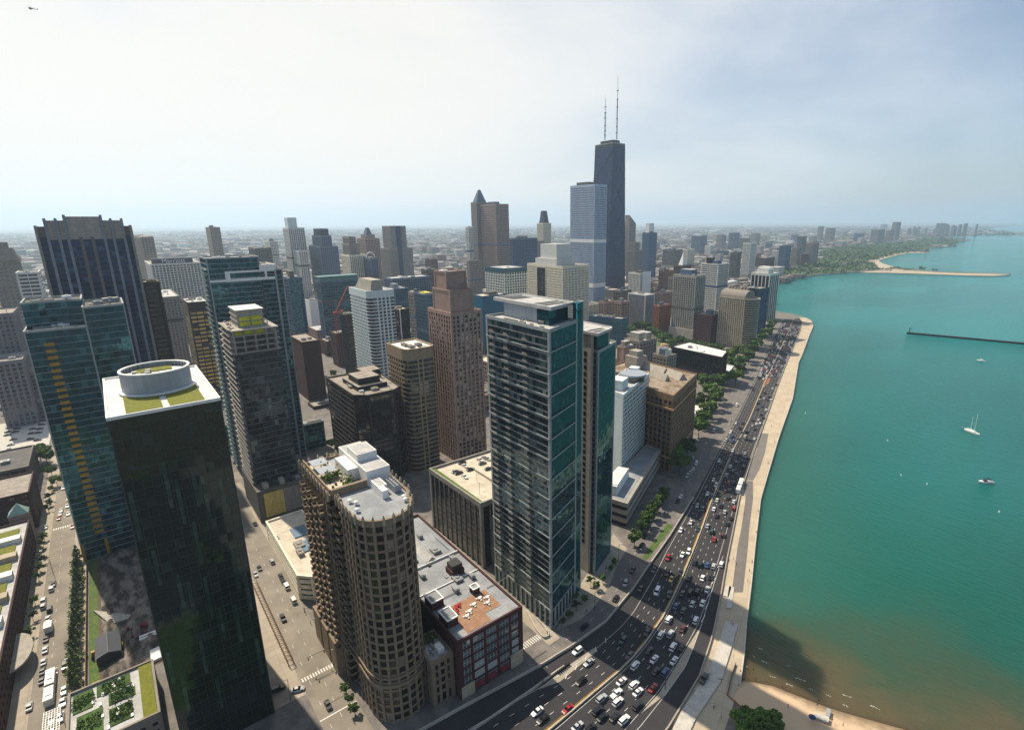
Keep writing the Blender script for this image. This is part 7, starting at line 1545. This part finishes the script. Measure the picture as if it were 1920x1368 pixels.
mb.build('jib', cm, e); mb = MB(); mb.box(c.x-2, c.x+2, c.y+6, c.y+9, zt+1, zt+4); mb.tube((c.x, c.y, zt+2), (c.x, c.y+8, zt+3), .4); mb.build('counterweight', cm, e)
# people: one skinned figure, copied
pe = bpy.data.meshes.new('person'); J_ = [(0, 0, .92), (0, 0, 1.15), (0, 0, 1.42), (0, .01, 1.52), (0, .02, 1.64), (-.1, 0, .88), (-.12, .06, .48), (-.12, -.02, .06), (.1, 0, .88), (.12, .10, .48), (.12, .16, .06), (-.19, 0, 1.38), (-.25, -.02, 1.12), (-.24, .08, .88), (.19, 0, 1.38), (.25, .03, 1.12), (.24, .12, .88)]
E_ = [(0, 1), (1, 2), (2, 3), (3, 4), (0, 5), (5, 6), (6, 7), (0, 8), (8, 9), (9, 10), (2, 11), (11, 12), (12, 13), (2, 14), (14, 15), (15, 16)]; R__ = [.15, .14, .15, .06, .105, .09, .065, .045, .09, .065, .045, .06, .045, .035, .06, .045, .035]
pe.from_pydata(J_, E_, []); po_ = bpy.data.objects.new('person', pe); COL.objects.link(po_); md = po_.modifiers.new('s', 'SKIN')
for i, v in enumerate(pe.skin_vertices[0].data): v.radius = (R__[i]*.85, R__[i]*.7) if i < 3 else (R__[i], R__[i])
pe.skin_vertices[0].data[0].use_root = True; po_.modifiers.new('u', 'SUBSURF').levels = 1
bpy.context.view_layer.update(); pm_ = bpy.data.meshes.new_from_object(po_.evaluated_get(bpy.context.evaluated_depsgraph_get())); bpy.data.objects.remove(po_)
pm_.materials.clear(); pm_.materials.append(paint('cloth', .9)); pm_.materials.append(stone('skin', (.42, .26, .18), rough=.7)); pm_.materials.append(stone('trousers', (.05, .055, .08)))
for f in pm_.polygons: zc = f.center.z; f.material_index = 1 if zc > 1.47 or (abs(f.center.x) > .21 and zc < 1.0) or zc < .3 else (2 if zc < .92 else 0); f.use_smooth = True
mb = MB(); mb.cyl((0, .01), .125, .13, 1.62, 1.70, 10); mb.cyl((0, .01), .13, .06, 1.70, 1.775, 10); hm = bpy.data.meshes.new('hair'); hm.from_pydata(mb.v, [], mb.f); hm.materials.append(stone('hair', (.03, .02, .015)))
PPL = [(1371, 1170, 'white'), (1374, 1174, 'red'), (1370, 1226, 'black'), (1367, 1053, 'black'), (1375, 1050, 'black'), (1340, 1325, 'white'), (1338, 1330, 'black'), (1466, 1291, 'black'), (1477, 1327, 'tan'), (1532, 1323, 'black'), (1534, 1316, 'black'), (1415, 1275, 'red'), (1396, 1252, 'black'), (1403, 1256, 'tan'), (1412, 1258, 'black'), (1400, 1254, 'white'), (1388, 1262, 'black'), (1405, 1072, 'black'), (1410, 1056, 'red'), (1402, 1090, 'white'), (1418, 1000, 'black'), (1422, 960, 'tan'), (1395, 965, 'black'), (1440, 870, 'black'), (1452, 830, 'red'), (1458, 815, 'black'), (1470, 765, 'black'), (1475, 752, 'white'), (1446, 800, 'black'), (1352, 1348, 'red'), (1390, 1010, 'white'), (1381, 1060, 'black'), (571, 1145, 'black'), (572, 1150, 'black'), (583, 1170, 'tan'), (626, 1250, 'black'), (663, 1353, 'black'), (618, 1225, 'black'), (1026, 1188, 'black'), (1030, 1190, 'white'), (1098, 1150, 'black'), (1100, 1147, 'red'), (1560, 1352, 'tan'), (1580, 1362, 'red'), (1545, 1357, 'white')]
names = {'white': 'white top', 'red': 'red top', 'black': 'dark top', 'tan': 'tan top'}; pc = {}
for (px, py, c) in sorted(PPL, key=lambda t: -t[1]):
    pz_ = 0; 
    if px > 1385 and py > 1250: pz_ = -1.1 if py < 1300 else -.4
    p = at(px, py, pz_).xy; wh = 'the avenue pavement' if px < 700 else 'the plaza pavement' if px < 1110 else 'the beach' if (px > 1385 and py > 1240) else 'the promenade'
    i = pc.get((c, wh), 0); pc[(c, wh)] = i+1
    o = bpy.data.objects.new('person', pm_); COL.objects.link(o); o.location = (p.x, p.y, pz_+.03); o.rotation_euler = (0, 0, random.uniform(0, 6.28)); cc_ = COLS[c]; o.color = (*cc_, 1)
    tag(o, f'walking person in a {names[c]} on {wh}, {"nearest" if i == 0 else ordw(i)+" nearest"} such', 'person', 'people on '+wh); h_ = bpy.data.objects.new('hair', hm); COL.objects.link(h_); h_.parent = o
p = at(1540, 1345, -.2).xy; site('lifeguard_ramp', 'small tan platform with a blue mat on the beach', 'platform', lambda mb: mb.obox(p, tb, 2.2, 1.2, -.6, .35), MATS['path_stone']); p = at(1553, 1336, -.4).xy; site('blue_mat', 'flat grey blue mat lying on the beach by the platform', 'mat', lambda mb: mb.obox(p, nbv, 1.6, .6, -.45, .0), MATS['screen_grey'])
p = at(1522, 1351, 0).xy; site('beach_umbrella', 'closed round dark blue umbrella beside the beach platform', 'umbrella', lambda mb: (mb.cyl(p, .06, .06, -.4, 1.8, 6), mb.cyl(p, 1.2, .1, 1.7, 2.5, 10)), stone('umb_blue', (.03, .05, .14)))
# boats
def hull(mb, c, t, L_, W, z0, z1, mi=0):
    n_ = Vector((-t.y, t.x)); st_ = [(-.5, .75), (-.25, .95), (0, 1), (.25, .8), (.42, .4), (.5, .02)]
    top = [(c+t*L_*a+n_*W*.5*b_, c+t*L_*a-n_*W*.5*b_) for a, b_ in st_]; bot = [(c+t*L_*a*.92+n_*W*.33*b_, c+t*L_*a*.92-n_*W*.33*b_) for a, b_ in st_]
    for k in range(5): mb.hexa([(*bot[k][1], z0), (*bot[k+1][1], z0), (*bot[k+1][0], z0), (*bot[k][0], z0), (*top[k][1], z1), (*top[k+1][1], z1), (*top[k+1][0], z1), (*top[k][0], z1)], mi, '1' if k < 4 else '')
p = at(1823, 811, WL).xy; t = hv(120); e = empty('sailboat', (p.x, p.y, WL), 'white sailboat with bare masts on the open lake', 'boat'); mb = MB(); hull(mb, p, t, 12.5, 3.4, WL-.4, WL+1.2); mb.build('hull', MATS['white_paint'], e); mb = MB(); mb.obox(p-t*.5, t, 2.6, 1.0, WL+1.2, WL+1.85); mb.build('cabin', MATS['bus_white'], e)
for o_, hh in ((1.4, 15), (-1.8, 11)): c = p+t*o_; mb = MB(); mb.tube((*c, WL+1.2), (*c, WL+1.2+hh), .14, 6); mb.tube((*c, WL+2.6), (*(c-t*3.2), WL+2.5), .12, 6); mb.build('mast', MATS['bus_white'], e)
mb = MB(); mb.tube((*(p+t*6), WL+1.3), (*(p+t*1.4), WL+16), .04, 4); mb.tube((*(p-t*6), WL+1.3), (*(p-t*1.8), WL+12), .04, 4); mb.build('rigging', MATS['metal_grey'], e)
c = at(1807, 803, WL).xy; e = empty('dinghy', (c.x, c.y, WL), 'tiny grey dinghy trailing the white sailboat', 'boat'); mb = MB(); hull(mb, c, t, 3, 1.4, WL-.1, WL+.5); mb.build('hull', MATS['metal_grey'], e); mb = MB(); mb.obox(c, t, .25, .5, WL+.5, WL+.62); mb.build('seat', MATS['frame_dark'], e)
p = at(1848, 905, WL).xy; t = hv(232); e = empty('motorboat', (p.x, p.y, WL), 'white motorboat with dark canopy alone on the green lake', 'boat'); mb = MB(); hull(mb, p, t, 8.5, 3.2, WL-.3, WL+1.2); mb.build('hull', MATS['white_paint'], e); mb = MB(); mb.obox(p+t*.6, t, 1.0, 1.1, WL+1.2, WL+1.9); mb.build('windscreen', MATS['car_glass'], e); mb = MB(); mb.obox(p-t*1.2, t, 1.5, 1.25, WL+2.9, WL+3.0); [mb.obox(p-t*1.2+t*a+Vector((-t.y, t.x))*b_, t, .05, .05, WL+1.2, WL+2.9) for a in (-1.4, 1.4) for b_ in (-1.1, 1.1)]; mb.build('canopy', MATS['black_metal'], e)
p = at(1840, 677, WL).xy; t = hv(100); e = empty('motorboat', (p.x, p.y, WL), 'small white boat far out beyond the breakwater', 'boat'); mb = MB(); hull(mb, p, t, 9, 3, WL-.3, WL+1.1); mb.build('hull', MATS['white_paint'], e); mb = MB(); mb.obox(p, t, 1.4, 1, WL+1.1, WL+2.3); mb.build('cabin', MATS['bus_white'], e)
for k, (px, py) in enumerate(((1738, 908), (1689, 891), (1873, 960), (1664, 826), (1510, 775))): c = at(px, py, WL).xy; site('buoy', f'small white buoy on the water, {["nearest the motorboat", "between the motorboat and the promenade", "below the motorboat", "left of the sailboat", "close to the promenade wall"][k]}', 'buoy', lambda mb: (mb.cyl(c, .45, .45, WL-.2, WL+.5, 10), mb.cyl(c, .45, .1, WL+.5, WL+1.2, 10)), MATS['white_paint'])
# helicopter
p = atd(57, 16, 980); e = empty('helicopter', p, 'small dark helicopter high in the upper left sky', 'helicopter'); x, y, z = p; mb = MB(); n_ = 10
for (a, ra, b_, rb) in ((-2.2, .3, -1.2, 1.0), (-1.2, 1.0, .6, 1.1), (.6, 1.1, 1.8, .5), (1.8, .5, 6.5, .16)): mb.tube((x, y+a, z), (x, y+b_, z), ra, 10, 0, rb)
mb.build('fuselage', MATS['black_metal'], e); mb = MB(); mb.box(x-4.8, x+4.8, y-.15, y+.15, z+1.55, z+1.6); mb.box(x-.15, x+.15, y-4.8, y+4.8, z+1.61, z+1.66); mb.cyl((x, y), .12, .12, z+1, z+1.7, 6); mb.build('rotor', MATS['frame_dark'], e); mb = MB(); mb.box(x-.05, x+.05, y+6, y+6.8, z-.3, z+1.3); mb.build('tail_fin', MATS['black_metal'], e)
mb = MB()
for s_ in (-.9, .9): mb.tube((x+s_, y-1.6, z-1.6), (x+s_, y+1.4, z-1.6), .07, 5); mb.tube((x+s_*.5, y, z-.8), (x+s_, y, z-1.6), .06, 5)
mb.build('skid', MATS['frame_dark'], e)
# ================================================================== sub-parts sit under their parts
SUBP = {'penthouse_roof': 'penthouse', 'stair_roof': 'stair_block', 'screen_rim': 'screen_wall', 'screen_post': 'screen_wall', 'plant_roof': None, 'roof_opening': 'roof_slab', 'lounge_roof': 'lounge', 'podium_block_roof': 'podium_block', 'core_slab': 'core_house', 'core_roof': 'core_house', 'sign_text': 'sign_box', 'side_roof': 'side_block', 'tapered_hat': None, 'light_band': 'top_band', 'fin_edge': 'fin_wall'}
for o in list(COL.objects):
    if o.type == 'MESH' and o.parent is not None and o.parent.type == 'EMPTY':
        t_ = SUBP.get(o.name.split('.')[0])
        if t_:
            cand_ = [c for c in o.parent.children if c.name.split('.')[0] == t_ and c.location.length < 1e-6]
            if cand_: o.parent = cand_[0]
# ================================================================== haze
hm_ = bpy.data.materials.new('haze'); hm_.use_nodes = True; nt = hm_.node_tree; nt.nodes.clear(); o = N(nt, 'ShaderNodeOutputMaterial'); pv = N(nt, 'ShaderNodeVolumePrincipled'); pv.inputs['Color'].default_value = (.62, .80, 1, 1); pv.inputs['Density'].default_value = HAZE; pv.inputs['Anisotropy'].default_value = .35; nt.links.new(pv.outputs[0], o.inputs['Volume'])
mb = MB(); mb.box(-52500, 52500, -24500, 52500, -4.2, 640); tag(mb.build('haze', hm_), 'pale summer haze', 'haze', kind='stuff')
